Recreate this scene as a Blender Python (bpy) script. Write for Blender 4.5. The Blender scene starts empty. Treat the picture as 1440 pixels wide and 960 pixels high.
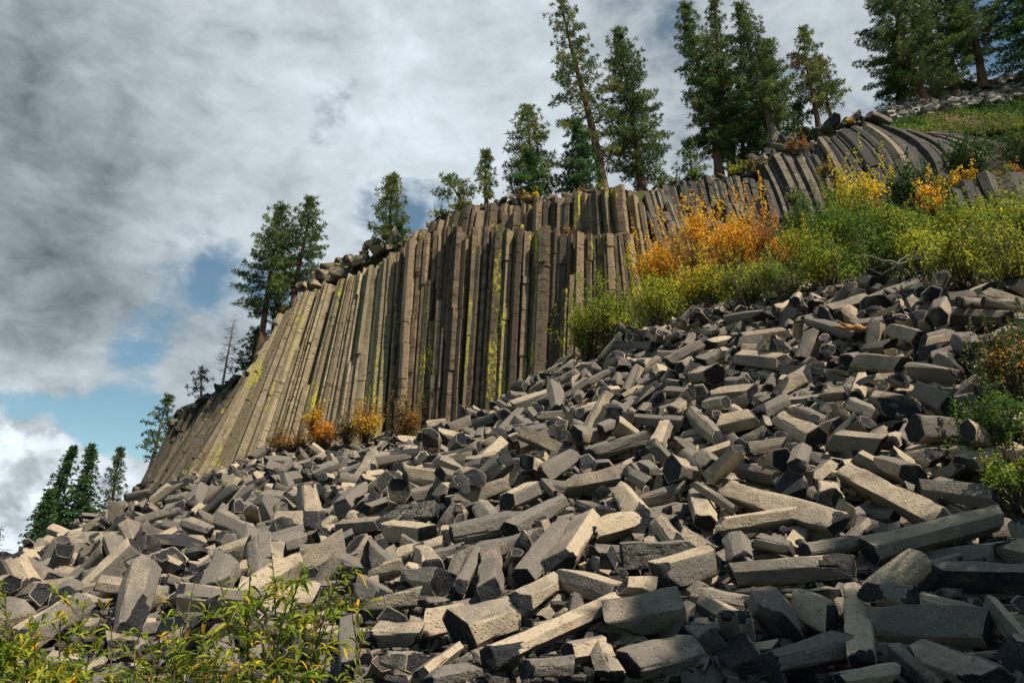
import bpy, math, random
import numpy as np
from mathutils import Vector, Matrix, Quaternion

scene = bpy.context.scene
C = scene.collection
rad = math.radians

# ------------------------------------------------------------------ camera
PITCH = rad(15.0); FPX = 1120.0; CZ = 1.6
cp, sp = math.cos(PITCH), math.sin(PITCH)
cam_d = bpy.data.cameras.new('camera')
cam_d.sensor_width = 36.0; cam_d.lens = 36.0 * FPX / 1440.0
cam_d.clip_start = 0.05; cam_d.clip_end = 6000
cam = bpy.data.objects.new('camera', cam_d); C.objects.link(cam)
cam.location = (0, 0, CZ); cam.rotation_euler = (rad(90) + PITCH, 0, 0)
scene.camera = cam

# ------------------------------------------------------------------ light
SUN_AZ = (0.83, -0.558); SUN_EL = rad(57)
S = Vector((SUN_AZ[0] * math.cos(SUN_EL), SUN_AZ[1] * math.cos(SUN_EL), math.sin(SUN_EL))).normalized()
sun_d = bpy.data.lights.new('sun', 'SUN'); sun_d.energy = 5.0; sun_d.angle = rad(0.53); sun_d.color = (1.0, 0.90, 0.76)
sun = bpy.data.objects.new('sun', sun_d); C.objects.link(sun)
sun.rotation_euler = S.to_track_quat('Z', 'Y').to_euler(); sun.location = (30, -30, 60)

scene.view_settings.view_transform = 'Standard'; scene.view_settings.look = 'None'
scene.view_settings.exposure = 0.52; scene.view_settings.gamma = 1.0
scene.view_settings.use_curve_mapping = False
scene.render.engine = 'CYCLES'
scene.cycles.use_denoising = True
scene.cycles.max_bounces = 6; scene.cycles.diffuse_bounces = 3; scene.cycles.glossy_bounces = 1
scene.cycles.transmission_bounces = 3; scene.cycles.transparent_max_bounces = 4
scene.cycles.caustics_reflective = False; scene.cycles.caustics_refractive = False


# ------------------------------------------------------------------ where a point of the view lies at forward distance Y
def at(px, py, Y):
    u = (px - 720) / FPX; v = (480 - py) / FPX; d = cp - v * sp
    return np.array([u / d * Y, Y, CZ + (sp + v * cp) / d * Y])


def proj(p):
    p = np.asarray(p, float); x = p[..., 0]; y = p[..., 1]; z = p[..., 2] - CZ
    dep = y * cp + z * sp; up = -y * sp + z * cp
    return 720 + FPX * x / dep, 480 - FPX * up / dep, dep


# ------------------------------------------------------------------ node helpers
class NT:
    def __init__(s, tree):
        s.t = tree; s.n = tree.nodes; s.l = tree.links

    def node(s, typ, **kw):
        n = s.n.new(typ)
        for k, v in kw.items(): setattr(n, k, v)
        return n

    def put(s, sock, v):
        if isinstance(v, bpy.types.NodeSocket): s.l.new(v, sock)
        elif v is not None:
            if sock.type == 'RGBA' and len(v) == 3: v = (*v, 1)
            sock.default_value = v

    def math(s, op, a, b=None, c=None, clamp=False):
        n = s.node('ShaderNodeMath', operation=op); n.use_clamp = clamp
        for i, v in enumerate((a, b, c)):
            if v is not None: s.put(n.inputs[i], v)
        return n.outputs[0]

    def vmath(s, op, a, b=None):
        n = s.node('ShaderNodeVectorMath', operation=op)
        s.put(n.inputs[0], a)
        if b is not None: s.put(n.inputs[1], b)
        return n.outputs['Value'] if op in ('DOT_PRODUCT', 'LENGTH') else n.outputs[0]

    def mix(s, f, a, b, mode='MIX'):
        n = s.node('ShaderNodeMix', data_type='RGBA', blend_type=mode)
        s.put(n.inputs[0], f); s.put(n.inputs[6], a); s.put(n.inputs[7], b)
        return n.outputs[2]

    def ramp(s, v, a, b, lo=0.0, hi=1.0, smooth=True):
        n = s.node('ShaderNodeMapRange'); n.interpolation_type = 'SMOOTHSTEP' if smooth else 'LINEAR'
        s.put(n.inputs[0], v); n.inputs[1].default_value = a; n.inputs[2].default_value = b
        n.inputs[3].default_value = lo; n.inputs[4].default_value = hi
        return n.outputs[0]

    def noise(s, vec, scale, detail=4, rough=0.55, dist=0.0):
        n = s.node('ShaderNodeTexNoise'); s.put(n.inputs['Vector'], vec)
        n.inputs['Scale'].default_value = scale; n.inputs['Detail'].default_value = detail
        n.inputs['Roughness'].default_value = rough; n.inputs['Distortion'].default_value = dist
        return n.outputs[0]

    def scale(s, vec, v3):
        return s.vmath('MULTIPLY', vec, v3)

    def attr(s, name):
        return s.node('ShaderNodeAttribute', attribute_name=name)


# ------------------------------------------------------------------ sky: Nishita air with broken cloud decks
world = bpy.data.worlds.new('World'); scene.world = world; world.use_nodes = True
wt = NT(world.node_tree); wt.n.clear()
sky = wt.node('ShaderNodeTexSky', sky_type='NISHITA'); sky.sun_disc = False
sky.sun_elevation = SUN_EL; sky.sun_rotation = math.atan2(SUN_AZ[0], SUN_AZ[1])
sky.altitude = 2300; sky.air_density = 1.0; sky.dust_density = 0.6; sky.ozone_density = 1.4
tc = wt.node('ShaderNodeTexCoord'); D = wt.vmath('NORMALIZE', tc.outputs['Generated'])


def sdir(px, py):
    p = at(px, py, 1.0) - np.array([0, 0, CZ]); return tuple(p / np.linalg.norm(p))


warp = wt.node('ShaderNodeTexNoise'); wt.put(warp.inputs['Vector'], D); warp.inputs['Scale'].default_value = 7.0
warp.inputs['Detail'].default_value = 5
wv = wt.vmath('ADD', D, wt.vmath('MULTIPLY', wt.vmath('SUBTRACT', warp.outputs['Color'], (.5, .5, .5)), (.12, .12, .12)))
wv = wt.vmath('NORMALIZE', wv)


def blob(px, py, deg, soft=0.0, v=None):
    d = wt.vmath('DOT_PRODUCT', v if v is not None else wv, sdir(px, py))
    return wt.ramp(d, math.cos(rad(deg)), math.cos(rad(soft)), 0, 1)


n_big = wt.noise(wt.scale(D, (1.6, 1.6, 2.4)), 2.2, 9, .56, .35)
n_mid = wt.noise(wt.scale(D, (1, 1, 1.7)), 7.5, 8, .6, .5)
n_fine = wt.noise(wt.scale(D, (1, 1, 1.5)), 22, 6, .62, .4)
dens = wt.math('ADD', wt.math('MULTIPLY', n_big, .5), wt.math('MULTIPLY', n_mid, .44))
dens = wt.math('ADD', dens, wt.math('MULTIPLY', n_fine, .24))          # about 0.5
fwd = wt.ramp(wt.vmath('DOT_PRODUCT', D, sdir(640, 100)), math.cos(rad(75)), math.cos(rad(40)), 0, 1)
cov = wt.math('ADD', dens, wt.math('MULTIPLY', fwd, .215))
cov = wt.math('ADD', cov, -0.19)
for px, py, r, w in ((268, 358, 5.0, .19), (330, 400, 3.4, .12), (400, 425, 3.2, .16), (600, 292, 4.0, .24), (525, 290, 3, .14), (165, 535, 4.4, .20), (205, 470, 2.6, .14), (465, 165, 3.4, .09), (60, 608, 4.2, .26),
                     (160, 600, 4.0, .16), (-60, 600, 5, .22), (452, 180, 2.4, .08), (1425, 55, 5, .22), (1330, 12, 3, .12),
                     (225, 450, 2.6, .07), (235, 625, 2.6, .10), (540, 262, 3, .1), (20, 340, 3, .06), (1120, 40, 5, .04)):
    cov = wt.math('SUBTRACT', cov, wt.math('MULTIPLY', blob(px, py, r), w))
for px, py, r, w in ((20, 685, 6.2, .50), (110, 715, 5.4, .46), (-60, 700, 6, .4), (190, 700, 3.2, .34), (60, 760, 6, .4), (640, 140, 18, .10), (120, 200, 16, .10), (330, 560, 5, .08), (90, 440, 9, .14), (330, 480, 6, .06)):
    cov = wt.math('ADD', cov, wt.math('MULTIPLY', blob(px, py, r), w))
alpha = wt.ramp(cov, .42, .62, .06, 1.0)
# brightness of the cloud deck: thick grey base towards the upper left, thin bright parts towards the trees
shade = wt.math('ADD', .525, wt.math('MULTIPLY', wt.math('SUBTRACT', n_big, .5), .40))
shade = wt.math('ADD', shade, wt.math('MULTIPLY', wt.math('SUBTRACT', n_mid, .5), .58))
shade = wt.math('ADD', shade, wt.math('MULTIPLY', wt.math('SUBTRACT', n_fine, .5), .36))
for px, py, r, w in ((30, 255, 12, -.13), (0, 10, 13, -.09), (430, 60, 22, .05), (-200, 250, 22, -.08), (690, 130, 17, .09), (560, 210, 10, .05), (470, 340, 9, .04), (1010, 30, 12, -.05),
                     (1130, 90, 9, .02), (150, 420, 8, .02), (230, 585, 6, -.02)):
    shade = wt.math('ADD', shade, wt.math('MULTIPLY', blob(px, py, r, 0, D), w))
cum_n = wt.noise(wt.scale(D, (1, 1, 1.1)), 26, 8, .58, .25)
low = wt.math('MAXIMUM', wt.math('MAXIMUM', blob(15, 668, 6.4, 1.5), blob(105, 690, 5.2, 1.5)), blob(-70, 690, 7, 1))
shade = wt.math('ADD', shade, wt.math('MULTIPLY', low, wt.ramp(cum_n, .34, .60, -.02, .46)))
shade = wt.math('MAXIMUM', shade, .10)
edge = wt.ramp(cov, .47, .74, 1.0, 0.0)
ccol = wt.mix(wt.ramp(shade, .18, .62), (.80, .97, 1.07), (.90, 1.00, 1.08))
csc = wt.node('ShaderNodeVectorMath', operation='SCALE'); wt.l.new(ccol, csc.inputs[0])
wt.l.new(wt.math('MULTIPLY', shade, 7.3), csc.inputs['Scale']); cloud = csc.outputs[0]
skyc = wt.mix(1.0, sky.outputs[0], (.74, .86, .72), 'MULTIPLY')
full = wt.mix(alpha, skyc, cloud)
bg = wt.node('ShaderNodeBackground'); bg.inputs[1].default_value = 0.10
wt.l.new(full, bg.inputs[0])
wo = wt.node('ShaderNodeOutputWorld'); wt.l.new(bg.outputs[0], wo.inputs[0])

# ------------------------------------------------------------------ mesh helpers
def empty(name, loc):
    o = bpy.data.objects.new(name, None); o.empty_display_size = .3; C.objects.link(o); o.location = loc
    return o


def tag(o, label=None, cat=None, group=None, kind=None):
    for k, v in (('label', label), ('category', cat), ('group', group), ('kind', kind)):
        if v: o[k] = v
    return o


def mesh_of(name, V, faces, mats=(), attrs=None, smooth=None):
    """V (n,3); faces: list of (m,k) index arrays; attrs: name -> (type, array per vertex)."""
    V = np.asarray(V, np.float32)
    me = bpy.data.meshes.new(name)
    faces = [np.asarray(f, np.int32) for f in faces if len(f)]
    me.vertices.add(len(V)); me.vertices.foreach_set('co', V.ravel())
    nl = sum(f.size for f in faces); npoly = sum(len(f) for f in faces)
    me.loops.add(nl); me.polygons.add(npoly)
    me.loops.foreach_set('vertex_index', np.concatenate([f.ravel() for f in faces]))
    tot = np.concatenate([np.full(len(f), f.shape[1], np.int32) for f in faces])
    st = np.concatenate([[0], np.cumsum(tot)[:-1]]).astype(np.int32)
    me.polygons.foreach_set('loop_start', st)
    me.polygons.foreach_set('loop_total', tot)
    if attrs:
        for k, (typ, a) in attrs.items():
            at_ = me.attributes.new(k, typ, 'POINT')
            a = np.asarray(a, np.float32)
            if typ == 'FLOAT': at_.data.foreach_set('value', a.ravel())
            elif typ == 'FLOAT_VECTOR': at_.data.foreach_set('vector', a.ravel())
            else: at_.data.foreach_set('color', a.ravel())
    me.update(calc_edges=True)
    if smooth is not None:
        me.polygons.foreach_set('use_smooth', np.ones(npoly, bool))
        if smooth < 179: me.set_sharp_from_angle(angle=rad(smooth))
    for m in mats: me.materials.append(m)
    return me


def link(name, me, parent=None, loc=None):
    o = bpy.data.objects.new(name, me); C.objects.link(o)
    if parent is not None: o.parent = parent
    if loc is not None: o.location = loc
    return o


class Acc:
    """collects pieces of geometry with per-vertex attributes into one mesh"""
    def __init__(s): s.V = []; s.F = {}; s.A = {}; s.n = 0

    def add(s, V, faces, **attrs):
        V = np.asarray(V, np.float32)
        for f in faces:
            f = np.asarray(f, np.int64)
            if len(f): s.F.setdefault(f.shape[1], []).append(f + s.n)
        for k, a in attrs.items(): s.A.setdefault(k, []).append(np.asarray(a, np.float32))
        s.V.append(V); s.n += len(V)

    def mesh(s, name, mats, types, smooth=None):
        F = [np.concatenate(v) for v in s.F.values()]
        A = {k: (types[k], np.concatenate(v)) for k, v in s.A.items()}
        return mesh_of(name, np.concatenate(s.V), F, mats, A, smooth)


def waves(seed, lo, hi, K=9):
    r = np.random.RandomState(seed); f = np.exp(r.uniform(math.log(lo), math.log(hi), K))
    d = r.normal(size=(K, 3)); d /= np.linalg.norm(d, axis=1)[:, None]
    return d * f[:, None], r.uniform(0, 6.28, K), (lo / f) ** .8


def wn(P, W):
    d, ph, am = W
    return (np.sin(P @ d.T + ph) * am).sum(1) / am.sum() * 2


def tube(path, radii, sides=6):
    """rings along a path; returns V, quads"""
    path = np.asarray(path, float); n = len(path)
    T = np.gradient(path, axis=0); T /= np.linalg.norm(T, axis=1)[:, None] + 1e-9
    ref = np.array([.31, .22, .92]) if abs(T[:, 2]).mean() < .85 else np.array([1, .1, .05])
    A = np.cross(T, ref); A /= np.linalg.norm(A, axis=1)[:, None]; B = np.cross(T, A)
    a = np.arange(sides) / sides * 2 * np.pi
    V = path[:, None] + np.asarray(radii)[:, None, None] * (np.cos(a)[None, :, None] * A[:, None] + np.sin(a)[None, :, None] * B[:, None])
    i, j = np.meshgrid(np.arange(n - 1), np.arange(sides), indexing='ij'); k = (j + 1) % sides
    Q = np.stack([i * sides + j, i * sides + k, (i + 1) * sides + k, (i + 1) * sides + j], -1).reshape(-1, 4)
    return V.reshape(-1, 3), Q


# ------------------------------------------------------------------ materials
def new_mat(name):
    m = bpy.data.materials.new(name); m.use_nodes = True
    t = NT(m.node_tree); t.n.clear()
    out = t.node('ShaderNodeOutputMaterial'); b = t.node('ShaderNodeBsdfPrincipled')
    t.l.new(b.outputs[0], out.inputs[0])
    return m, t, b


def bump(t, b, height, strength, dist):
    n = t.node('ShaderNodeBump'); n.inputs['Strength'].default_value = strength; n.inputs['Distance'].default_value = dist
    t.l.new(height, n.inputs['Height']); t.l.new(n.outputs[0], b.inputs['Normal'])


def basalt(name, tan, grey, frac, streak, lichen=False, stain=.5):
    """weathered column stone: tan-grey crusted sides with streaks along the axis, dark rough broken faces"""
    m, t, b = new_mat(name)
    P = t.attr('lco').outputs['Vector']; tone = t.attr('tone').outputs['Fac']; fr = t.attr('frac').outputs['Fac']
    PS = t.scale(P, streak)
    n1 = t.noise(P, 1.6, 5, .6); n2 = t.noise(PS, 6.0, 5, .6); n3 = t.noise(P, 30, 4, .7); n4 = t.noise(P, 7, 5, .65)
    k = t.math('ADD', t.math('MULTIPLY', n1, .9), t.math('MULTIPLY', tone, .9))
    side = t.mix(t.ramp(k, .62, 1.12), grey, tan)
    dk = tuple(c * .42 for c in grey)
    side = t.mix(t.math('MULTIPLY', t.ramp(n2, .52, .74), stain), side, dk)
    side = t.mix(t.math('MULTIPLY', t.ramp(n4, .56, .72), stain * .9), side, tuple(c * .6 for c in grey))
    side = t.mix(t.math('MULTIPLY', t.ramp(n3, .56, .70), .55), side, dk)
    side = t.mix(t.math('MULTIPLY', t.ramp(n3, .42, .30), .30), side, tuple(min(1, c * 1.35) for c in tan))
    spot = t.ramp(t.noise(P, 19, 3, .5), .62, .68)
    side = t.mix(t.math('MULTIPLY', spot, t.math('MULTIPLY', t.ramp(n1, .45, .6), .55)), side, (.36, .35, .31))
    rust = t.ramp(t.noise(P, 2.6, 4, .6), .58, .70)
    side = t.mix(t.math('MULTIPLY', rust, .45), side, (.22, .115, .06))
    f2 = t.mix(t.ramp(n3, .35, .68), tuple(c * .55 for c in frac), tuple(c * 1.5 for c in frac))
    f2 = t.mix(t.math('MULTIPLY', t.ramp(n1, .5, .7), .5), f2, tuple(.5 * (x + y) for x, y in zip(tan, frac)))
    cw = t.noise(t.scale(P, (.16, .16, 1.0)) if lichen or name.startswith('grey') else P, 2.3, 3, .5)
    crack = t.ramp(t.math('ABSOLUTE', t.math('SUBTRACT', cw, .5)), .003, .012, 1, 0)
    if not (lichen or name.startswith('grey')): crack = t.math('MULTIPLY', crack, 0.0)
    side = t.mix(t.math('MULTIPLY', crack, .8), side, tuple(c * .2 for c in grey))
    fm = t.ramp(t.math('ADD', fr, t.math('MULTIPLY', t.math('SUBTRACT', n4, .5), .7)), .42, .58)
    col = t.mix(fm, side, f2)
    if lichen:
        la = t.attr('lichen').outputs['Fac']
        l1 = t.noise(t.scale(P, (1, 1, .6)), 6.5, 6, .78); l2 = t.noise(t.scale(t.node('ShaderNodeNewGeometry').outputs['Position'], (1, 1, .30)), .95, 4, .6)
        lm = t.math('ADD', t.math('MULTIPLY', l1, .9), t.math('ADD', t.math('MULTIPLY', l2, .85), t.math('MULTIPLY', la, .14)))
        lm = t.math('ADD', lm, t.math('MULTIPLY', t.math('SUBTRACT', t.noise(P, 26, 3, .6), .5), .34))
        lm = t.ramp(lm, 1.085, 1.135)
        lc = t.mix(n3, (.40, .37, .035), (.68, .58, .045))
        col = t.mix(t.math('MULTIPLY', lm, .92), col, lc)
        lg = t.ramp(t.math('ADD', t.math('MULTIPLY', t.noise(P, 3.0, 5, .7), .8), t.math('MULTIPLY', la, .18)), .52, .66)
        col = t.mix(t.math('MULTIPLY', lg, .32), col, (.17, .17, .06))
    t.l.new(col, b.inputs['Base Color'])
    b.inputs['Roughness'].default_value = .93; b.inputs['Specular IOR Level'].default_value = .18
    h = t.math('ADD', t.math('MULTIPLY', n4, .55), t.math('MULTIPLY', n3, .30))
    pit = t.node('ShaderNodeTexVoronoi'); t.put(pit.inputs['Vector'], P); pit.inputs['Scale'].default_value = 17
    pm = t.math('MULTIPLY', t.ramp(pit.outputs['Distance'], .0, .34, 1, 0), t.ramp(n1, .40, .58))
    h = t.math('SUBTRACT', h, t.math('MULTIPLY', pm, .45))
    h = t.math('ADD', h, t.math('MULTIPLY', n2, .35))
    h = t.math('SUBTRACT', h, t.math('MULTIPLY', crack, .35))
    n5 = t.noise(P, 13, 6, .72)
    h = t.math('ADD', h, t.math('MULTIPLY', t.math('MULTIPLY', n5, fm), 1.8))
    bump(t, b, h, .95, .045)
    return m


M_BLOCK = basalt('weathered basalt block', (.395, .317, .220), (.150, .133, .112), (.034, .035, .039), (1.7, 2.6, 2.6), False, .5)
M_COL = basalt('brown basalt column', (.30, .215, .135), (.095, .070, .050), (.06, .06, .06), (3.0, 3.0, .35), True, .75)
M_FAN = basalt('pale basalt column', (.47, .37, .228), (.24, .185, .118), (.07, .068, .062), (3.0, 3.0, .16), True, .6)
M_DARK = basalt('dark basalt ledge', (.21, .17, .115), (.075, .064, .05), (.05, .05, .05), (3.0, 3.0, .25), True, .7)
M_GREY = basalt('grey basalt column', (.215, .175, .125), (.062, .058, .054), (.055, .055, .057), (3.0, 3.0, .2), False, .7)
M_CHIP = basalt('shade-darkened stone chips', (.13, .11, .085), (.06, .055, .05), (.035, .035, .038), (1, 1, 1), False, .5)  # chips coloured darker than the blocks, painting black shade into the gaps
M_SCREE = basalt('pale scree rock', (.46, .43, .38), (.30, .29, .27), (.10, .10, .10), (1, 1, 1), False, .5)


def ground_mat(name, c1, c2, c3, sc):
    m, t, b = new_mat(name)
    P = t.node('ShaderNodeTexCoord').outputs['Object']
    n1 = t.noise(P, sc, 6, .6); n2 = t.noise(P, sc * 9, 5, .65)
    col = t.mix(t.ramp(n1, .4, .62), c1, c2); col = t.mix(t.math('MULTIPLY', t.ramp(n2, .5, .68), .7), col, c3)
    t.l.new(col, b.inputs['Base Color']); b.inputs['Roughness'].default_value = 1; b.inputs['Specular IOR Level'].default_value = .1
    bump(t, b, n2, .8, .08)
    return m


M_SOIL = ground_mat('shade-darkened talus soil', (.022, .020, .018), (.036, .031, .026), (.016, .015, .014), 1.2)  # soil colour kept near black, standing in for shade between the blocks
M_TURF = ground_mat('pine duff and low growth', (.07, .075, .025), (.13, .10, .05), (.06, .05, .03), .8)
M_VALLEY = ground_mat('valley ground', (.05, .06, .025), (.09, .075, .045), (.04, .05, .02), .15)
M_ROCKBACK = basalt('bedrock', (.12, .10, .08), (.06, .055, .05), (.05, .05, .05), (2, 2, .3), False, .6)


def leaf_mat(name, trans=.35, gain=1.0):
    m, t, b = new_mat(name)
    c = t.attr('col').outputs['Color']
    n = t.noise(t.node('ShaderNodeTexCoord').outputs['Object'], 30, 2, .5); c = t.mix(1, c, (gain, gain, gain), 'MULTIPLY')
    col = t.mix(t.ramp(n, .3, .7), t.mix(1, c, (.75, .78, .75), 'MULTIPLY'), c)
    t.l.new(col, b.inputs['Base Color']); b.inputs['Roughness'].default_value = .6
    b.inputs['Specular IOR Level'].default_value = .22
    tr = t.node('ShaderNodeBsdfTranslucent'); t.l.new(col, tr.inputs[0])
    mx = t.node('ShaderNodeMixShader'); mx.inputs[0].default_value = trans
    out = [x for x in t.n if x.type == 'OUTPUT_MATERIAL'][0]
    t.l.new(b.outputs[0], mx.inputs[1]); t.l.new(tr.outputs[0], mx.inputs[2]); t.l.new(mx.outputs[0], out.inputs[0])
    return m


M_NEEDLE = leaf_mat('conifer needles', .32)
M_LEAF = leaf_mat('shrub leaves', .5, 1.18)


def bark_mat(name, c1, c2, c3):
    m, t, b = new_mat(name)
    P = t.node('ShaderNodeTexCoord').outputs['Object']
    n1 = t.noise(t.scale(P, (1, 1, .25)), 9, 5, .65); n2 = t.noise(P, 1.3, 3, .5)
    col = t.mix(t.ramp(n1, .38, .62), c1, c2); col = t.mix(t.math('MULTIPLY', t.ramp(n2, .5, .65), .6), col, c3)
    t.l.new(col, b.inputs['Base Color']); b.inputs['Roughness'].default_value = .95; b.inputs['Specular IOR Level'].default_value = .1
    bump(t, b, n1, .8, .05)
    return m


M_BARK = bark_mat('reddish pine bark', (.075, .042, .028), (.21, .115, .07), (.14, .09, .065))
M_BARKG = bark_mat('pale grey pine bark', (.10, .08, .062), (.30, .235, .17), (.20, .16, .12))
M_DEAD = bark_mat('bleached dead wood', (.34, .24, .21), (.50, .38, .34), (.40, .26, .23))
M_DRIFT = bark_mat('orange weathered log', (.30, .15, .06), (.50, .29, .13), (.20, .10, .05))
M_TWIG = bark_mat('brown twigs', (.06, .045, .032), (.13, .10, .075), (.09, .07, .05))
M_TWIGP = bark_mat('pale twigs', (.22, .20, .17), (.36, .33, .29), (.28, .25, .22))

# ------------------------------------------------------------------ terrain
TAL=[(60,960,9.5),(300,960,8.8),(500,960,8.4),(720,960,8),(960,960,8),(1200,960,7.9),(1440,960,7.5),
(60,860,16),(300,860,13),(500,860,11.5),(720,860,10.3),(960,860,9.8),(1200,860,9.5),(1440,860,8.8),
(-100,860,17),(150,795,25),(300,770,23),(500,760,17.5),(720,760,14.2),(960,760,12.3),(1200,760,11.5),(1440,760,10.5),
(330,690,34),(500,690,26),(720,680,19),(960,680,15.4),(1200,680,13.3),(1440,680,12.1),
(590,640,38),(650,605,37),(720,610,27),(960,600,19.5),(1200,600,15.5),(1440,600,13.8),
(500,632,41),(420,634,42),(330,660,43),
(710,562,36),(800,515,35),(870,520,27),(960,520,24),(1200,520,18.2),(1440,520,15.3),
(870,478,33),(960,440,30),(1200,440,21.7),(1440,440,17.2),
(1100,415,26.5),(1200,405,24),(1300,402,22),(1440,414,18.6),
(0,815,31),(100,762,36),(180,720,41),(230,696,45),
(1650,960,7.2),(1650,760,10),(1650,600,13),(1650,440,16.5),
# shrub slope
(960,405,36),(1100,385,30),(1200,372,28),(1300,365,26),(1440,370,22),(1650,380,19),
(1000,360,41),(1100,340,36),(1200,325,35),(1300,318,31),(1440,310,27),(1650,300,24),
(1100,292,43),(1180,292,43),(1270,268,42),(1370,225,41),(1300,285,37),(1440,240,34),(1650,200,32)]
XYZ=[(0,0,0),(6,0,.2),(-6,0,0),(-12,0,0),(12,0,.8),(0,-6,0),(-12,8,.2),(-20,16,.3),(-30,20,0),
(-24,52,1.5),(-32,48,0),(-38,38,-.5),(-45,30,-1),(-22,60,2),(-28,34,.2),(-40,60,-1),(12,-6,.6),(-12,-6,0),(22,2,1.5),(26,14,8)]
def ctrl():
    return np.array([at(*c) for c in TAL]+[np.array(c,float) for c in XYZ])
CT = ctrl()
def tps_fit(C,lam=.6):
    n=len(C);d=np.hypot(C[:,None,0]-C[None,:,0],C[:,None,1]-C[None,:,1])
    K=np.where(d>0,d*d*np.log(d+1e-9),0)+lam*np.eye(n)*4
    A=np.zeros((n+3,n+3));A[:n,:n]=K;A[:n,n]=1;A[:n,n+1:]=C[:,:2];A[n,:n]=1;A[n+1:,:n]=C[:,:2].T
    return np.linalg.solve(A,np.r_[C[:,2],0,0,0])
CW = tps_fit(CT)
def H(x,y):
    x=np.asarray(x,float);y=np.asarray(y,float);sh=x.shape;x=x.ravel();y=y.ravel()
    d=np.hypot(x[:,None]-CT[None,:,0],y[:,None]-CT[None,:,1])
    K=np.where(d>1e-9,d*d*np.log(d+1e-9),0);n=len(CT)
    return (K@CW[:n]+CW[n]+CW[n+1]*x+CW[n+2]*y).reshape(sh)
def cast(px,py,off=0.0,y0=2.5,y1=55):
    Y=np.linspace(y0,y1,1200); p=at(px,py,1.0)-np.array([0,0,CZ])
    pts=np.outer(Y,p)+np.array([0,0,CZ])
    g=pts[:,2]-H(pts[:,0],pts[:,1])-off
    k=np.where((g[:-1]>0)&(g[1:]<=0))[0]
    if len(k)==0: return None
    k=k[0];t=g[k]/(g[k]-g[k+1]);Yh=Y[k]+(Y[k+1]-Y[k])*t
    return at(px,py,Yh)
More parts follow.
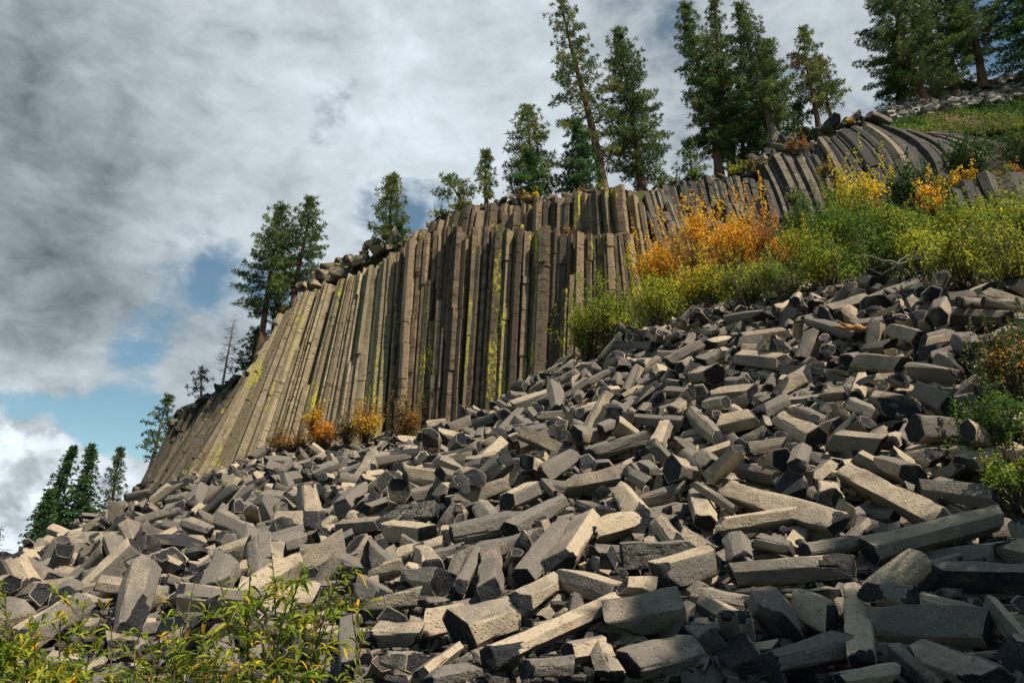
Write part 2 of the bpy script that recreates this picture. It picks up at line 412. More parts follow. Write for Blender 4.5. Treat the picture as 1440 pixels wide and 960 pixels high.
BLOCKS = (
422,854,89,547,811,-173,-115,475,1048,14,
561,1088,187,26,991,67,114,548,2020,23,
150,950,96,853,-489,-147,109,628,921,17,
353,1044,141,313,948,-61,18,466,1492,23,
57,919,86,98,910,372,153,357,2298,5,
541,947,134,31,-974,223,-7,519,1267,14,
392,751,60,110,-807,580,22,531,691,4,
-29,954,85,703,-625,-294,170,515,763,2,
141,821,64,115,-953,-278,-35,384,737,18,
574,1223,244,649,372,-99,-657,558,2473,22,
285,822,68,31,981,176,74,358,1002,3,
424,1278,233,316,-774,546,-56,559,2354,4,
-548,1221,98,358,-520,-760,-153,514,1183,3,
-665,1222,67,732,320,-47,600,469,1159,4,
228,1086,142,37,-966,-232,-106,541,939,22,
286,920,95,634,-151,386,-653,560,719,7,
222,834,68,163,673,-639,-334,461,599,11,
361,878,90,27,561,-774,-292,334,1846,8,
97,1281,181,520,-594,-561,249,510,2463,12,
657,1195,247,209,882,-373,-197,441,1126,9,
763,1268,302,971,212,-102,49,563,1052,12,
332,918,98,806,-90,216,-544,435,566,12,
-431,1238,96,176,-46,-35,-983,572,1131,7,
455,777,72,537,394,-277,-692,455,592,4,
371,1234,210,954,-291,-66,-30,409,1159,9,
-179,937,66,758,-180,229,-584,283,2036,17,
744,1376,367,392,913,106,21,537,1036,21,
51,1256,167,797,51,-137,587,434,2660,11,
-128,948,73,806,-562,93,-162,367,579,22,
-402,1366,117,575,-653,-483,100,580,1193,23,
-47,1485,204,557,-824,-29,-99,516,1279,11,
439,944,135,279,229,903,-234,439,633,2,
-347,1006,29,311,251,-640,-656,442,587,3,
98,1061,121,504,731,-323,-327,362,1240,15,
-164,1124,101,172,982,-30,68,440,773,0,
-30,1194,138,496,-513,599,-365,533,2259,14,
-123,1201,123,789,-469,221,-331,493,811,9,
395,879,119,97,-315,-940,82,359,578,5,
199,1158,161,894,436,-73,-75,420,891,21,
48,1499,229,878,-60,-217,423,471,1858,3,
-499,1424,125,553,385,84,734,618,1036,8,
30,1055,114,427,-767,-469,98,342,959,3,
34,805,58,742,-667,-62,32,241,477,19,
814,1513,445,348,660,-381,-546,630,961,14,
578,1616,411,366,624,-426,-544,465,1958,18,
632,1453,358,675,-589,360,-261,468,888,16,
256,1928,416,246,-958,-11,-144,517,1677,7,
-209,1629,203,192,859,-452,-145,510,1824,12,
628,1313,293,785,-178,326,-496,558,726,7,
89,806,60,67,-711,696,75,269,818,1,
-532,1174,34,367,189,-672,-615,382,593,1,
-56,795,53,866,-459,-140,141,198,487,12,
315,761,56,477,871,69,95,228,545,1,
167,1324,205,215,-954,-186,-94,461,599,8,
175,1666,307,116,-982,115,-97,500,1175,12,
-448,1172,48,789,-491,-278,-243,386,582,5,
-335,1261,96,140,-146,832,-516,512,753,17,
-235,1857,254,946,-26,-27,-321,552,1624,15,
-384,1160,56,167,867,-431,185,419,1185,21,
311,1331,233,121,637,-656,-386,489,1532,1,
871,1604,517,165,-805,561,101,469,973,13,
208,1439,246,686,-179,364,-604,479,2287,12,
757,1545,442,546,640,-275,-466,503,818,16,
836,1760,581,523,-617,543,-225,484,1360,16,
430,1104,171,967,244,-69,36,286,797,0,
837,1338,366,882,14,-176,438,625,1340,7,
-650,1264,44,903,-402,145,-45,462,902,8,
372,1390,311,806,-340,-181,-449,397,794,5,
-1027,1733,120,230,-323,-802,-447,663,943,2,
1078,1756,686,829,-114,258,-483,556,1396,10,
-76,980,85,35,991,103,80,381,563,6,
18,1704,280,921,-71,-218,314,629,817,23,
-292,1100,63,945,-282,101,-131,298,937,9,
111,1900,365,528,-691,-484,92,573,1666,17,
304,1458,308,765,-473,-222,377,542,649,18,
-109,852,58,28,949,-314,-27,299,443,10,
680,2125,676,737,309,-57,-599,664,2235,4,
-849,1701,114,832,222,-317,397,497,1889,1,
592,1059,155,818,-444,95,-353,505,841,17,
979,1659,593,410,575,-288,-647,612,839,4,
506,1777,448,883,-401,12,-243,512,857,13,
875,2100,762,395,609,-377,-574,351,3200,13,
681,1871,562,645,715,-91,254,478,1312,11,
-457,1496,146,617,515,129,-581,537,955,8,
266,1444,260,396,908,3,137,457,887,5,
447,1839,450,445,542,-355,-618,496,2715,10,
150,1484,246,527,-604,525,-286,546,1081,7,
-59,1899,336,356,-845,112,-382,651,1694,0,
740,1259,342,286,213,-629,-690,393,926,0,
-77,1841,295,642,731,3,232,551,1425,22,
508,1294,258,46,604,-689,-397,478,706,7,
-951,1668,81,836,-406,85,-358,624,843,13,
363,1134,173,905,0,104,-412,353,527,23,
90,2048,434,653,-721,178,147,656,1592,22,
469,1341,269,162,-625,754,119,544,656,12,
-560,2245,302,655,-460,597,56,693,1190,21,
914,1609,538,217,-684,681,145,649,844,19,
73,850,68,22,-981,-189,-50,299,389,11,
-371,1596,151,308,320,-124,-887,632,965,6,
765,1622,509,913,-330,131,-202,401,982,5,
311,1130,165,188,-601,776,39,390,846,8,
732,1896,596,15,871,-483,-88,521,1922,9,
-883,2154,202,280,-50,199,-938,703,1516,14,
442,1435,298,273,794,-454,-299,406,1061,23,
192,848,40,645,754,104,70,314,504,12,
619,993,162,782,344,-78,-514,429,540,12,
-222,1068,58,139,-71,-79,-985,373,819,19,
-284,1471,130,919,185,52,-344,626,1179,7,
1042,1645,609,716,-677,52,-162,518,693,8,
-889,1419,48,549,-719,-404,138,595,1224,18,
202,876,78,478,-576,602,-280,354,460,6,
54,891,42,127,302,774,541,322,603,21,
-72,831,58,773,-266,-288,499,236,815,10,
150,985,125,106,-25,50,-993,243,385,12,
-346,1869,227,472,795,-336,-184,456,1601,22,
683,1354,313,460,388,518,607,400,1018,3,
993,1765,700,779,-425,-409,212,618,660,21,
488,815,84,85,735,-445,-505,252,785,8,
335,1333,254,356,166,-449,803,264,767,1,
-63,1236,142,727,-80,-229,643,234,2076,21,
-409,2072,297,226,-598,768,40,630,1351,9,
-201,1336,138,920,-381,-65,-63,413,537,4,
706,1586,444,237,-710,661,52,401,1034,1,
245,985,92,280,-48,-958,26,385,608,3,
-329,1228,67,657,745,-73,90,524,589,14,
-601,1075,13,192,-52,-609,-768,322,383,6,
465,1451,351,155,-120,896,-397,342,893,21,
489,1358,318,361,-762,-537,23,380,1045,2,
-509,1234,54,12,86,619,-780,362,780,19,
532,2148,636,256,-592,-745,172,622,1309,18,
-505,1922,238,820,570,-6,-50,590,1061,22,
279,1034,99,883,351,-28,-310,397,932,15,
-15,866,37,270,89,-169,-944,312,666,9,
-389,2733,486,70,-117,918,374,576,1411,4,
-234,1027,43,357,780,465,218,341,596,7,
300,893,50,3,-75,-579,812,393,708,21,
-459,1112,35,584,-170,-79,790,393,831,9,
942,1840,671,661,259,51,-702,443,1380,17,
-270,1912,295,473,-444,-320,690,648,839,15,
-373,1075,31,666,143,-114,723,428,928,19,
-140,1355,154,507,-633,509,-288,467,870,9,
702,1712,502,63,-395,-916,23,530,636,3,
-581,1112,19,766,639,36,-61,400,643,19,
-305,1355,106,474,111,-224,-844,415,1077,5,
-552,1103,20,498,-559,-524,406,283,545,12,
-720,1587,99,446,-886,-45,115,359,1363,7,
533,2414,761,262,67,878,-396,583,1164,3,
-312,1031,35,629,-174,-290,700,406,683,10,
361,1988,484,6,348,888,299,384,1460,18,
-404,1137,88,647,500,-403,-411,414,867,0,
-763,2270,233,196,-942,232,141,623,1277,18,
130,1088,157,788,116,-59,601,344,568,22,
-197,2019,345,320,923,-164,-139,663,1476,8,
474,1434,316,681,-280,234,-634,611,684,20,
487,882,88,97,-875,468,70,528,1307,2,
230,1204,188,556,564,-100,-602,351,657,10,
793,1255,270,997,3,78,-14,414,909,18,
-225,1370,155,11,350,-386,853,446,518,21,
-12,1345,163,862,443,-192,-151,590,1335,15,
774,2534,921,431,764,-371,-306,425,1716,23,
912,1697,591,555,517,-507,-410,477,707,17,
543,1955,545,188,-32,-103,976,537,1089,15,
731,1364,329,776,259,-93,-567,355,1315,20,
756,1987,678,527,52,819,-222,491,778,3,
-838,1572,92,559,-8,-207,803,576,832,4,
-776,1390,48,108,590,-666,-442,566,1317,9,
50,1075,90,210,-854,-446,-165,293,444,18,
391,815,50,39,-845,411,341,325,539,8,
148,2553,649,697,-197,558,-405,647,1900,17,
227,2119,516,532,10,806,-257,672,1642,14,
-469,958,19,126,-278,675,671,256,691,14,
890,1868,645,7,-703,-701,-121,513,1507,20,
-1330,3070,299,61,-201,783,585,584,1874,21,
-214,919,28,362,922,-77,115,376,721,12,
594,1798,485,815,510,-82,262,427,1006,13,
263,1198,177,443,-680,570,-129,368,889,18,
205,1994,449,300,180,-446,-824,406,1291,17,
-476,1740,182,56,762,624,163,649,1131,23,
1099,1708,699,896,-400,189,-29,301,770,11,
240,1530,299,440,-266,-736,440,330,690,11,
-857,1845,136,519,780,-341,79,649,1900,14,
-328,1435,116,809,327,-395,288,327,894,3,
-565,1022,6,431,892,87,108,323,766,22,
635,1509,380,333,-410,-136,838,436,788,6,
966,1475,456,985,-84,127,-77,422,853,7,
-104,1847,332,28,560,808,179,645,966,7,
-1171,2136,140,557,655,-509,50,535,1246,8,
246,910,83,616,-432,364,549,358,370,23,
-762,1511,67,765,349,298,452,487,737,17,
-538,1567,162,40,164,580,-797,510,718,15,
911,1924,702,712,-311,-550,-307,604,563,9,
361,1707,380,758,568,306,98,543,746,22,
366,1480,319,713,-163,470,-494,632,551,23,
-458,944,9,674,678,-69,283,299,756,12,
-1620,3781,442,721,-604,-284,-188,744,1510,8,
689,1276,274,712,110,254,645,342,789,6,
-193,1176,104,210,-302,-919,142,411,625,12,
20,1265,180,499,-408,527,-554,381,522,15,
-288,1036,38,670,468,-354,-456,370,722,10,
484,1857,503,305,323,673,591,441,543,11,
74,977,67,736,304,-359,486,393,866,7,
279,1956,455,818,-425,-11,388,583,789,17,
247,2055,497,771,-375,-295,-422,559,905,18,
-138,905,38,381,-446,18,810,389,411,10,
-140,1030,69,631,-348,127,-681,596,668,10,
-1026,1666,99,367,110,383,841,431,1546,3,
627,1671,445,465,136,-292,825,366,918,8,
746,2303,793,992,-105,-57,-27,494,1370,16,
-278,1208,68,646,-529,-381,397,335,614,7,
-1063,2955,347,477,816,-293,144,471,1790,21,
-274,2709,517,347,618,-704,-47,701,1234,0,
-933,1967,143,881,80,296,-361,589,1900,10,
-156,1431,168,827,-505,-225,101,371,758,9,
1003,2082,836,982,-5,-188,26,655,647,0,
-259,926,26,802,552,-211,-87,274,519,20,
53,1895,362,808,193,202,518,569,1041,11,
-669,1102,16,98,-214,934,-268,479,359,8,
379,867,56,204,-23,-165,965,415,894,12,
418,1211,177,810,-355,-377,276,431,854,1,
984,2788,1105,157,-502,-850,31,505,1900,15,
308,1616,351,377,-831,115,392,358,814,2,
-963,2901,360,321,315,485,-750,579,1764,13,
-202,1956,298,173,-124,876,-433,565,904,23,
-1237,3192,382,481,427,164,748,658,1634,20,
-1219,2635,217,858,170,277,-398,705,839,3,
942,1518,498,800,-298,-186,487,368,1397,19,
496,1189,185,347,-78,814,-459,298,692,2,
-48,1625,231,594,-6,-340,729,451,1291,3,
589,2300,725,16,271,-577,-770,426,865,18,
565,1236,215,485,-71,-73,869,378,507,2,
-213,1180,69,973,-229,-15,-12,379,869,23,
87,2799,699,790,-586,-148,-102,503,1684,2,
-706,1727,139,360,-102,-428,823,357,782,12,
-890,2335,233,312,-931,171,78,442,876,13,
358,972,112,27,925,378,10,356,555,4,
969,1741,635,145,66,353,-922,454,904,8,
975,1813,690,323,175,-922,126,498,497,1,
-597,1663,156,82,-707,-702,23,628,1168,7,
1072,1931,800,811,-209,-288,464,576,928,11,
878,1485,419,891,394,-223,32,386,655,5,
226,875,87,593,-140,-354,-710,225,485,23,
1193,2280,940,554,785,18,275,495,1879,16,
-378,2379,368,289,170,942,15,572,892,12,
460,2908,922,789,77,81,-605,376,3200,18,
132,1173,138,115,-240,394,-880,321,489,3,
-415,1044,19,33,-365,-910,-195,245,381,15,
265,1649,329,418,-123,400,-806,421,941,1,
139,2455,574,81,-59,838,-537,499,1441,23,
-151,2137,383,199,-56,-966,-154,463,1121,6,
-495,2762,452,130,-657,658,345,703,1622,5,
874,1537,449,303,-847,401,-173,370,824,3,
721,1190,227,485,97,-198,846,332,651,11,
663,2469,816,223,-223,925,-211,455,1124,18,
354,1878,431,42,-811,-511,-283,430,1377,16,
-553,1392,65,229,694,679,-68,325,812,4,
376,2229,596,937,-117,-325,46,494,935,10,
-1826,3760,349,154,-711,53,684,744,959,6,
-453,1051,20,591,99,-212,-772,301,596,10,
1180,1748,715,818,175,224,-500,479,1804,20,
417,1997,523,172,453,-516,-706,369,855,18,
-1067,1842,125,954,-138,201,175,682,1009,23,
-94,1290,127,389,-467,765,214,266,788,11,
292,1394,225,634,-728,-128,228,438,665,10,
865,2388,881,65,-879,288,-373,509,666,6,
625,1566,396,559,518,-462,-455,446,707,18,
-146,1879,296,27,577,795,186,535,675,15,
-115,3169,676,567,-707,289,-309,513,1848,0,
-301,1971,282,289,253,-266,-884,428,1349,20,
947,2223,868,273,507,807,-133,420,1412,8,
640,1018,167,602,-379,686,153,344,668,17,
938,1531,468,393,-43,-447,802,408,793,12,
-279,1000,24,356,-214,501,-759,306,622,23,
-393,982,15,113,-632,745,-178,314,649,1,
962,2164,847,115,60,937,-325,477,1106,22,
-198,906,32,529,549,-479,-435,341,475,10,
-206,3065,644,730,-658,-164,-88,649,1012,19,
-729,2295,260,354,574,730,109,507,1024,19,
141,850,39,102,101,-990,-2,314,752,3,
-345,1144,48,274,-408,-314,812,312,671,6,
-1474,2882,213,710,648,150,232,666,1900,18,
-104,1414,161,117,10,991,68,455,453,23,
24,1929,329,231,360,575,-697,515,543,21,
1,1214,150,608,-219,25,763,257,774,4,
-865,1750,124,328,-33,465,-822,558,1028,12,
-107,1760,312,460,-4,-289,839,372,426,8,
77,2135,462,978,65,-197,23,653,1347,4,
-350,1981,280,347,-64,934,61,572,823,0,
555,1443,301,929,24,-239,282,406,870,4,
339,863,51,881,105,-181,424,326,631,15,
-102,1133,94,100,357,893,257,279,540,9,
-737,1660,128,227,-273,-928,-110,501,816,15,
-166,908,31,997,-15,63,30,365,425,6,
516,1871,495,742,-500,123,-429,431,1105,15,
-550,1911,211,503,-134,5,854,485,1550,10,
129,952,64,734,448,-71,-505,406,616,2,
385,2528,711,530,-182,776,-289,400,1522,4,
492,1211,210,583,-472,-215,-626,303,543,15,
-542,1555,121,191,137,-113,-965,528,1070,7,
1288,1882,794,376,-50,-915,138,476,913,8,
-467,1590,154,140,795,-413,-421,638,813,17,
545,1254,218,938,-129,-108,304,371,740,17,
-688,1802,170,523,805,-265,-86,398,502,21,
732,2088,694,490,779,385,72,476,758,1,
-64,2493,527,813,411,-156,-382,553,815,22,
-130,1769,244,21,-884,-66,-463,395,700,21,
765,1173,243,665,-667,277,-189,402,666,5,
901,2031,760,872,-345,285,199,346,871,21,
361,2812,839,634,601,-460,-157,537,907,15,
891,2171,822,442,630,-243,-591,385,700,21,
-266,1045,40,95,616,-723,299,410,313,4,
-531,2646,396,493,-789,-261,259,561,1109,7,
1080,1786,732,835,460,97,287,346,1293,15,
558,1324,251,538,783,-273,-149,332,705,4,
-302,1642,157,438,693,499,-281,633,572,8,
978,2033,794,92,-287,947,-114,546,538,20,
-984,1617,66,90,-965,246,10,509,1403,11,
-61,1081,87,575,-201,244,-755,510,1189,20,
474,1107,144,403,-258,835,-270,363,550,12,
-170,2542,502,552,78,405,725,659,742,7,
626,1377,305,78,948,-92,-293,377,741,7,
1119,2001,826,731,61,354,581,442,1172,12,
-718,2535,321,3,230,941,249,692,1790,21,
-1020,2026,134,387,-101,553,731,597,995,0,
-465,2656,408,643,-499,-431,389,529,1567,16,
589,2078,597,385,550,497,550,484,1249,11,
695,1451,361,899,176,-128,379,381,514,19,
-700,2367,274,465,104,-734,484,669,826,11,
157,1756,328,512,450,731,38,587,753,20,
174,971,72,658,534,-310,-430,314,704,6,
456,2033,559,185,564,787,-166,473,673,9,
-212,1028,46,911,399,-97,41,361,843,18,
-98,999,67,572,393,-498,519,334,401,4,
-807,4484,824,878,-381,-28,-289,744,1873,7,
954,2390,923,252,-782,-540,-182,677,597,9,
690,1652,448,409,674,355,-503,378,474,20,
209,2714,705,946,-141,-292,18,482,1371,3,
-1261,3289,380,361,278,220,-862,599,1699,16,
-250,1268,84,698,114,-93,-701,342,696,9,
1101,1866,767,273,-49,-177,944,591,586,16,
241,1279,198,387,520,624,435,483,820,8,
-67,2127,411,592,-615,-518,63,666,1141,12,
526,970,108,115,-486,779,379,337,375,17,
-711,4249,774,168,-61,570,802,512,1884,18,
-2031,4390,469,991,68,-93,-67,692,1609,16,
306,2628,747,246,-148,956,67,462,1067,10,
903,1560,474,828,381,-390,-133,369,598,18,
-645,2296,282,824,253,114,-494,639,804,0,
526,1725,405,99,963,-164,190,419,707,9,
-549,1723,178,406,713,-353,-450,646,1152,7,
-132,2250,428,18,-936,280,-210,554,1131,2,
668,2975,1060,754,-614,-14,-232,609,1751,4,
-1392,2486,147,425,-345,699,461,549,1325,19,
552,898,98,976,-175,69,107,427,712,9,
-433,1799,195,823,340,-265,-370,376,581,6,
516,1021,135,679,-687,6,-259,370,704,23,
874,1451,395,120,-4,875,-469,396,641,12,
64,943,50,195,-959,-120,166,366,718,3,
-429,1160,22,105,-549,829,-7,414,311,11,
238,1095,115,297,-547,-759,192,433,710,5,
510,1118,188,237,959,67,143,291,397,4,
702,2270,767,954,289,-82,-28,392,715,17,
-889,3138,439,323,-393,769,-387,666,1374,11,
757,2752,1017,90,-499,715,481,514,873,3,
-139,1928,340,305,-258,485,-778,337,914,16,
764,1626,484,181,781,596,47,388,916,5,
-740,1707,139,453,773,-296,331,347,517,11,
-188,984,38,770,-622,-140,-26,295,497,3,
808,2009,691,668,-324,-225,631,427,832,13,
1159,1894,789,164,615,738,223,490,1076,0,
566,1511,333,64,-455,-872,-168,408,961,15,
-503,1827,203,860,-386,-264,202,448,875,17,
501,2078,572,431,-428,708,-361,620,875,17,
-660,1174,18,308,-398,757,-418,276,593,0,
-123,899,34,777,-567,154,-227,332,714,16,
-130,1624,198,772,-104,277,-562,389,491,13,
-199,2764,546,680,709,-11,-185,611,1139,8,
-296,941,15,106,-615,739,253,340,414,2,
651,1204,219,186,-510,-820,-181,427,801,22,
-763,1798,144,937,-289,-165,-110,592,841,2,
677,1805,500,207,-135,-549,798,400,699,9,
64,1439,194,580,-577,476,322,352,642,12,
400,2154,573,693,80,-14,-716,443,769,17,
932,1991,743,32,-201,-906,372,360,815,12,
-83,1980,371,302,164,568,748,426,826,7,
-1556,3234,276,319,203,868,323,520,1900,19,
366,1161,153,878,419,-1,-232,380,567,3,
496,2150,588,977,-17,78,-197,477,1470,20,
240,1992,470,133,462,-708,-517,374,785,12,
394,1006,101,334,-257,827,-371,401,934,17,
-2012,3683,251,172,102,-216,956,622,1730,3,
-41,876,53,911,-204,-189,-303,228,214,15,
145,2657,686,699,664,-253,85,372,1204,8,
193,1697,337,713,149,-2,685,489,493,3,
687,1694,456,403,335,221,823,376,798,6,
461,2576,762,845,-433,-312,-45,480,633,23,
-878,2437,242,168,-466,620,-609,443,1684,9,
936,1449,414,617,570,92,534,375,873,16,
1016,1558,513,319,-427,-836,130,369,841,8,
1122,2392,997,621,-486,522,-325,439,630,3,
1059,1635,578,855,290,-275,330,365,752,13,
661,1338,303,577,-653,475,122,292,650,15,
768,1883,645,104,761,574,284,381,528,7,
-1126,3226,424,411,424,219,-777,486,1595,9,
-615,1807,177,344,-117,-846,-390,501,746,6,
-765,3160,472,68,941,233,235,588,815,1,
0,2248,454,602,-359,51,-711,491,1117,2,
976,1902,715,296,368,-881,-9,405,565,7,
886,1441,418,697,488,-21,526,266,505,19,
-280,2637,461,159,900,-381,142,627,762,20,
282,1113,125,338,511,626,482,288,542,14,
1016,1619,552,992,74,96,-38,351,729,19,
89,1719,287,199,895,49,-396,276,626,19,
391,1674,355,64,971,-182,139,481,1301,14,
95,1746,300,115,3,-821,560,377,579,15,
657,1973,583,82,-856,-357,-366,385,558,10,
-595,2308,305,954,-30,296,-38,598,1097,20,
180,864,43,702,-614,159,-323,348,430,16,
-22,916,49,147,-178,-471,852,383,689,12,
270,1962,391,328,-156,-432,826,425,828,17,
774,1832,556,302,313,184,882,363,691,8,
-1339,4230,679,628,691,-123,336,601,884,13,
-292,1339,86,320,-159,694,-625,300,435,16,
983,1631,547,141,-707,-679,-141,408,961,21,
-835,3029,410,538,78,-518,660,452,1475,6,
529,2761,910,610,410,476,482,442,1013,18,
387,1219,177,339,-203,680,-618,406,975,12,
225,2249,563,598,676,185,389,417,1072,9,
756,1703,510,368,354,-179,-841,398,1251,19,
5,1186,112,5,710,-296,-639,276,630,8,
-207,1460,148,612,583,-140,-516,391,833,18,
1094,2272,933,819,-121,385,-407,510,441,23,
-1834,3605,287,879,-408,-116,-218,707,980,14,
142,1230,156,92,-900,-403,135,309,764,0,
670,1124,189,962,-22,-268,45,321,539,0,
-1234,2402,167,502,-815,-135,-257,402,651,15,
260,1332,208,809,535,-20,-244,370,654,14,
672,2679,960,808,-402,11,431,404,886,12,
321,1212,156,611,-717,-326,76,410,986,10,
36,3748,942,405,648,-465,-446,478,3200,21,
-272,1571,154,36,-276,428,860,601,736,7,
895,2389,940,441,298,-38,-846,413,863,2,
-619,1884,190,246,-36,-228,941,565,1900,10,
-334,1184,71,625,-112,-117,764,343,474,9,
367,1613,335,271,781,-338,-450,583,749,2,
403,3072,967,44,431,466,-772,428,1628,0,
216,2570,659,577,316,-112,-745,536,767,10,
473,1679,376,698,448,387,-403,408,693,21,
-701,1192,25,637,-460,-498,365,339,1287,19,
-114,999,53,156,-697,-670,-200,435,823,22,
1110,1741,714,967,-159,109,-165,341,899,17,
221,853,42,296,-109,-243,917,354,640,16,
-851,2495,264,395,-751,176,-499,560,1268,4,
208,3104,838,47,-268,-638,721,433,1339,8,
814,2185,761,512,563,648,-31,392,808,15,
561,1738,433,490,561,103,659,387,413,1,
547,864,87,322,-833,67,446,326,582,3,
-212,1217,95,749,-255,541,-285,465,638,6,
-381,1822,182,37,239,191,-951,466,685,6,
42,1738,256,730,465,2,500,421,1068,21,
299,1250,171,892,-128,-239,-361,344,443,5,
-106,1687,243,727,-57,54,682,299,777,13,
679,1546,396,236,-740,479,-408,428,566,17,
-918,2524,250,338,-611,686,204,683,1389,4,
862,2424,921,144,927,241,247,392,928,19,
997,1531,488,887,208,112,-397,373,504,8,
-1517,3724,418,6,-984,169,-61,552,1900,11,
-965,4320,731,44,-240,785,570,596,1191,17,
-436,989,19,692,-17,15,721,270,394,22,
476,2312,648,172,-179,-939,239,382,590,7,
498,1385,281,585,477,-655,23,384,540,19,
656,2546,871,776,-221,313,-500,393,749,17,
482,2396,687,373,266,887,-54,512,564,7,
181,1202,133,807,-470,-201,297,314,389,15,
617,1633,417,632,431,485,423,309,790,15,
-102,1219,95,84,212,-69,-971,329,830,16,
-659,1685,101,369,-57,-239,-896,274,902,19,
-184,1035,55,443,-290,-131,838,294,587,8,
570,986,111,23,-208,840,500,283,580,17,
172,2020,444,331,110,-777,-524,569,734,12,
200,969,73,311,-786,-522,-112,392,832,10,
1358,2372,1015,447,-255,-520,681,385,820,7,
-1147,3365,464,49,217,-580,-784,689,1162,2,
740,1224,245,941,246,-91,-214,357,774,3,
541,2293,674,101,-818,-375,424,593,707,15,
435,1911,440,353,-44,-5,935,386,908,23,
489,1093,145,137,-152,725,658,304,435,7,
-1075,3693,568,141,44,-82,-986,744,1065,21,
-366,1498,115,737,-414,59,-532,366,690,20,
-1117,2746,242,501,856,-32,-128,528,1368,18,
533,2932,1001,77,-608,381,693,613,962,2,
698,2133,715,322,-643,-638,276,403,875,6,
-469,1994,219,319,-346,878,87,437,890,11,
-75,2038,388,278,953,-62,101,486,945,2,
246,887,62,433,-53,73,897,291,755,14,
-175,1502,168,663,-701,128,228,381,564,17,
-635,2739,412,713,111,108,683,491,894,18,
292,2116,528,210,351,-259,-875,497,1090,10,
-180,2500,468,242,324,775,485,629,1077,1,
529,2363,720,406,799,206,392,422,762,2,
606,1954,531,99,942,-320,-5,410,759,18,
-1076,4077,653,818,55,315,477,608,698,15,
80,1957,380,809,-363,346,305,348,636,13,
473,2471,720,697,225,-131,668,500,695,1,
-2,2691,598,139,-849,-441,-254,438,1380,8,
1069,2026,799,658,-156,-722,143,376,549,11,
278,1074,108,68,206,-517,-828,329,776,10,
619,1480,336,275,-617,-691,259,361,781,14,
127,2097,461,709,98,-610,-340,389,857,2,
107,3112,796,63,363,910,-189,616,865,7,
-364,1925,242,309,-61,-501,806,412,631,4,
-140,2210,406,185,51,459,867,691,730,0,
-828,1635,75,70,335,-206,-917,440,1282,16,
-1333,2670,197,370,307,-871,-99,679,710,20,
1158,2130,878,280,398,-373,-790,459,790,19,
819,1632,486,1,989,-32,143,407,521,7,
676,1489,367,139,933,139,300,484,683,20,
194,2190,499,278,-836,455,126,449,1090,7,
-397,1701,171,604,769,118,172,319,775,7,
243,3709,1049,504,140,156,838,744,1086,12,
682,1441,336,263,777,-534,-207,396,555,17,
-527,2388,327,51,437,896,-52,412,672,13,
71,2365,508,88,45,721,686,571,1181,18,
257,1117,124,887,383,-195,165,319,356,16,
274,1424,230,979,20,-131,156,420,865,3,
1276,2115,881,740,158,-189,626,415,902,2,
405,2703,810,151,-7,174,-973,426,925,4,
632,2109,616,706,211,-245,631,569,523,9,
-621,2398,323,28,349,-618,-704,618,1420,2,
579,1113,168,353,330,604,634,391,678,2,
-53,1241,110,294,398,469,732,351,554,13,
464,2921,958,124,357,-769,-515,375,626,21,
276,1500,261,603,-226,282,711,358,896,6,
968,2011,764,77,-482,-819,303,333,1084,9,
286,2007,471,779,-1,-541,-316,443,896,4,
342,1031,103,755,163,47,634,335,452,18,
-1062,1983,113,966,78,139,-205,493,468,3,
-183,1010,39,84,993,20,79,282,725,13,
1062,1922,749,774,-632,-18,-39,499,1046,1,
437,2549,713,12,-953,-126,-276,461,1001,14,
827,1873,619,899,71,-113,416,428,1104,7,
1078,1778,669,313,-937,-44,-149,344,662,12,
441,736,35,346,-591,458,567,297,499,1,
801,1997,657,153,879,-427,-144,378,762,22,
-1684,2876,148,105,462,778,412,613,1900,6,
658,2332,737,449,-327,827,-90,448,853,10,
-570,1239,33,922,280,149,222,309,650,4,
-527,3971,710,202,106,-516,-826,489,1155,6,
612,2752,960,857,-163,189,451,435,550,11,
566,2702,902,690,74,37,-719,450,1329,0,
757,1535,407,723,461,69,510,307,376,12,
652,2709,948,74,-410,783,-462,462,580,18,
-1011,4147,683,128,-345,-815,-448,492,1020,0,
422,1833,408,190,-3,577,-794,389,993,17,
-92,882,29,460,829,226,226,330,427,13,
886,1570,473,54,-119,-818,560,356,610,1,
17,873,30,151,-880,451,5,312,374,11,
871,1772,609,227,257,720,603,283,341,6,
218,957,74,887,448,45,101,318,318,6,
32,3041,746,197,232,-798,-521,463,1128,20,
-640,1336,47,627,685,-302,-218,320,629,2,
45,2584,562,284,522,523,611,610,1484,15,
1074,2544,1018,782,618,-78,-8,435,900,2,
-298,1259,71,403,10,767,498,248,499,20,
364,1071,119,288,656,-399,-572,360,780,21,
929,2101,797,576,82,647,-493,588,524,1,
464,1212,185,431,-102,-565,697,360,514,9,
303,1704,355,376,381,719,443,443,479,6,
318,2943,836,719,317,83,-613,476,804,7,
734,1477,370,366,228,63,-900,420,772,8,
550,2788,934,183,117,-951,219,509,953,5,
524,2588,805,53,-254,-934,-244,449,688,2,
189,2415,561,448,-301,-808,-239,490,912,10,
523,1577,376,79,-703,692,-143,400,824,19,
267,1895,359,216,-149,965,-23,387,914,16,
16,2486,532,772,563,-223,-192,687,632,13,
1043,1582,537,537,-276,-737,303,313,564,4,
964,1941,721,802,299,468,219,393,728,5,
-376,4055,812,124,-110,986,23,689,1069,23,
-1013,3495,521,70,930,352,-73,501,1310,6,
889,2661,1002,217,48,349,911,404,930,8,
864,2024,682,667,710,-125,187,409,702,22,
250,842,40,834,-84,-195,509,341,675,20,
-589,1356,51,210,-900,-340,-175,306,628,9,
346,2553,703,932,201,123,276,351,501,8,
-791,3360,503,841,108,-176,499,729,1263,23,
-151,1271,132,717,-222,326,-574,460,624,0,
510,1371,259,719,-66,-250,646,332,613,23,
-569,1181,23,41,-379,654,654,288,413,20,
838,2992,1139,102,-902,416,-59,420,805,23,
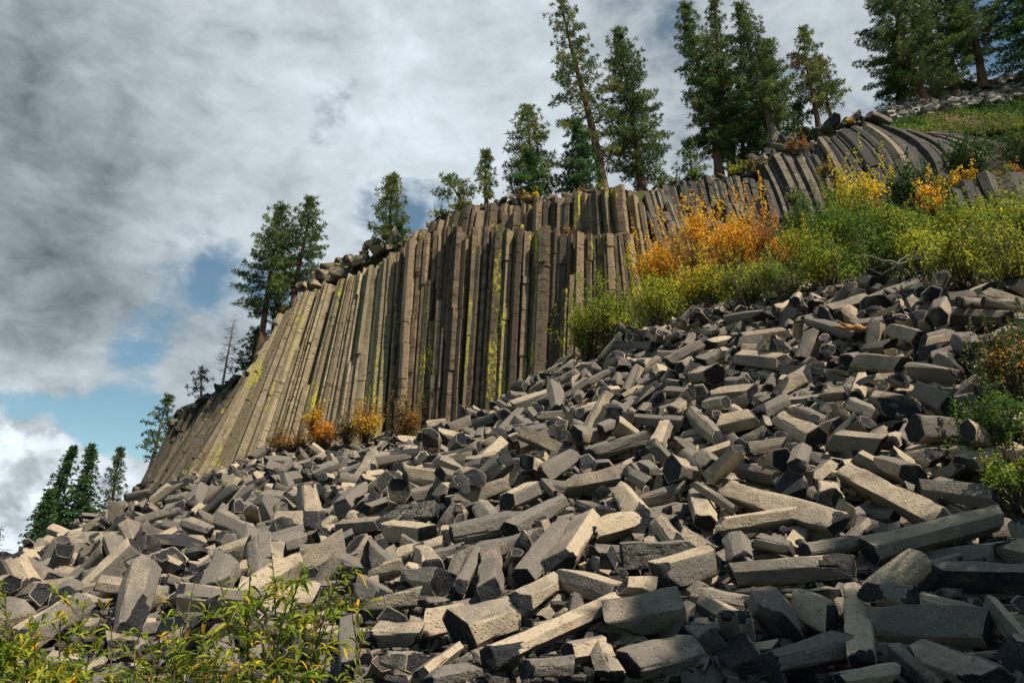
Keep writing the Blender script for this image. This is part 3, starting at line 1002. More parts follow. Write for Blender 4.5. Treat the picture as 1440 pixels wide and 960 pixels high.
-2048,4014,337,99,162,-910,-367,562,1312,8,
105,992,74,218,-324,920,38,345,568,5,
101,1481,214,714,662,-227,-6,384,432,8,
-20,2816,642,215,638,-632,-383,470,1150,16,
477,1851,463,369,592,-668,-259,339,697,21,
-1373,2571,170,607,-339,-448,562,630,882,15,
189,3666,996,167,-248,-394,869,502,1291,21,
111,1101,119,221,-817,397,-354,402,503,11,
1142,1733,666,122,-766,617,134,435,1040,19,
417,2069,529,90,227,-402,-883,432,882,23,
-95,1373,143,411,111,62,-903,374,338,13,
612,2654,874,547,33,597,-585,372,801,17,
167,3259,884,159,-987,2,9,423,945,9,
837,2443,866,393,791,-403,-239,389,384,21,
-1193,4562,768,820,-533,-113,-177,543,1457,8,
-1508,4016,536,473,-88,777,407,435,848,23,
432,3016,982,330,333,399,788,497,461,2,
221,1331,179,72,984,165,-12,310,491,13,
-818,2882,387,60,-224,-696,-679,421,854,9,
532,1223,200,498,748,-219,-380,365,763,19,
-597,1434,64,181,-297,252,903,419,783,15,
647,1264,244,542,813,32,-209,345,677,1,
458,2980,999,152,-208,337,-906,436,1067,2,
31,1040,70,516,-32,82,-852,367,474,2,
-1456,4023,546,242,618,604,441,542,812,18,
-1558,3891,487,529,-333,-351,697,728,1128,19,
-450,1131,10,405,878,165,197,289,345,17,
-1820,3542,256,899,323,-270,-117,591,1203,22,
383,2476,660,970,63,-231,36,317,730,11,
432,2488,685,266,96,937,205,375,758,22,
-338,963,10,519,-212,-785,-264,253,311,21,
-796,3271,497,146,-45,-987,-55,532,1000,15,
712,2250,738,42,21,957,-285,462,812,21,
33,1093,82,11,-41,592,-805,265,387,1,
740,2524,868,644,-639,-357,-223,334,703,23,
467,2774,848,234,6,852,-468,406,692,17,
656,2815,1016,251,-878,90,-397,466,832,3,
-92,1029,62,291,343,378,809,366,542,0,
-776,1463,39,230,38,-280,-931,415,1066,3,
-1781,3909,392,603,-292,-521,529,471,1152,2,
-1173,2710,230,903,-403,122,84,516,1900,14,
598,1544,357,87,611,-483,-621,404,527,10,
-613,2188,228,664,-630,-193,353,541,1048,2,
868,2752,1036,459,800,-357,151,345,716,8,
928,2416,915,558,710,430,-19,273,532,19,
72,2599,594,345,771,-175,-506,534,753,10,
-773,3443,538,681,-484,219,504,579,785,18,
351,2113,531,420,-349,805,-231,402,443,3,
985,3025,1201,668,-702,70,-239,473,563,18,
1041,1652,582,890,399,-194,-104,428,562,14,
1241,2138,883,303,81,339,-887,411,926,0,
966,1596,520,750,343,25,565,380,551,11,
-2013,3480,182,356,514,-779,-42,463,1284,7,
-605,1557,81,375,242,-698,-561,591,586,8,
352,1322,210,703,-9,-256,664,330,823,3,
1092,2138,853,362,-831,-311,-287,451,386,12,
-1822,3912,382,499,97,-656,558,504,784,13,
1036,2687,1068,388,-864,-224,-229,434,677,17,
165,2071,440,156,-924,-235,259,492,922,11,
190,1345,184,361,863,-221,-275,291,648,3,
147,1354,175,204,-522,827,50,377,953,11,
781,1876,614,334,864,65,372,428,375,10,
1158,2420,1006,14,-531,-537,-655,536,541,4,
159,1994,399,26,-876,-312,368,343,857,15,
291,3093,882,374,-258,-625,635,461,721,2,
457,1983,518,694,-272,666,6,370,278,3,
168,1526,272,204,-929,-121,-284,273,268,5,
745,1567,406,509,-120,-167,836,271,451,7,
1058,2303,931,128,-535,-773,-316,424,589,14,
67,1082,86,45,750,-639,-165,299,611,21,
-493,1209,36,613,-754,-46,-232,306,469,12,
-947,2857,331,432,798,-55,416,552,1133,12,
-1635,3720,358,619,584,502,154,399,863,6,
-166,3282,726,661,662,342,86,406,827,15,
368,812,37,371,265,-687,-566,306,567,1,
918,1647,576,115,-218,-334,910,293,408,5,
352,2352,603,628,632,-205,-405,426,547,12,
-25,1919,320,652,-71,747,111,402,1020,11,
-590,2625,355,85,-402,-698,-586,511,693,12,
674,2615,887,209,-196,585,759,419,838,6,
-531,2954,478,94,-174,725,660,506,1900,13,
-109,1664,219,317,-681,543,-376,356,1076,9,
692,1833,518,624,676,-131,-368,304,442,18,
455,2949,978,155,631,-743,162,397,837,14,
-424,2553,377,129,25,-946,295,377,979,16,
748,2146,699,124,-932,59,-335,438,1076,4,
800,2264,771,532,751,-372,-123,352,499,14,
87,2744,647,408,570,-581,-414,595,777,19,
322,1900,394,72,623,-765,-144,424,687,11,
-1001,3327,462,448,-647,272,-553,669,887,17,
114,1239,136,401,-615,595,-328,359,601,15,
504,2821,940,507,300,786,-186,384,505,8,
173,3901,1073,432,-448,-536,570,502,1127,3,
592,1407,308,727,-602,-270,188,348,523,4,
-245,1775,224,311,151,774,-530,320,517,1,
633,1916,528,952,-196,-211,-107,323,508,11,
659,2069,603,410,799,25,439,239,481,20,
317,2517,667,202,-361,877,-244,428,757,23,
918,2874,1112,718,-535,-344,283,426,655,3,
-523,2610,368,310,-876,-343,138,412,711,8,
790,2635,970,586,224,-40,-778,552,1210,19,
1146,2174,889,417,226,-159,-866,404,756,12,
117,2173,496,495,-371,-213,-756,515,506,14,
455,2616,785,356,-31,424,-832,457,824,23,
-634,1223,19,416,-722,-338,-438,176,223,17,
-218,3322,707,554,523,-636,128,458,1320,9,
-80,2457,485,535,788,-106,285,488,615,17,
806,2523,889,90,146,944,283,381,784,20,
398,1065,121,947,95,-185,247,284,495,3,
-283,1294,75,185,-872,439,-113,347,516,18,
-628,1705,126,278,-306,518,-749,430,765,21,
377,1391,275,16,199,-806,557,257,281,16,
-64,935,46,956,-194,6,-219,356,544,9,
-1190,3078,327,883,-59,-396,244,509,627,1,
544,1710,406,665,390,17,636,315,346,17,
-167,1928,313,78,471,-286,831,449,498,10,
971,2090,788,301,882,339,130,334,770,3,
531,2851,961,125,7,119,985,501,1039,1,
1054,2088,820,268,-304,912,55,399,424,5,
229,3036,798,881,19,-426,206,391,1157,9,
292,2549,671,663,-88,624,404,593,653,1,
853,2355,841,399,425,-232,-779,358,789,3,
945,2752,1066,856,-253,197,-406,345,464,16,
-630,1462,81,305,11,-815,-493,434,983,7,
456,825,54,26,2,882,-471,391,798,5,
-17,1996,351,336,416,714,451,640,1014,21,
-646,3881,662,466,-348,799,-155,631,984,20,
870,2043,702,390,-859,212,-257,347,421,10,
447,2891,885,850,-195,-431,231,423,704,19,
123,1903,337,300,792,-463,-263,318,708,19,
723,3388,1232,948,-283,-110,-98,339,801,20,
647,3056,1087,165,-377,-223,884,489,1227,20,
659,2093,620,483,-267,-758,347,314,472,5,
-1153,2102,122,105,-99,213,966,495,608,10,
-1963,3418,186,782,-305,434,-328,486,1189,1,
1204,2384,985,348,-125,832,-413,352,707,22,
207,1204,169,700,41,-299,647,325,474,4,
1155,2620,1067,62,182,-28,-981,381,982,0,
285,2587,708,712,-587,-333,192,379,523,0,
679,2076,622,530,-53,-414,739,317,573,1,
-644,4042,723,156,518,837,86,518,1773,18,
911,1990,694,904,168,-348,181,427,735,22,
-663,1221,20,418,783,392,242,269,362,8,
-602,2022,207,939,-303,-83,-138,593,1900,6,
677,2658,917,626,493,-30,604,477,534,16,
446,1466,280,132,43,938,318,378,458,0,
-69,1783,262,38,646,-753,-119,433,1645,14,
-162,3017,609,72,-964,-70,245,516,633,7,
-917,3321,486,176,-394,-892,135,666,597,13,
394,2742,797,92,852,383,345,576,1110,11,
116,950,56,500,255,152,813,306,347,8,
223,3426,935,609,707,-160,323,499,1276,13,
-977,1783,91,25,164,969,-185,648,1333,10,
-978,3455,515,119,753,450,464,514,877,18,
629,2191,650,630,-92,-377,673,304,666,3,
1294,1983,832,505,647,-398,-409,447,827,1,
391,2430,635,376,-829,251,-328,449,648,23,
1060,2664,1066,149,-984,31,-88,387,576,0,
-477,1306,66,336,914,-182,136,398,485,17,
855,1960,649,276,-546,787,78,426,427,5,
-560,1070,6,4,312,936,165,326,427,7,
-437,2134,298,267,-546,704,-366,422,819,18,
263,2371,617,429,-424,-339,723,446,783,18,
-837,3246,447,602,-98,436,662,471,1188,23,
669,1848,515,268,-927,-208,-161,424,863,23,
375,2086,517,683,367,617,-133,456,390,23,
653,2253,691,251,-696,-670,-68,397,826,3,
-326,2536,402,277,301,-907,-98,473,906,18,
10,3081,724,78,880,-437,-170,424,1052,17,
-1357,3024,247,341,732,465,-363,609,782,20,
939,1483,431,543,616,570,29,289,272,22,
598,1315,269,727,519,-285,348,329,402,8,
898,2345,861,268,-817,492,-138,267,625,0,
-122,3235,718,328,695,527,362,435,934,7,
354,2635,724,682,331,-150,634,467,1080,12,
815,1526,422,59,451,795,401,294,693,5,
687,1742,477,878,-80,-268,389,379,854,13,
1091,1758,663,558,756,167,298,284,549,6,
-364,1160,38,803,-208,-97,-550,287,424,14,
713,1995,628,599,-464,415,-503,348,446,15,
-438,1230,48,703,527,-154,453,480,451,2,
-1054,2409,187,373,264,190,-869,558,1504,11,
744,1989,620,512,386,485,594,427,962,11,
720,3625,1320,300,-504,805,87,441,735,7,
393,1362,229,784,-602,-3,-152,407,484,0,
606,3484,1194,538,-750,243,-297,409,919,4,
-458,1914,199,300,-118,-67,944,393,753,12,
-163,1140,73,760,-649,8,-33,343,449,0,
72,1119,103,114,571,675,453,398,940,23,
-156,1851,261,43,-840,409,354,282,291,7,
778,1706,500,65,-389,-916,-73,419,901,18,
-1183,3813,553,51,-443,857,-259,482,1253,17,
703,1341,293,618,617,4,488,433,660,5,
956,2640,1019,272,-738,592,173,301,561,8,
-817,3496,543,662,-647,3,379,497,788,6,
206,1984,407,289,49,-364,-884,412,752,5,
470,1448,269,159,99,280,-942,391,1007,9,
-1212,3041,308,930,-201,106,-288,362,814,10,
-1184,2895,263,613,727,-159,265,519,839,13,
111,1289,154,417,-225,-530,703,321,404,3,
533,1816,463,373,-900,69,214,476,713,1,
512,995,114,525,-130,621,-568,399,846,22,
96,1624,240,684,-645,307,-148,389,778,13,
-1021,1904,106,128,-322,-911,224,345,1083,9,
-224,2432,416,189,981,-19,-48,428,783,8,
937,1834,636,707,-618,181,-293,416,670,11,
-608,1335,86,592,623,-504,-87,541,940,19,
1052,1600,552,114,225,-109,-961,307,482,5,
-79,4130,971,97,708,277,642,411,980,23,
635,2705,903,609,737,-286,65,405,900,14,
-1067,3331,468,279,-110,927,-226,402,972,22,
332,953,77,227,693,622,285,343,726,19,
1041,2779,1122,587,724,330,154,403,707,12,
-503,2168,238,302,-129,762,558,644,1160,7,
-1404,2674,186,592,-131,189,-773,601,1227,3,
-1379,3425,377,521,-552,260,-598,577,919,8,
158,1710,302,503,526,592,-347,374,715,22,
761,1849,558,668,-561,-488,-25,359,835,12,
694,2758,997,772,52,-141,-617,435,550,2,
553,2676,849,709,-46,-448,542,390,492,5,
-328,1168,46,490,-862,123,-39,254,346,0,
243,1502,262,180,-697,610,-331,277,874,8,
416,1504,286,22,-76,476,876,423,716,22,
404,3508,1066,868,-127,0,-479,413,874,6,
800,3082,1150,276,82,644,-709,443,1099,6,
430,2664,792,402,-666,584,232,443,498,18,
1207,2221,912,377,244,377,810,517,852,2,
-1497,3823,460,336,-46,-355,-871,452,902,18,
-768,4016,669,648,700,295,-53,368,883,7,
926,1575,491,206,-119,29,971,337,570,10,
30,1419,178,764,-120,-565,-288,445,558,11,
-1700,3849,426,250,-843,23,-475,455,1460,13,
240,3233,893,140,838,-378,-368,545,682,5,
613,2551,826,64,365,521,-769,425,942,6,
539,2264,650,766,614,-32,-186,372,949,6,
742,2587,900,85,964,-141,208,366,700,16,
597,1468,324,431,65,82,-896,315,394,20,
-1372,4517,703,493,-818,-83,-285,744,1075,11,
-188,910,30,112,297,-559,-766,382,458,12,
-1210,4295,678,797,-144,-60,584,502,1180,8,
-1379,3957,543,539,175,820,-82,453,686,18,
-151,1187,76,955,-18,-169,241,362,399,9,
-237,894,18,71,-151,-656,736,333,610,16,
432,1069,127,556,-766,267,-181,275,357,11,
756,2050,682,265,-411,862,-133,308,649,12,
-521,2119,241,295,-32,418,859,450,889,11,
-639,1404,62,132,254,351,-891,316,953,8,
-486,1175,18,858,115,-18,500,258,515,13,
759,1574,427,248,869,-330,-273,287,493,2,
-1219,2829,259,74,869,-481,-92,458,1003,17,
-1676,4260,561,359,-543,-565,507,460,881,19,
-116,1141,77,322,-247,-548,731,223,502,1,
-570,1327,48,362,-783,-437,254,385,776,8,
-842,1656,94,365,88,29,-926,341,800,10,
302,1334,202,156,236,-458,-842,314,526,23,
-135,4145,917,499,-476,710,-139,421,849,6,
-1401,3147,278,406,-261,200,-852,606,1231,16,
870,2645,986,259,946,-92,-172,293,557,1,
736,1882,561,104,113,833,-532,383,479,15,
-1895,3861,356,867,-14,-353,352,704,1219,3,
220,2564,625,878,-241,-316,269,465,1068,9,
-689,3766,626,66,-112,164,978,459,1371,12,
-961,4010,632,690,-663,-283,-61,431,1074,9,
-33,3174,743,376,-51,-768,516,296,647,20,
763,2969,1091,887,-425,-179,9,343,719,23,
455,2035,494,290,-901,-263,-185,386,936,3,
-1647,3987,493,120,-501,-656,552,489,1859,7,
-1017,3225,450,656,591,-46,-466,515,655,16,
921,2780,1070,319,-845,-418,-98,412,833,16,
1006,2333,914,30,666,744,36,674,965,14,
-621,1234,17,374,-859,325,-131,227,360,8,
701,2441,807,898,4,-144,-417,285,596,8,
472,1590,359,349,176,-729,-562,339,577,7,
373,1270,192,236,205,940,-138,278,654,16,
-521,2392,287,572,-158,93,-800,587,704,5,
1266,2360,990,95,281,-497,-815,532,577,18,
289,979,62,88,155,-722,-668,205,247,5,
-2154,3757,194,835,-143,-356,394,744,1169,3,
-1883,3740,312,547,-533,-384,-520,429,811,13,
323,1079,137,194,215,-878,382,239,542,16,
133,1416,188,326,-924,-24,-198,328,560,17,
-2291,4321,294,741,411,509,-151,606,792,19,
313,1294,190,629,-388,-620,264,309,691,16,
201,2359,543,332,710,60,-619,673,626,7,
637,2004,567,981,162,-110,9,350,828,8,
-321,3006,574,456,847,229,-148,468,773,23,
831,2856,1069,421,465,333,704,418,791,18,
322,2213,552,85,188,-675,708,345,994,5,
670,3419,1212,336,48,681,649,390,804,18,
605,2301,689,20,352,907,-230,330,795,5,
240,4284,1214,291,-33,956,19,320,778,18,
-620,1050,1,499,482,-378,-613,266,527,1,
-352,2067,297,808,31,-127,575,437,1041,6,
587,2735,895,770,-297,106,-555,356,807,5,
920,1788,605,839,-349,139,-393,282,335,5,
-13,1255,113,236,63,674,697,246,427,17,
289,3033,841,565,391,16,-727,440,677,10,
417,2581,729,60,-525,474,704,425,642,23,
667,1238,263,404,609,-507,-457,286,381,7,
443,873,55,294,-167,-38,940,341,682,2,
176,1363,186,415,-662,-603,161,292,463,19,
-344,2731,456,23,544,-798,-258,474,1159,23,
407,1773,380,157,-932,-266,-187,281,574,18,
-560,2913,430,602,131,-371,-695,622,816,3,
490,1545,345,88,956,277,34,363,649,11,
-699,3407,517,188,-533,584,582,697,724,7,
-794,1591,73,676,-379,138,-617,384,715,19,
1088,1639,590,751,14,-218,623,388,479,11,
1071,1972,770,936,91,293,-173,376,648,21,
610,2780,976,269,961,-68,-9,329,645,2,
409,1033,112,111,-701,-704,-27,342,580,9,
-1198,2403,126,480,796,363,66,437,1020,18,
-594,1391,55,119,184,-656,-722,427,320,12,
-623,3402,524,603,-300,164,-721,736,1386,9,
-1850,3215,172,833,-496,-189,158,521,1060,8,
781,3219,1191,606,706,-75,359,425,420,18,
299,4044,1181,724,-442,348,-400,492,593,20,
-786,1724,117,446,548,-344,-618,600,949,18,
383,2653,745,952,-136,52,-268,376,608,12,
-427,1974,218,496,-825,-265,58,371,680,21,
202,1077,93,677,675,63,287,366,754,14,
603,1282,258,9,667,732,-140,377,291,22,
-890,2992,392,298,-272,280,-871,537,736,7,
-903,2817,317,797,244,-515,201,543,1112,13,
-1450,2753,189,668,619,39,410,653,646,11,
-884,4270,720,645,664,-175,-336,374,710,19,
-1237,2232,128,283,184,767,545,491,1867,9,
-411,1946,199,608,-36,568,553,437,328,13,
894,1693,555,682,-486,307,-452,360,671,6,
-360,1354,94,759,-402,-211,467,623,767,17,
-42,4135,988,205,679,-497,-500,497,863,8,
-486,4115,764,160,-930,330,22,499,767,14,
-767,3526,559,911,300,-60,-275,549,1411,9,
556,2750,886,461,391,526,598,392,847,4,
-945,3506,512,347,-576,734,99,427,992,13,
119,3632,940,458,715,215,-483,338,531,21,
245,1575,283,626,-270,-687,-252,362,601,19,
-344,3162,584,895,298,30,-330,539,1413,8,
81,3822,980,559,591,7,581,525,763,6,
770,2456,843,645,-309,545,-437,492,658,9,
453,1594,335,292,-608,719,-169,423,1009,13,
-684,3519,573,367,-432,-824,8,354,739,15,
720,1878,552,625,52,524,-576,327,466,0,
887,2971,1144,982,155,-21,-105,284,587,12,
1069,2636,1057,717,-242,549,-354,313,448,2,
-310,2842,511,422,-14,-764,488,487,707,23,
-332,3264,637,562,164,-489,-646,433,1297,0,
762,1764,520,369,133,618,-682,385,551,17,
341,3358,979,306,785,316,436,486,1088,0,
276,2624,698,374,764,348,394,273,641,18,
217,1171,132,965,-171,-180,87,329,704,12,
-763,4248,729,190,975,-5,119,292,629,15,
-46,3220,744,62,-45,-228,-971,402,808,21,
-794,3817,609,514,-822,-246,-2,691,867,21,
1033,2550,1003,619,731,-287,-15,370,600,12,
501,2696,831,272,877,-368,150,347,439,18,
-1236,4352,697,744,616,-228,125,470,938,10,
458,2009,502,526,-806,127,240,344,473,0,
-201,1382,117,880,-27,-32,473,317,648,15,
343,1075,118,839,-390,-351,143,275,612,18,
278,1522,282,92,761,-525,371,332,722,11,
680,2887,1043,877,294,-167,341,463,1145,10,
761,1608,441,440,-88,830,-332,374,679,20,
208,936,62,151,983,101,19,279,676,7,
-762,3592,555,441,410,-797,37,574,1088,5,
467,3655,1160,532,-173,235,795,283,493,3,
-647,3255,511,831,-136,123,-524,582,917,20,
-1525,3661,373,472,-37,310,-825,442,1075,17,
805,2483,863,614,345,23,-710,353,516,5,
-1888,3490,246,304,301,-340,-838,331,988,19,
-718,1336,18,316,117,-914,228,176,274,13,
-689,2423,300,73,118,-292,946,434,1226,3,
392,3942,1199,333,-147,899,-245,374,565,21,
-1720,3019,157,507,-765,2,-397,456,850,20,
743,2742,977,334,866,199,314,362,528,15,
707,2576,877,934,345,-84,-46,324,448,0,
107,903,38,124,902,308,277,395,440,0,
754,1877,567,169,488,-579,-631,293,506,7,
866,1528,425,352,920,-112,132,382,651,4,
291,1005,78,725,-634,238,123,249,532,16,
-1120,4369,718,95,221,956,168,675,688,8,
756,3295,1215,164,923,189,292,314,617,15,
726,2649,923,445,-577,-683,-41,292,693,18,
724,2505,850,264,615,428,607,330,434,13,
582,1284,235,374,-203,-408,808,235,552,16,
-227,2600,470,666,-595,-405,195,421,764,12,
-238,1983,315,5,-933,-327,148,365,901,0,
308,1950,409,881,-325,-311,146,381,584,1,
686,3395,1199,61,868,363,334,325,826,21,
443,3684,1154,132,-907,-36,-399,379,662,1,
-1252,3154,322,814,-42,354,458,403,929,19,
-695,1485,53,123,-534,394,-738,219,433,8,
345,3135,908,102,212,774,-587,430,991,2,
871,2578,955,321,167,208,-909,390,785,11,
-346,1914,189,621,-674,304,-261,351,706,8,
-299,3211,641,103,634,-763,65,453,608,8,
-22,3190,768,427,217,120,870,438,605,19,
431,2137,553,213,953,-169,131,467,1014,14,
164,3064,810,743,295,479,363,511,668,17,
-1236,2165,127,632,153,-30,-759,456,630,11,
584,2706,870,896,-210,87,-380,316,524,23,
-1303,2400,143,311,-441,817,-203,480,863,12,
-1100,4753,795,770,570,161,237,744,1767,8,
564,1373,274,164,-972,-167,-34,402,500,12,
-26,1733,249,147,-269,772,557,374,710,5,
-715,1729,106,806,-87,-145,568,576,613,5,
804,3163,1189,814,-64,76,-573,330,372,7,
809,2791,1029,392,-879,11,-270,348,602,14,
337,2016,454,214,220,402,-863,414,853,19,
1122,1686,631,225,289,311,877,265,619,21,
-1242,4054,604,607,-559,539,-168,738,879,16,
332,2508,645,170,-674,693,-192,317,743,20,
-16,2217,423,278,252,911,170,327,676,0,
832,1801,569,641,-515,-517,237,406,702,12,
35,2668,601,451,295,839,-71,471,732,23,
624,2747,927,567,-193,292,746,285,608,16,
347,3562,1046,489,-399,-750,199,344,460,13,
676,2141,651,910,105,-275,292,350,511,16,
853,2509,915,586,776,47,231,285,643,6,
537,2747,866,608,-174,-346,692,336,707,13,
-774,2249,197,79,578,792,-181,355,1286,12,
410,3700,1137,892,-309,-130,-304,353,688,23,
1280,2163,903,429,-360,823,-100,465,421,10,
-809,2548,280,725,-643,6,247,540,1351,3,
-986,3355,486,65,-854,471,-213,416,658,18,
-1359,4173,616,627,-78,543,-553,342,849,8,
-201,3282,684,21,-290,-820,494,598,1302,20,
308,3847,1118,332,-14,-104,938,431,1004,1,
200,1640,274,114,223,843,476,407,684,16,
-967,3836,580,963,-222,-67,-141,605,1900,11,
779,2732,986,416,-329,759,-378,435,863,1,
-640,3960,694,874,-135,-199,-423,516,837,9,
-1496,4170,585,40,60,375,-924,454,1056,9,
-1150,2813,257,857,140,69,-491,561,549,7,
1210,2474,1020,54,-217,768,601,485,478,11,
-54,872,35,639,166,-68,748,353,510,7,
667,1221,231,201,384,666,607,304,637,14,
348,3284,954,404,-656,-635,-62,397,709,15,
-113,2870,585,522,-529,-663,87,353,646,18,
-141,3403,749,243,168,-952,80,489,973,20,
597,2730,923,594,68,-340,726,360,467,15,
-1434,4134,596,805,100,-220,541,487,458,9,
-670,1285,19,63,-984,-151,71,301,343,19,
-513,1129,12,495,125,-149,-847,203,354,12,
-1552,3772,433,221,742,588,-234,394,483,11,
-1572,4107,515,265,539,682,-418,490,584,1,
-288,3609,699,63,-488,-264,-829,447,1082,15,
-454,2257,298,830,-66,257,-492,511,1757,0,
97,1930,382,802,-241,-521,-167,306,291,23,
650,3414,1197,192,-375,-698,579,324,506,1,
-174,1884,249,121,-667,-702,-219,427,636,13,
-34,860,31,484,390,-339,706,340,330,16,
148,1923,351,94,-737,-648,-169,296,370,12,
177,1288,163,12,14,-985,173,336,828,23,
575,1426,293,610,581,-189,-505,260,242,4,
-864,2090,163,764,-498,-349,216,432,344,21,
-309,1212,50,480,-554,29,-679,293,299,15,
536,1525,355,46,-595,801,42,386,922,0,
629,2413,766,914,249,-92,306,440,1063,10,
856,2787,1047,582,-419,-674,178,289,591,1,
-113,2375,477,628,272,-184,-706,486,792,1,
738,1604,459,810,-226,51,-539,342,356,8,
379,3738,1130,140,-563,-802,142,435,703,4,
294,2924,802,416,361,82,831,410,431,2,
-341,1939,214,262,28,-728,634,451,389,4,
352,3637,1076,885,-315,-283,196,322,630,12,
-1136,3697,521,623,603,385,316,520,1097,12,
-397,2791,471,900,-31,-199,386,436,1130,23,
988,2720,1059,662,743,-12,96,307,317,2,
973,2449,953,676,211,212,-674,457,602,6,
875,2875,1099,117,56,989,-71,309,411,14,
593,1503,330,714,-574,-392,76,285,630,13,
667,2169,659,554,366,103,741,340,476,0,
606,1113,173,909,215,-146,327,304,555,13,
-233,2750,510,306,271,3,913,400,688,14,
-42,2846,598,723,-107,-565,382,426,708,11,
-527,1366,50,266,-663,-318,-624,325,377,5,
688,1911,571,135,-981,102,94,304,664,12,
618,1769,459,40,-248,-35,967,433,822,3,
-1172,4238,667,285,-81,578,-760,425,636,15,
414,3233,1000,2,615,-786,61,461,765,18,
371,1544,308,814,-563,138,-33,359,1197,22,
342,1430,257,486,-237,746,388,415,521,5,
289,3388,949,92,-371,810,445,480,906,19,
342,3828,1135,509,-654,-559,30,323,618,18,
984,1553,498,224,931,135,254,296,423,14,
1056,1809,676,678,669,-142,268,292,660,9,
989,2034,769,395,-31,113,911,306,1110,5,
-96,4158,948,821,-305,-428,223,573,821,14,
570,2187,618,57,956,-287,-22,379,815,0,
-2055,3937,292,305,184,-572,-739,428,704,18,
-906,3671,554,7,742,189,643,501,863,15,
853,1679,518,45,-950,168,-261,376,845,7,
886,2704,1021,246,-831,-368,-337,319,409,1,
-851,2600,297,220,-829,-474,-197,547,656,2,
1230,1929,790,925,-150,-304,174,335,1046,0,
582,1930,506,757,38,236,609,245,436,7,
795,2874,1064,199,363,896,160,452,694,12,
-1356,4101,582,656,732,-129,130,463,888,10,
1113,2644,1065,95,955,143,242,332,843,4,
-38,3118,705,664,-524,371,-383,391,698,16,
-653,2312,250,165,162,-194,-953,373,1368,2,
792,1231,245,331,101,-283,895,370,917,10,
30,3261,787,547,-658,-516,-20,417,1032,2,
-1586,2713,124,263,166,686,-658,408,695,21,
595,2347,722,863,-286,271,316,498,660,21,
560,3483,1155,390,-232,851,265,313,596,5,
-1433,4211,614,505,-844,-66,166,407,416,20,
152,2379,530,235,685,-539,-430,675,1124,5,
1061,2471,973,821,-172,113,-533,446,385,11,
296,1566,281,792,-426,423,-111,405,742,13,
569,2816,942,297,668,556,-395,322,515,13,
590,1233,205,398,900,62,166,320,579,9,
-1633,3755,368,232,-829,369,-349,347,770,1,
-48,3182,715,476,804,-5,-356,441,500,7,
-1022,4434,750,416,175,-838,-307,498,766,8,
1173,2360,964,312,-549,769,-102,395,912,4,
-935,4256,702,579,765,-246,-135,281,540,18,
321,3601,1043,562,-392,-471,555,422,502,9,
250,1993,432,791,-328,-510,-78,356,267,18,
-563,3907,661,182,326,496,784,468,1193,4,
-874,4387,752,140,-568,-810,-41,429,947,4,
-612,3662,599,11,-366,817,-445,504,1146,8,
576,1635,388,293,-220,-373,852,436,974,7,
1052,2117,843,523,327,703,355,311,382,12,
759,2169,729,787,478,256,294,352,987,19,
945,2672,1029,321,181,329,869,285,640,4,
-213,1338,98,282,791,455,298,316,469,0,
-775,4083,694,99,-590,-797,-77,473,799,14,
-414,3088,533,180,750,320,551,467,988,7,
288,3610,1024,743,-506,-379,221,372,815,7,
-197,2371,421,329,-101,-501,-794,293,738,3,
850,2680,992,250,-846,-449,-141,366,385,17,
500,2247,617,164,811,141,544,396,433,11,
-1538,4118,548,412,-232,-599,646,471,955,21,
704,2080,637,569,-727,340,-179,304,535,18,
-381,1423,97,755,-307,-419,400,423,792,9,
914,1489,424,621,433,0,-654,321,669,15,
846,2939,1113,57,-755,625,191,360,482,22,
-836,2709,331,112,62,981,143,543,922,3,
-1159,4517,741,8,251,637,729,500,876,14,
-2222,4328,340,221,-379,829,-346,727,1313,2,
68,1001,77,219,972,-32,83,274,726,13,
-1257,4241,656,476,-729,412,269,372,738,12,
-1652,4255,538,285,147,341,-884,486,1010,17,
-1030,4181,668,602,686,212,350,434,554,12,
-1883,4144,411,925,-14,316,210,469,752,13,
1036,2513,977,366,804,-313,-349,340,534,16,
-851,4444,775,166,-904,385,-81,403,473,13,
803,1824,562,162,165,947,223,249,535,2,
-1014,4669,791,13,-762,-641,87,440,1570,16,
1227,1881,775,219,-726,-625,-186,459,377,7,
522,3039,1013,796,540,-242,-125,629,587,22,
-938,4233,688,155,33,-95,983,292,598,20,
357,1433,230,15,-441,-583,682,210,350,2,
516,2256,639,837,3,362,411,216,714,7,
-243,1734,193,418,-847,283,-165,403,823,15,
325,3796,1112,417,-472,696,-346,362,443,20,
390,3319,997,356,894,-219,162,395,818,11,
394,3623,1100,600,-318,-587,440,375,692,8,
436,1970,453,328,316,-143,-879,291,457,1,
-159,1323,107,435,-329,470,-694,364,581,10,
-1656,3695,334,180,-521,668,-500,427,459,19,
907,2908,1123,801,-103,-489,330,396,571,22,
953,1475,436,183,793,294,502,379,486,0,
-1233,2919,269,158,-368,11,916,403,352,3,
548,1784,426,316,-931,102,-153,327,574,10,
350,1500,268,571,13,807,149,395,669,23,
856,2851,1070,503,-656,-560,-54,365,521,13,
26,2104,392,275,-237,408,-838,446,790,15,
-229,1675,168,25,-50,895,443,379,487,0,
721,2756,973,105,615,-440,-646,400,539,22,
132,2640,624,706,90,409,-571,461,394,5,
435,2970,908,296,-867,242,-319,413,636,23,
1165,1845,752,128,23,-966,225,382,673,21,
636,2262,687,497,-817,-1,-292,216,279,20,
-574,1644,109,41,286,-816,-500,443,1236,13,
574,3532,1183,247,-285,902,208,493,913,19,
-1352,3320,364,744,154,25,-650,434,886,23,
-569,3308,554,417,-281,811,300,731,608,1,
-802,2058,142,239,784,-207,-535,536,576,11,
463,1146,155,943,183,-210,184,348,732,5,
-1086,3238,409,901,327,-244,-145,502,753,21,
333,2703,739,568,804,-123,124,380,674,2,
129,1693,265,956,220,-165,102,396,463,10,
988,2133,821,399,667,-508,371,362,526,12,
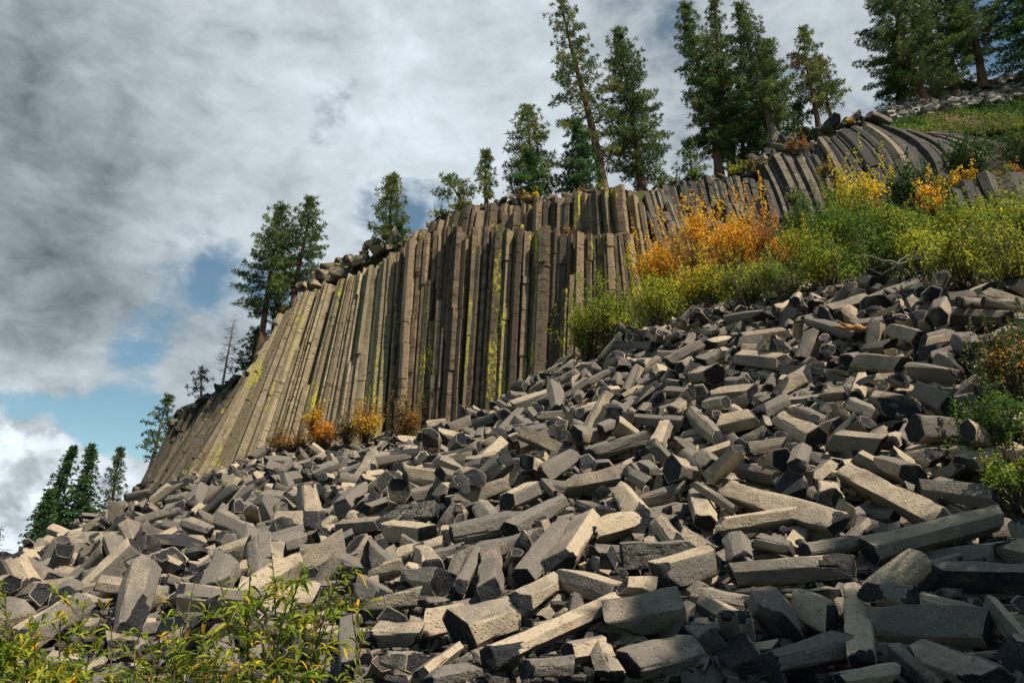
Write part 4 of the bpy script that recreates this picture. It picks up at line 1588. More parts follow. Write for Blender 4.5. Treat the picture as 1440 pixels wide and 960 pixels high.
-128,2883,569,265,-395,790,-387,402,1018,6,
914,2136,770,201,588,-432,-654,379,663,7,
115,3718,954,178,-586,-790,-24,455,827,16,
-798,3975,629,289,-331,-891,-112,461,1127,2,
-1200,4409,717,382,862,-191,-274,502,729,19,
-278,1939,224,73,-348,781,514,412,977,13,
419,1005,108,421,327,-383,-754,386,996,23,
-518,2874,449,522,301,-745,-286,514,814,13,
-6,2311,478,9,948,279,152,509,684,3,
44,3912,980,479,-207,381,763,383,812,23,
869,1709,542,547,482,1,684,288,685,11,
320,1145,134,714,-366,273,-530,349,744,22,
879,2303,818,199,80,972,-96,293,609,16,
61,2924,709,191,-79,15,-978,633,903,4,
-170,4170,907,529,121,-87,835,363,766,18,
-410,1248,63,886,-139,98,-431,326,521,10,
910,1968,713,79,-720,638,261,230,380,17,
326,1289,188,476,553,258,633,298,701,2,
461,2229,591,83,-107,-900,414,368,773,10,
-780,1734,80,652,753,31,89,316,923,22,
12,951,53,486,176,-154,-842,253,393,15,
255,2680,682,542,-532,518,-395,340,553,2,
249,2354,583,867,-166,-71,465,298,1131,20,
-1807,3011,138,886,111,170,417,603,1135,8,
-1209,3723,525,859,-71,46,-504,516,698,8,
-80,3166,707,14,294,892,343,399,299,1,
839,2297,795,596,-400,619,-318,284,688,8,
819,2163,743,115,172,624,-754,382,596,14,
-1313,4218,643,580,31,280,-765,330,820,19,
-301,2511,411,405,25,404,-820,446,833,20,
-1153,2477,160,489,-266,-32,830,419,1594,21,
386,2521,683,216,171,775,-569,261,352,23,
883,2212,787,362,522,-198,-746,340,587,23,
1276,2218,914,135,-916,-208,-316,295,533,20,
-153,1156,88,31,-579,400,-710,266,237,9,
-169,1694,203,194,-471,289,810,465,384,11,
166,2994,781,261,-740,351,510,535,621,7,
-144,1272,100,928,-329,20,172,380,586,17,
-1089,4056,619,18,-504,-822,-264,321,524,6,
-791,3235,467,456,624,-622,120,511,736,4,
534,2383,689,725,574,13,380,394,485,16,
630,2942,1023,431,348,-809,-197,447,440,19,
396,2028,497,227,-425,-129,867,568,426,4,
-752,2894,396,193,-65,-173,964,433,1087,23,
-526,3675,624,493,-643,-64,-583,472,665,2,
619,2218,652,26,583,-190,789,364,273,22,
76,1560,221,253,792,539,135,340,807,15,
945,1504,442,453,872,-182,-35,225,228,21,
-629,3197,476,77,-156,-728,-663,502,949,14,
537,1461,299,458,-163,159,860,409,307,2,
485,2833,884,858,-300,-362,208,359,491,20,
430,2051,507,326,667,641,196,363,272,4,
885,2427,893,457,-139,-133,868,448,720,13,
760,2558,895,450,560,-319,-619,419,699,16,
-578,1500,87,147,-23,-488,860,490,469,13,
-48,4032,933,454,240,262,-817,513,737,10,
-101,2708,532,113,64,-241,962,495,592,1,
-894,2194,152,276,-764,-575,-98,658,1499,13,
1296,1936,803,57,-877,-460,-125,333,501,12,
-1645,3446,271,423,523,740,9,515,981,1,
-1255,3522,439,585,-306,-140,738,621,1086,21,
-856,3267,475,142,143,-974,106,432,629,21,
-1132,4149,642,45,665,700,256,433,925,1,
-1328,2560,141,493,217,577,614,530,1173,8,
-815,2454,250,514,634,-577,32,592,457,19,
1149,1734,681,124,12,-861,-493,305,686,7,
-100,1535,172,989,-44,129,48,308,378,23,
-455,1797,158,223,669,661,256,354,652,0,
-1368,4205,612,205,-946,174,182,367,719,4,
884,1728,574,93,-610,-765,186,211,218,17,
750,1441,355,507,-650,527,-208,325,515,0,
1261,1890,769,687,80,195,-696,391,796,19,
-501,3627,626,718,-486,-368,335,376,692,16,
-102,1790,233,372,610,-433,-550,395,768,8,
-1990,3823,261,249,-685,2,684,476,600,15,
564,1141,174,772,-270,501,-282,348,428,11,
154,2664,658,221,154,953,140,437,707,10,
-247,977,22,39,952,-288,-95,280,289,19,
-547,4277,780,589,238,135,-761,417,878,11,
974,2529,975,710,581,-273,-289,268,347,6,
523,1942,504,8,30,995,95,478,993,7,
-876,4151,678,889,-355,-278,82,412,434,18,
-411,3435,609,271,-307,-912,0,450,951,3,
-1474,3999,499,248,-674,679,-151,447,581,1,
-561,3530,572,90,-238,631,733,576,1294,18,
-686,2973,423,948,-119,52,289,409,915,19,
582,2683,851,739,-528,-414,-55,228,297,13,
393,2010,456,409,893,-70,174,306,495,17,
-752,2047,147,509,397,-308,-699,620,1059,6,
318,3452,986,508,-59,-441,737,350,618,20,
1012,2637,1028,525,-785,-276,-181,250,312,13,
-379,2754,433,588,-653,-383,284,639,828,18,
-1322,3880,526,514,796,5,319,496,1282,5,
434,3354,1053,889,191,-416,24,379,985,15,
-292,1889,200,124,285,-397,-864,298,555,12,
634,2358,731,81,-394,-912,80,342,759,4,
968,1449,422,907,163,120,-369,360,544,19,
-536,3575,615,920,43,-7,389,442,386,2,
1003,2461,945,489,521,-171,-679,414,968,21,
-1008,4395,741,294,892,340,-47,453,581,0,
330,2075,471,289,-741,510,-326,301,758,8,
-437,1856,186,801,-272,-376,378,371,432,1,
-963,1824,108,304,-545,667,407,315,378,17,
370,975,86,768,545,39,334,219,401,7,
1091,2093,810,308,335,-345,-821,424,964,9,
1087,2525,1006,472,412,-344,-699,364,831,18,
88,3687,927,753,134,19,-644,400,858,7,
-1216,3030,280,33,-723,-678,128,486,801,2,
1105,2066,821,32,194,-977,-83,350,608,9,
-146,1576,174,625,368,-299,619,294,436,13,
123,3968,1040,75,-904,-127,401,522,461,13,
513,1345,242,542,-303,588,-518,268,665,22,
819,1841,582,339,769,-453,-296,316,468,13,
-1592,2851,147,592,-339,179,709,547,603,4,
779,1793,541,317,-848,217,-366,287,345,6,
-417,2108,259,29,-233,-966,-109,659,748,20,
164,1151,120,143,938,314,33,216,404,6,
-2002,3903,292,575,-780,14,249,272,905,9,
595,2789,950,757,-13,-196,623,286,488,1,
210,906,43,601,685,-91,-402,221,360,18,
620,3219,1109,729,-510,107,-443,414,634,14,
268,2661,688,542,-214,141,-800,254,406,17,
942,1731,600,106,600,775,170,310,725,4,
-611,2782,377,286,-605,737,-97,476,797,1,
-234,2921,573,560,198,294,-749,412,895,22,
-1694,3828,376,241,124,-379,-885,580,609,13,
-1786,4295,528,362,-459,-86,806,532,1045,4,
-37,2564,510,615,-177,281,715,643,826,21,
-1128,4333,685,120,-334,-358,864,340,535,0,
876,1764,577,576,344,-658,343,433,444,2,
645,1893,521,212,-315,-512,-771,256,416,12,
-283,3112,608,310,-650,683,121,459,814,7,
506,2793,861,883,-77,-322,333,374,518,4,
1141,2514,1025,646,611,-12,458,286,366,19,
-883,2369,209,733,-680,-12,-21,449,1088,11,
446,2340,624,551,-133,-253,784,366,859,7,
-1684,4523,586,63,-88,394,913,744,1049,2,
-847,4618,832,738,-652,-129,-112,674,1709,10,
-234,2224,376,130,-219,840,-479,408,1445,7,
357,1456,268,287,-49,842,454,395,613,20,
-138,1835,241,144,-301,912,-239,383,385,3,
-1096,2061,112,448,-199,308,-816,509,905,6,
751,2622,928,771,-446,294,-347,359,605,1,
910,1591,495,870,442,-198,-91,311,381,2,
-694,4239,738,108,-968,-219,63,407,601,20,
-904,4370,749,36,-814,577,-58,353,431,1,
-908,1622,44,433,30,233,870,390,610,8,
1051,1858,696,216,163,692,-669,337,573,9,
-453,1529,122,34,302,482,-822,513,1167,14,
200,1556,248,356,845,-391,-77,433,481,19,
771,1208,235,336,-89,-671,654,408,564,21,
513,1816,432,840,-212,121,484,395,398,21,
99,812,26,301,123,-17,-946,387,454,0,
-584,2456,291,0,-263,-217,940,499,1433,20,
204,2377,578,694,-73,212,684,240,525,10,
142,3493,900,343,-111,99,927,454,650,13,
966,2339,886,139,926,-345,-60,420,704,9,
509,2563,763,603,741,-206,214,297,639,21,
-96,3188,673,600,-351,666,273,305,511,4,
-703,4033,668,614,-42,-635,466,482,591,8,
876,2096,719,99,-835,-443,-312,274,327,6,
-328,2413,371,404,772,-164,-464,391,902,12,
463,2197,569,942,-80,73,-317,422,749,10,
-800,4208,706,716,-86,608,331,461,486,11,
-714,3608,572,343,664,564,352,489,1323,19,
-1035,2585,221,859,65,-24,-507,623,668,16,
993,2570,1001,888,297,-123,-328,304,441,3,
-285,2045,323,251,722,605,223,440,1057,6,
1040,2024,769,743,228,181,-603,365,642,8,
1247,2000,826,694,439,-570,-24,431,524,12,
798,1910,624,59,-994,-51,73,266,422,0,
-612,1118,17,319,-748,-582,-23,310,551,9,
760,1274,273,834,53,315,-450,282,573,6,
-1717,4245,547,103,-689,-718,0,565,512,9,
-623,3908,626,579,-206,786,-65,411,923,1,
921,2604,985,317,-805,-498,-57,334,492,23,
614,2817,974,927,-30,332,-171,388,576,3,
-1910,3370,162,538,-521,-612,-253,395,907,21,
919,2687,1026,310,91,479,-816,291,400,0,
-169,2383,437,245,-101,-261,928,386,851,6,
490,1526,321,207,961,107,149,361,793,1,
270,1177,139,109,-883,436,139,304,620,18,
24,1117,97,318,-753,15,-576,308,271,17,
186,1531,239,548,360,218,723,334,765,18,
586,2891,984,413,-197,561,-690,297,709,16,
319,3211,921,941,171,-270,113,382,573,3,
-432,2039,224,292,-870,116,-380,341,524,15,
817,2262,773,550,409,130,716,344,336,17,
-1289,2750,211,308,161,321,881,557,965,16,
415,1111,139,695,695,-56,-172,346,650,13,
-367,2987,525,181,-591,757,211,557,983,15,
218,2273,525,682,553,444,180,315,543,3,
1038,1747,632,304,-830,464,-55,299,771,22,
492,3180,1046,354,-825,436,66,548,1319,18,
731,3158,1147,741,-474,113,-461,336,429,19,
26,1568,219,575,-360,311,-666,415,697,23,
753,2049,654,251,-769,579,103,357,772,9,
-452,1626,132,60,238,-729,-639,412,1042,12,
-960,3187,423,97,-927,255,256,642,658,9,
-484,3250,539,226,-690,-519,-451,426,833,17,
-57,3158,670,596,-689,356,-210,296,513,11,
-1379,2840,211,531,-771,38,-348,353,1342,3,
888,2163,750,239,91,925,-282,263,581,13,
-767,3294,450,360,133,497,-779,346,1314,5,
-463,3621,622,742,422,166,494,485,1083,19,
906,2053,715,802,-15,274,-531,370,821,6,
-513,3867,671,709,-438,378,-403,318,1015,7,
182,3241,853,993,109,-1,-40,477,820,2,
460,3293,1058,152,184,945,223,326,888,10,
199,2644,640,373,-754,536,-69,289,1100,17,
644,1153,178,621,144,-365,679,277,315,16,
322,1760,340,426,-887,-58,-167,238,284,9,
479,973,101,345,135,121,921,384,823,6,
-433,1468,94,765,598,236,38,385,884,6,
98,3102,758,668,-169,-86,-719,374,805,12,
-217,1887,262,303,-207,-928,61,234,467,15,
250,2778,735,390,-798,150,-435,433,847,11,
118,3878,1017,567,331,-102,-747,438,655,9,
568,2972,999,740,328,-372,-454,433,562,19,
-1081,3569,520,806,-207,149,-535,743,1268,17,
-1598,3835,427,117,30,539,-834,456,1732,5,
-945,4469,758,872,-218,-338,278,397,743,3,
-708,1478,38,538,-301,-514,597,306,429,21,
-174,3064,614,139,972,-29,187,429,590,17,
420,2297,593,15,-222,895,386,301,683,3,
-1241,4506,730,244,-294,723,-576,609,692,12,
212,2961,771,140,-343,790,488,384,513,20,
-895,2649,284,713,504,-44,-486,486,1274,14,
-982,2941,337,318,-928,-62,-184,674,1677,14,
607,2937,1004,696,-91,216,678,268,371,1,
8,4033,980,727,153,164,-649,346,471,15,
-2018,3571,184,486,-6,-766,421,348,612,15,
-1422,3428,349,243,145,420,862,376,882,18,
259,2641,659,102,-371,756,529,286,441,2,
-598,4100,704,165,-597,-747,-244,626,600,5,
-519,2270,258,428,345,49,834,406,663,15,
614,982,114,219,252,-201,-921,286,305,14,
-107,2499,494,350,-429,725,-410,505,532,22,
-316,1834,183,373,-640,611,-280,275,515,15,
340,3466,999,473,-209,-593,617,336,484,15,
-1724,4117,500,389,-646,648,109,496,1022,6,
-572,2364,274,2,-764,537,359,477,991,20,
924,2296,853,58,752,534,-383,382,445,21,
-77,1967,298,211,-238,-888,-331,422,612,4,
-353,1304,68,81,-43,734,-673,345,776,15,
41,2236,428,880,-370,-241,-174,560,600,11,
-363,2348,341,199,412,693,-558,232,238,8,
220,1370,197,711,-516,-420,228,308,603,1,
-1222,2286,111,356,859,-364,-44,605,672,14,
-1214,3351,379,605,-643,374,-284,536,1037,18,
354,2774,797,581,-88,299,-752,412,760,0,
98,2493,553,387,-61,639,-661,460,904,8,
-1507,4320,602,138,-486,-500,704,456,780,15,
-914,3439,495,816,-303,-270,411,523,917,12,
209,2693,662,680,-152,-60,715,338,725,10,
-1112,4049,606,532,-5,-220,818,337,801,16,
1091,2384,954,319,-32,-402,858,436,600,4,
459,3667,1144,264,42,905,-331,250,515,10,
261,2759,718,954,-28,-283,95,418,823,8,
-483,2560,358,783,-323,-280,452,413,987,14,
738,2818,1018,373,79,858,-345,303,537,16,
-1485,4394,619,763,84,-381,515,471,975,2,
-1997,3860,278,288,913,49,-284,317,706,1,
731,2730,954,274,-426,859,-73,328,450,11,
-675,1731,95,134,700,-266,649,358,396,14,
784,1908,602,192,-958,182,107,316,745,13,
-1520,4256,576,351,-35,-915,198,527,707,11,
101,2624,590,363,-263,-55,892,426,880,3,
251,2897,760,900,-98,194,-378,370,664,6,
-728,3714,569,346,-352,-257,-831,261,992,18,
-103,3245,681,749,213,-54,-625,467,848,16,
-378,1962,199,6,353,669,654,249,339,2,
937,1959,711,758,325,563,-56,354,423,6,
389,2244,572,197,245,55,-948,268,380,23,
-216,3047,601,240,-688,586,-355,380,504,19,
-694,3329,491,251,558,550,568,491,847,6,
-663,1709,105,675,-643,-273,236,266,814,9,
-450,4263,814,370,277,55,-885,634,778,8,
-71,3440,770,890,-78,-430,-132,612,709,3,
600,2667,860,431,-782,-437,-106,247,320,20,
426,2631,765,237,938,223,117,334,556,1,
-402,2676,409,864,-50,-279,-417,419,949,10,
-723,4226,717,318,138,210,914,314,407,9,
518,2633,799,130,875,359,300,279,585,19,
31,1168,86,506,-130,136,842,202,254,20,
792,3008,1109,94,-631,-724,-263,358,570,4,
-406,1285,57,30,478,835,271,321,743,15,
-2060,3892,261,90,-125,23,988,522,775,12,
12,2933,657,266,-186,563,760,444,614,16,
669,2289,730,612,641,37,461,351,702,6,
-811,4076,662,21,96,401,911,443,993,0,
-134,852,16,97,219,-262,-935,383,478,4,
759,1351,296,711,648,-39,-269,302,548,21,
301,1784,356,65,510,-829,-219,375,444,2,
-1125,2133,113,968,10,-235,-87,419,944,20,
-153,1237,84,73,979,175,75,273,494,11,
-1970,3929,307,242,-954,116,131,470,966,2,
-833,1941,150,870,-485,63,-62,659,891,17,
1117,2406,967,224,231,409,854,345,674,13,
-10,4053,971,800,-34,-69,595,284,636,14,
-64,2996,619,426,736,119,513,333,785,11,
-16,1316,118,389,-856,333,72,242,489,20,
-548,2833,412,209,-378,-26,902,480,1208,21,
-1389,2302,130,885,-200,309,284,510,827,21,
1135,2478,994,24,-824,553,121,372,279,16,
-594,2508,329,428,240,280,825,442,771,23,
-280,2797,494,844,-522,-117,44,511,667,22,
-110,2575,507,35,-70,-98,-992,494,695,10,
-323,2047,272,353,-213,512,754,377,532,16,
-291,1132,44,856,-329,-172,359,196,265,5,
845,2525,916,649,-232,-92,-719,242,415,8,
47,3866,939,97,-783,612,54,487,962,6,
569,1116,148,905,329,-55,263,233,356,0,
-93,1870,253,706,-659,-256,46,301,699,1,
-520,2566,341,846,-197,-493,53,343,488,22,
54,1164,108,22,-682,-716,150,378,841,19,
-620,3833,620,666,492,244,505,525,692,12,
-2057,3472,152,131,536,821,-145,540,1158,22,
453,2383,649,429,717,-433,-339,428,556,10,
-463,1166,13,120,-306,-939,105,232,187,9,
-561,4004,705,214,228,-772,553,384,852,16,
-1280,4274,661,161,-232,723,630,276,687,14,
937,2493,944,572,792,-112,-180,312,655,1,
-63,1981,339,623,488,14,-610,403,1152,2,
508,2447,698,214,628,-748,-14,376,317,4,
377,1374,230,153,-896,-405,-103,332,655,7,
751,1162,222,755,429,-417,-270,380,708,7,
28,1220,120,119,980,-31,155,373,420,1,
232,3505,955,570,-145,488,645,433,512,18,
-559,4179,742,806,-501,105,-297,527,931,10,
-653,1135,5,184,365,795,448,158,177,0,
84,2883,677,937,-196,33,-287,424,1098,15,
621,1873,494,224,729,516,391,415,851,3,
-1630,3897,420,394,-103,910,-80,556,1057,15,
128,3784,979,464,682,-561,-60,424,914,12,
-568,3956,661,39,-582,-521,-624,467,852,7,
532,2858,927,33,-854,-519,-3,349,500,13,
-672,2240,215,238,569,-229,-753,596,921,14,
875,1364,345,890,258,-325,188,285,477,21,
172,3860,1031,343,-69,-343,872,458,413,18,
-770,1393,19,744,663,48,65,202,465,13,
-1461,3806,457,133,233,-581,-769,396,805,4,
-521,4062,719,658,295,138,-679,460,762,2,
940,1914,666,498,-755,-371,-211,302,498,1,
724,1657,451,148,277,835,453,365,878,4,
-629,2564,349,27,-67,177,-982,395,1263,20,
-1346,4328,653,2,492,827,-273,376,1198,8,
-1051,4224,674,65,-963,255,-55,383,409,2,
-143,1947,285,849,33,-257,460,391,756,23,
-1278,3404,369,120,-594,787,113,345,751,12,
635,2271,675,579,-794,-158,-91,242,411,14,
-1231,3571,480,291,-903,267,-169,744,1541,2,
-134,3183,635,791,88,-35,-604,451,756,5,
-417,1390,79,446,-296,-700,473,439,1019,2,
347,1575,292,132,26,879,-458,350,728,15,
-39,984,54,424,521,-328,-665,324,744,3,
1135,1977,800,227,501,-789,-274,299,539,12,
-1111,1813,68,61,211,946,238,479,1150,18,
109,1420,206,97,828,-478,276,325,431,4,
-1757,3882,349,875,233,-197,376,479,856,10,
568,1555,344,886,373,-220,164,234,543,3,
-927,2199,181,425,442,-335,-715,474,1128,5,
-451,4032,725,173,-613,559,-531,409,742,12,
288,3335,930,234,300,924,44,381,370,9,
-1311,2978,244,110,206,888,-396,478,975,15,
365,1953,429,392,-900,65,-176,544,622,0,
215,1766,320,399,-110,558,720,341,549,8,
-717,1821,111,214,342,-890,212,365,492,9,
115,1891,316,155,-196,-378,892,401,946,5,
745,1284,259,543,-58,386,-743,306,786,0,
-1124,4584,762,443,814,85,-364,366,468,17,
489,2095,543,218,-415,807,-360,328,410,12,
900,2240,814,727,-105,254,-629,439,918,20,
-219,1908,238,78,252,219,-939,349,515,17,
480,2440,679,418,889,-148,112,304,290,16,
535,1502,320,912,343,68,214,421,575,20,
-2049,3557,181,435,-626,-252,-597,426,875,3,
-159,2423,441,726,-120,420,532,416,396,18,
-1999,4373,425,712,-486,116,-493,444,1116,6,
-1638,4173,499,710,-632,-200,-238,446,420,9,
204,1610,261,848,-363,60,-380,247,314,12,
-1373,2658,138,914,158,-372,28,686,964,19,
-1440,3871,468,506,566,-300,-578,438,609,19,
-1084,3140,377,883,-140,-335,298,479,1821,4,
-540,1172,12,544,-98,-179,814,182,574,15,
-2033,4314,400,840,35,367,399,538,662,22,
503,2991,956,932,-144,-313,-109,318,769,20,
-372,2064,259,738,-373,-325,458,499,846,9,
751,1683,464,494,37,537,-682,328,406,21,
-644,4147,727,159,407,871,-222,519,1035,20,
293,2608,677,216,576,767,184,405,626,4,
521,2838,894,605,-369,531,465,397,297,4,
244,1683,304,882,-360,197,-230,428,715,10,
-52,3283,752,499,-769,-267,296,543,607,14,
-676,1247,15,272,122,-230,-926,306,438,10,
-740,4169,696,247,-114,-190,943,335,472,22,
879,1617,497,132,-706,-671,-184,349,685,9,
-522,1423,92,701,-245,501,-445,421,945,19,
718,1140,196,366,41,559,-743,337,635,6,
-15,1049,77,744,-631,-179,126,390,580,21,
710,1194,220,390,209,-681,-584,282,464,8,
-501,1448,71,253,-966,13,-47,415,1038,17,
-137,983,40,462,-792,344,-201,232,388,0,
-1156,1658,44,249,-910,24,331,373,423,21,
-1324,2151,100,363,265,-803,-391,487,1404,0,
-826,1263,3,855,215,152,447,192,357,0,
880,1301,317,911,4,-254,324,324,778,7,
-633,1010,7,505,-96,-236,824,279,986,0,
977,1282,339,692,-406,595,42,520,390,2,
705,1007,146,577,268,724,267,287,309,13,
-1095,1550,25,708,-675,168,124,398,890,13,
-1810,2611,67,282,-85,948,-123,733,1900,20,
731,990,175,304,661,-485,-486,491,425,3,
665,902,120,559,-217,714,-362,467,350,2,
797,1049,201,111,330,-776,526,406,872,7,
1180,1636,596,528,-826,159,-114,313,669,14,
-763,1144,-1,37,-309,944,-112,294,411,14,
-1145,1699,60,192,-967,154,70,510,1069,10,
593,876,83,78,-539,760,355,210,482,23,
840,1210,256,303,-300,-834,350,402,840,20,
-1018,1484,-4,62,-407,911,-14,232,424,7,
-906,1344,-9,588,-99,-148,-789,198,197,13,
-807,1289,35,26,477,862,167,510,769,0,
1098,1461,479,134,-273,739,602,389,1109,2,
-661,1435,48,44,-575,-403,-711,295,631,16,
-1797,2863,87,10,912,386,-136,704,1326,17,
669,961,132,592,-310,-105,-736,411,593,11,
1132,1568,542,187,106,130,-968,220,350,18,
-776,1190,-2,471,791,-386,63,263,325,15,
950,1429,401,32,478,840,254,393,375,2,
-1291,1893,93,879,80,-319,346,488,788,15,
1129,1506,521,178,711,-653,194,450,652,4,
-1351,1900,74,23,514,-634,-577,603,1023,8,
1074,1557,535,61,257,139,-954,277,704,1,
915,1180,251,751,-574,-318,-66,313,688,15,
607,921,98,818,-118,36,-562,341,439,20,
-732,1096,-1,74,-740,-403,-533,217,436,21,
-960,2092,160,80,-968,219,-92,596,1604,1,
839,1173,237,390,-105,-786,467,374,677,3,
989,1331,363,348,-876,-308,132,411,737,20,
-894,1357,11,128,186,-730,-645,309,604,22,
-1657,2589,76,545,-726,183,377,506,1071,3,
652,768,60,327,-935,102,86,381,858,23,
-724,1619,80,788,-499,-67,353,341,584,8,
-827,1211,-3,229,-17,-850,-474,236,576,4,
-2698,4476,124,663,-432,-334,512,633,1417,8,
845,1261,286,566,173,806,19,319,382,15,
-767,1165,5,311,-36,104,-944,209,256,15,
1136,1601,570,82,-258,-962,27,318,809,18,
697,873,101,207,613,-609,-458,373,1087,6,
1294,1716,693,451,660,566,198,350,550,7,
-981,1425,15,878,68,-180,-439,261,634,0,
775,1159,212,373,-485,-692,384,251,566,7,
861,1353,322,802,-301,-438,272,303,385,1,
799,1115,198,155,-986,40,44,356,739,12,
1210,1751,682,941,-183,205,-199,330,608,1,
1110,1505,494,191,-967,165,11,290,581,9,
639,932,96,871,-20,216,-442,272,528,8,
-731,1201,11,166,477,-731,-459,298,594,18,
-1117,1782,114,18,188,966,177,667,1091,3,
684,988,141,59,941,-325,75,347,634,14,
-1185,1795,72,120,-99,-759,632,417,1585,17,
-1103,2937,285,495,866,21,-69,446,758,2,
1328,1833,733,239,137,84,-958,284,305,2,
941,1341,354,831,383,174,-365,487,1213,10,
-1449,2283,115,878,-167,-55,-446,582,1599,7,
569,730,49,923,-78,-210,311,478,597,17,
1053,1482,463,139,-249,761,583,374,525,21,
-859,1326,8,644,632,-223,-369,203,501,12,
-799,1287,4,58,971,-5,-233,218,365,8,
865,1226,278,169,760,359,-516,615,685,7,
-1210,2429,160,385,-879,-90,-268,474,1168,4,
1094,1534,525,25,-442,885,145,307,518,22,
-1010,1513,16,242,390,858,232,333,755,11,
-1096,1499,23,182,-72,-981,-3,513,1250,20,
-1095,1607,19,474,487,-493,-544,410,487,3,
759,1062,178,150,359,693,607,395,571,19,
1288,1698,673,42,-62,-117,990,273,468,2,
907,1203,268,853,-419,-234,205,327,655,13,
1068,1536,511,260,844,162,441,265,314,5,
-936,1368,-5,12,-806,558,197,277,595,0,
662,1046,161,105,-451,-884,-61,402,545,8,
638,878,92,12,532,507,678,351,608,1,
1021,1500,465,951,-255,-133,115,247,407,22,
880,1135,225,387,794,197,425,403,428,15,
-681,1028,6,235,-214,-750,580,321,514,9,
720,934,133,188,-52,304,933,536,408,5,
-1327,2215,122,393,159,-786,449,476,740,8,
1239,1714,665,181,-968,141,-106,228,333,10,
1119,1575,563,605,83,-760,222,329,311,16,
905,1213,296,638,454,361,506,402,857,12,
-250,1375,91,234,629,682,291,269,638,11,
1296,1846,742,593,-669,-446,45,417,434,18,
662,939,103,854,-186,202,-442,277,649,6,)

def cast(px, py, off=0.0, y0=2.5, y1=60):
    Y = np.linspace(y0, y1, 900); p = at(px, py, 1.0) - np.array([0, 0, CZ])
    pts = np.outer(Y, p) + np.array([0, 0, CZ])
    g = pts[:, 2] - H(pts[:, 0], pts[:, 1]) - off
    k = np.where((g[:-1] > 0) & (g[1:] <= 0))[0]
    if len(k) == 0: return at(px, py, 30.0)
    k = k[0]; t = g[k] / (g[k] - g[k + 1])
    return at(px, py, Y[k] + (Y[k + 1] - Y[k]) * t)


def grid_mesh(name, P, mat, kind='structure', lco=False):
    ny, nx = P.shape[:2]
    i, j = np.meshgrid(np.arange(ny - 1), np.arange(nx - 1), indexing='ij')
    Q = np.stack([i * nx + j, i * nx + j + 1, (i + 1) * nx + j + 1, (i + 1) * nx + j], -1).reshape(-1, 4)
    V = P.reshape(-1, 3); A = None
    if lco: A = {'lco': ('FLOAT_VECTOR', V), 'tone': ('FLOAT', np.full(len(V), .2)), 'frac': ('FLOAT', np.zeros(len(V)))}
    o = link(name, mesh_of(name, V, [Q], [mat], A, 60))
    if kind: o['kind'] = kind
    return o


# valley floor falling gently away to the horizon
rr = np.concatenate([[0.01], np.geomspace(8, 3000, 40)]); aa = np.linspace(0, 2 * np.pi, 73)
R_, A_ = np.meshgrid(rr, aa, indexing='ij')
grid_mesh('ground', np.stack([R_ * np.cos(A_), R_ * np.sin(A_) + 20, -1.9 - .05 * np.maximum(0, R_ - 45)], -1), M_VALLEY)
# slope under the talus and the shrub belt
xs = np.arange(-62, 60.1, .6); ys = np.arange(-22, 64.1, .6); XX, YY = np.meshgrid(xs, ys)
ZZ = H(XX, YY)
wsm = lambda a, lo, hi: np.clip((a - lo) / (hi - lo), 0, 1)
fall = np.minimum.reduce([wsm(XX, -60, -38), wsm(-XX, -58, -45), wsm(YY, -20, -6), wsm(-YY, -63, -54)])
ZZ = np.maximum(ZZ, -2.2) * fall + (-2.6) * (1 - fall)
PXX, PYY, _ = proj(np.stack([XX, YY + 1e-6, ZZ], -1))
RT = np.random.RandomState(11)
ZZ = ZZ - .30 + RT.uniform(-.08, .08, ZZ.shape) * (YY > 6)
ZZ = np.where((YY < 6) | (XX < -35), ZZ + .27, ZZ)
grid_mesh('slope', np.stack([XX, YY, ZZ], -1), M_SOIL)

# plateau and upper hillside behind the rim
RIM = [(262, 574, 51), (345, 524, 50), (384, 488, 48.5), (402, 442, 48), (425, 412, 48), (480, 386, 47.5), (525, 358, 47), (570, 336, 46), (618, 314, 45),
       (660, 296, 44.5), (705, 287, 44), (760, 283, 43), (842, 271, 42), (872, 268, 41.7), (905, 269, 42.5), (960, 257, 44), (1040, 249, 46),
       (1085, 230, 46), (1120, 208, 46), (1150, 196, 46), (1185, 182, 45.7), (1222, 180, 45.7), (1256, 186, 45.7), (1300, 193, 45.7), (1350, 191, 46), (1440, 181, 45), (1580, 160, 45)]
CREST = {1222: (1232, 170, 50), 1256: (1262, 153, 54), 1300: (1310, 139, 56), 1350: (1370, 123, 57), 1440: (1455, 106, 57), 1580: (1600, 86, 57)}
rows = [[], [], [], []]
for (px, py, Y) in RIM:
    p = at(px, py, Y); q = CREST.get(px)
    c = at(*q) if q else p + np.array([1.0, 6.0, -.5 if px < 600 else .1])
    rows[0].append(p - np.array([0, .4, 1.2])); rows[1].append(p); rows[2].append(c); rows[3].append(c + np.array([2, 26, -3.0 if px < 600 else .5]))
rows = np.array(rows)


def resample(rows, nu, nv):
    u = np.linspace(0, rows.shape[1] - 1, nu); v = np.linspace(0, rows.shape[0] - 1, nv)
    a = np.stack([np.stack([np.interp(u, np.arange(rows.shape[1]), r[:, k]) for k in range(3)], -1) for r in rows])
    return np.stack([np.stack([np.interp(v, np.arange(rows.shape[0]), a[:, i, k]) for k in range(3)], -1) for i in range(nu)], 1)


PL = resample(rows, 160, 34)
PL[:, :, 2] += RT.uniform(-.10, .10, PL.shape[:2])
grid_mesh('plateau', PL, M_TURF)


def plateau_at(px, f):
    """a point of the plateau, f=0 at the rim, f=1 at the crest, 2 far behind"""
    u = np.interp(px, [r[0] for r in RIM], np.arange(len(RIM)))
    return np.array([np.interp(f + 1, np.arange(4), [np.interp(u, np.arange(len(RIM)), rows[i, :, k]) for i in range(4)]) for k in range(3)])


# ------------------------------------------------------------------ columned cliffs
def interp3(s, S_, P): return np.stack([np.interp(s, S_, P[:, k]) for k in range(3)], -1)


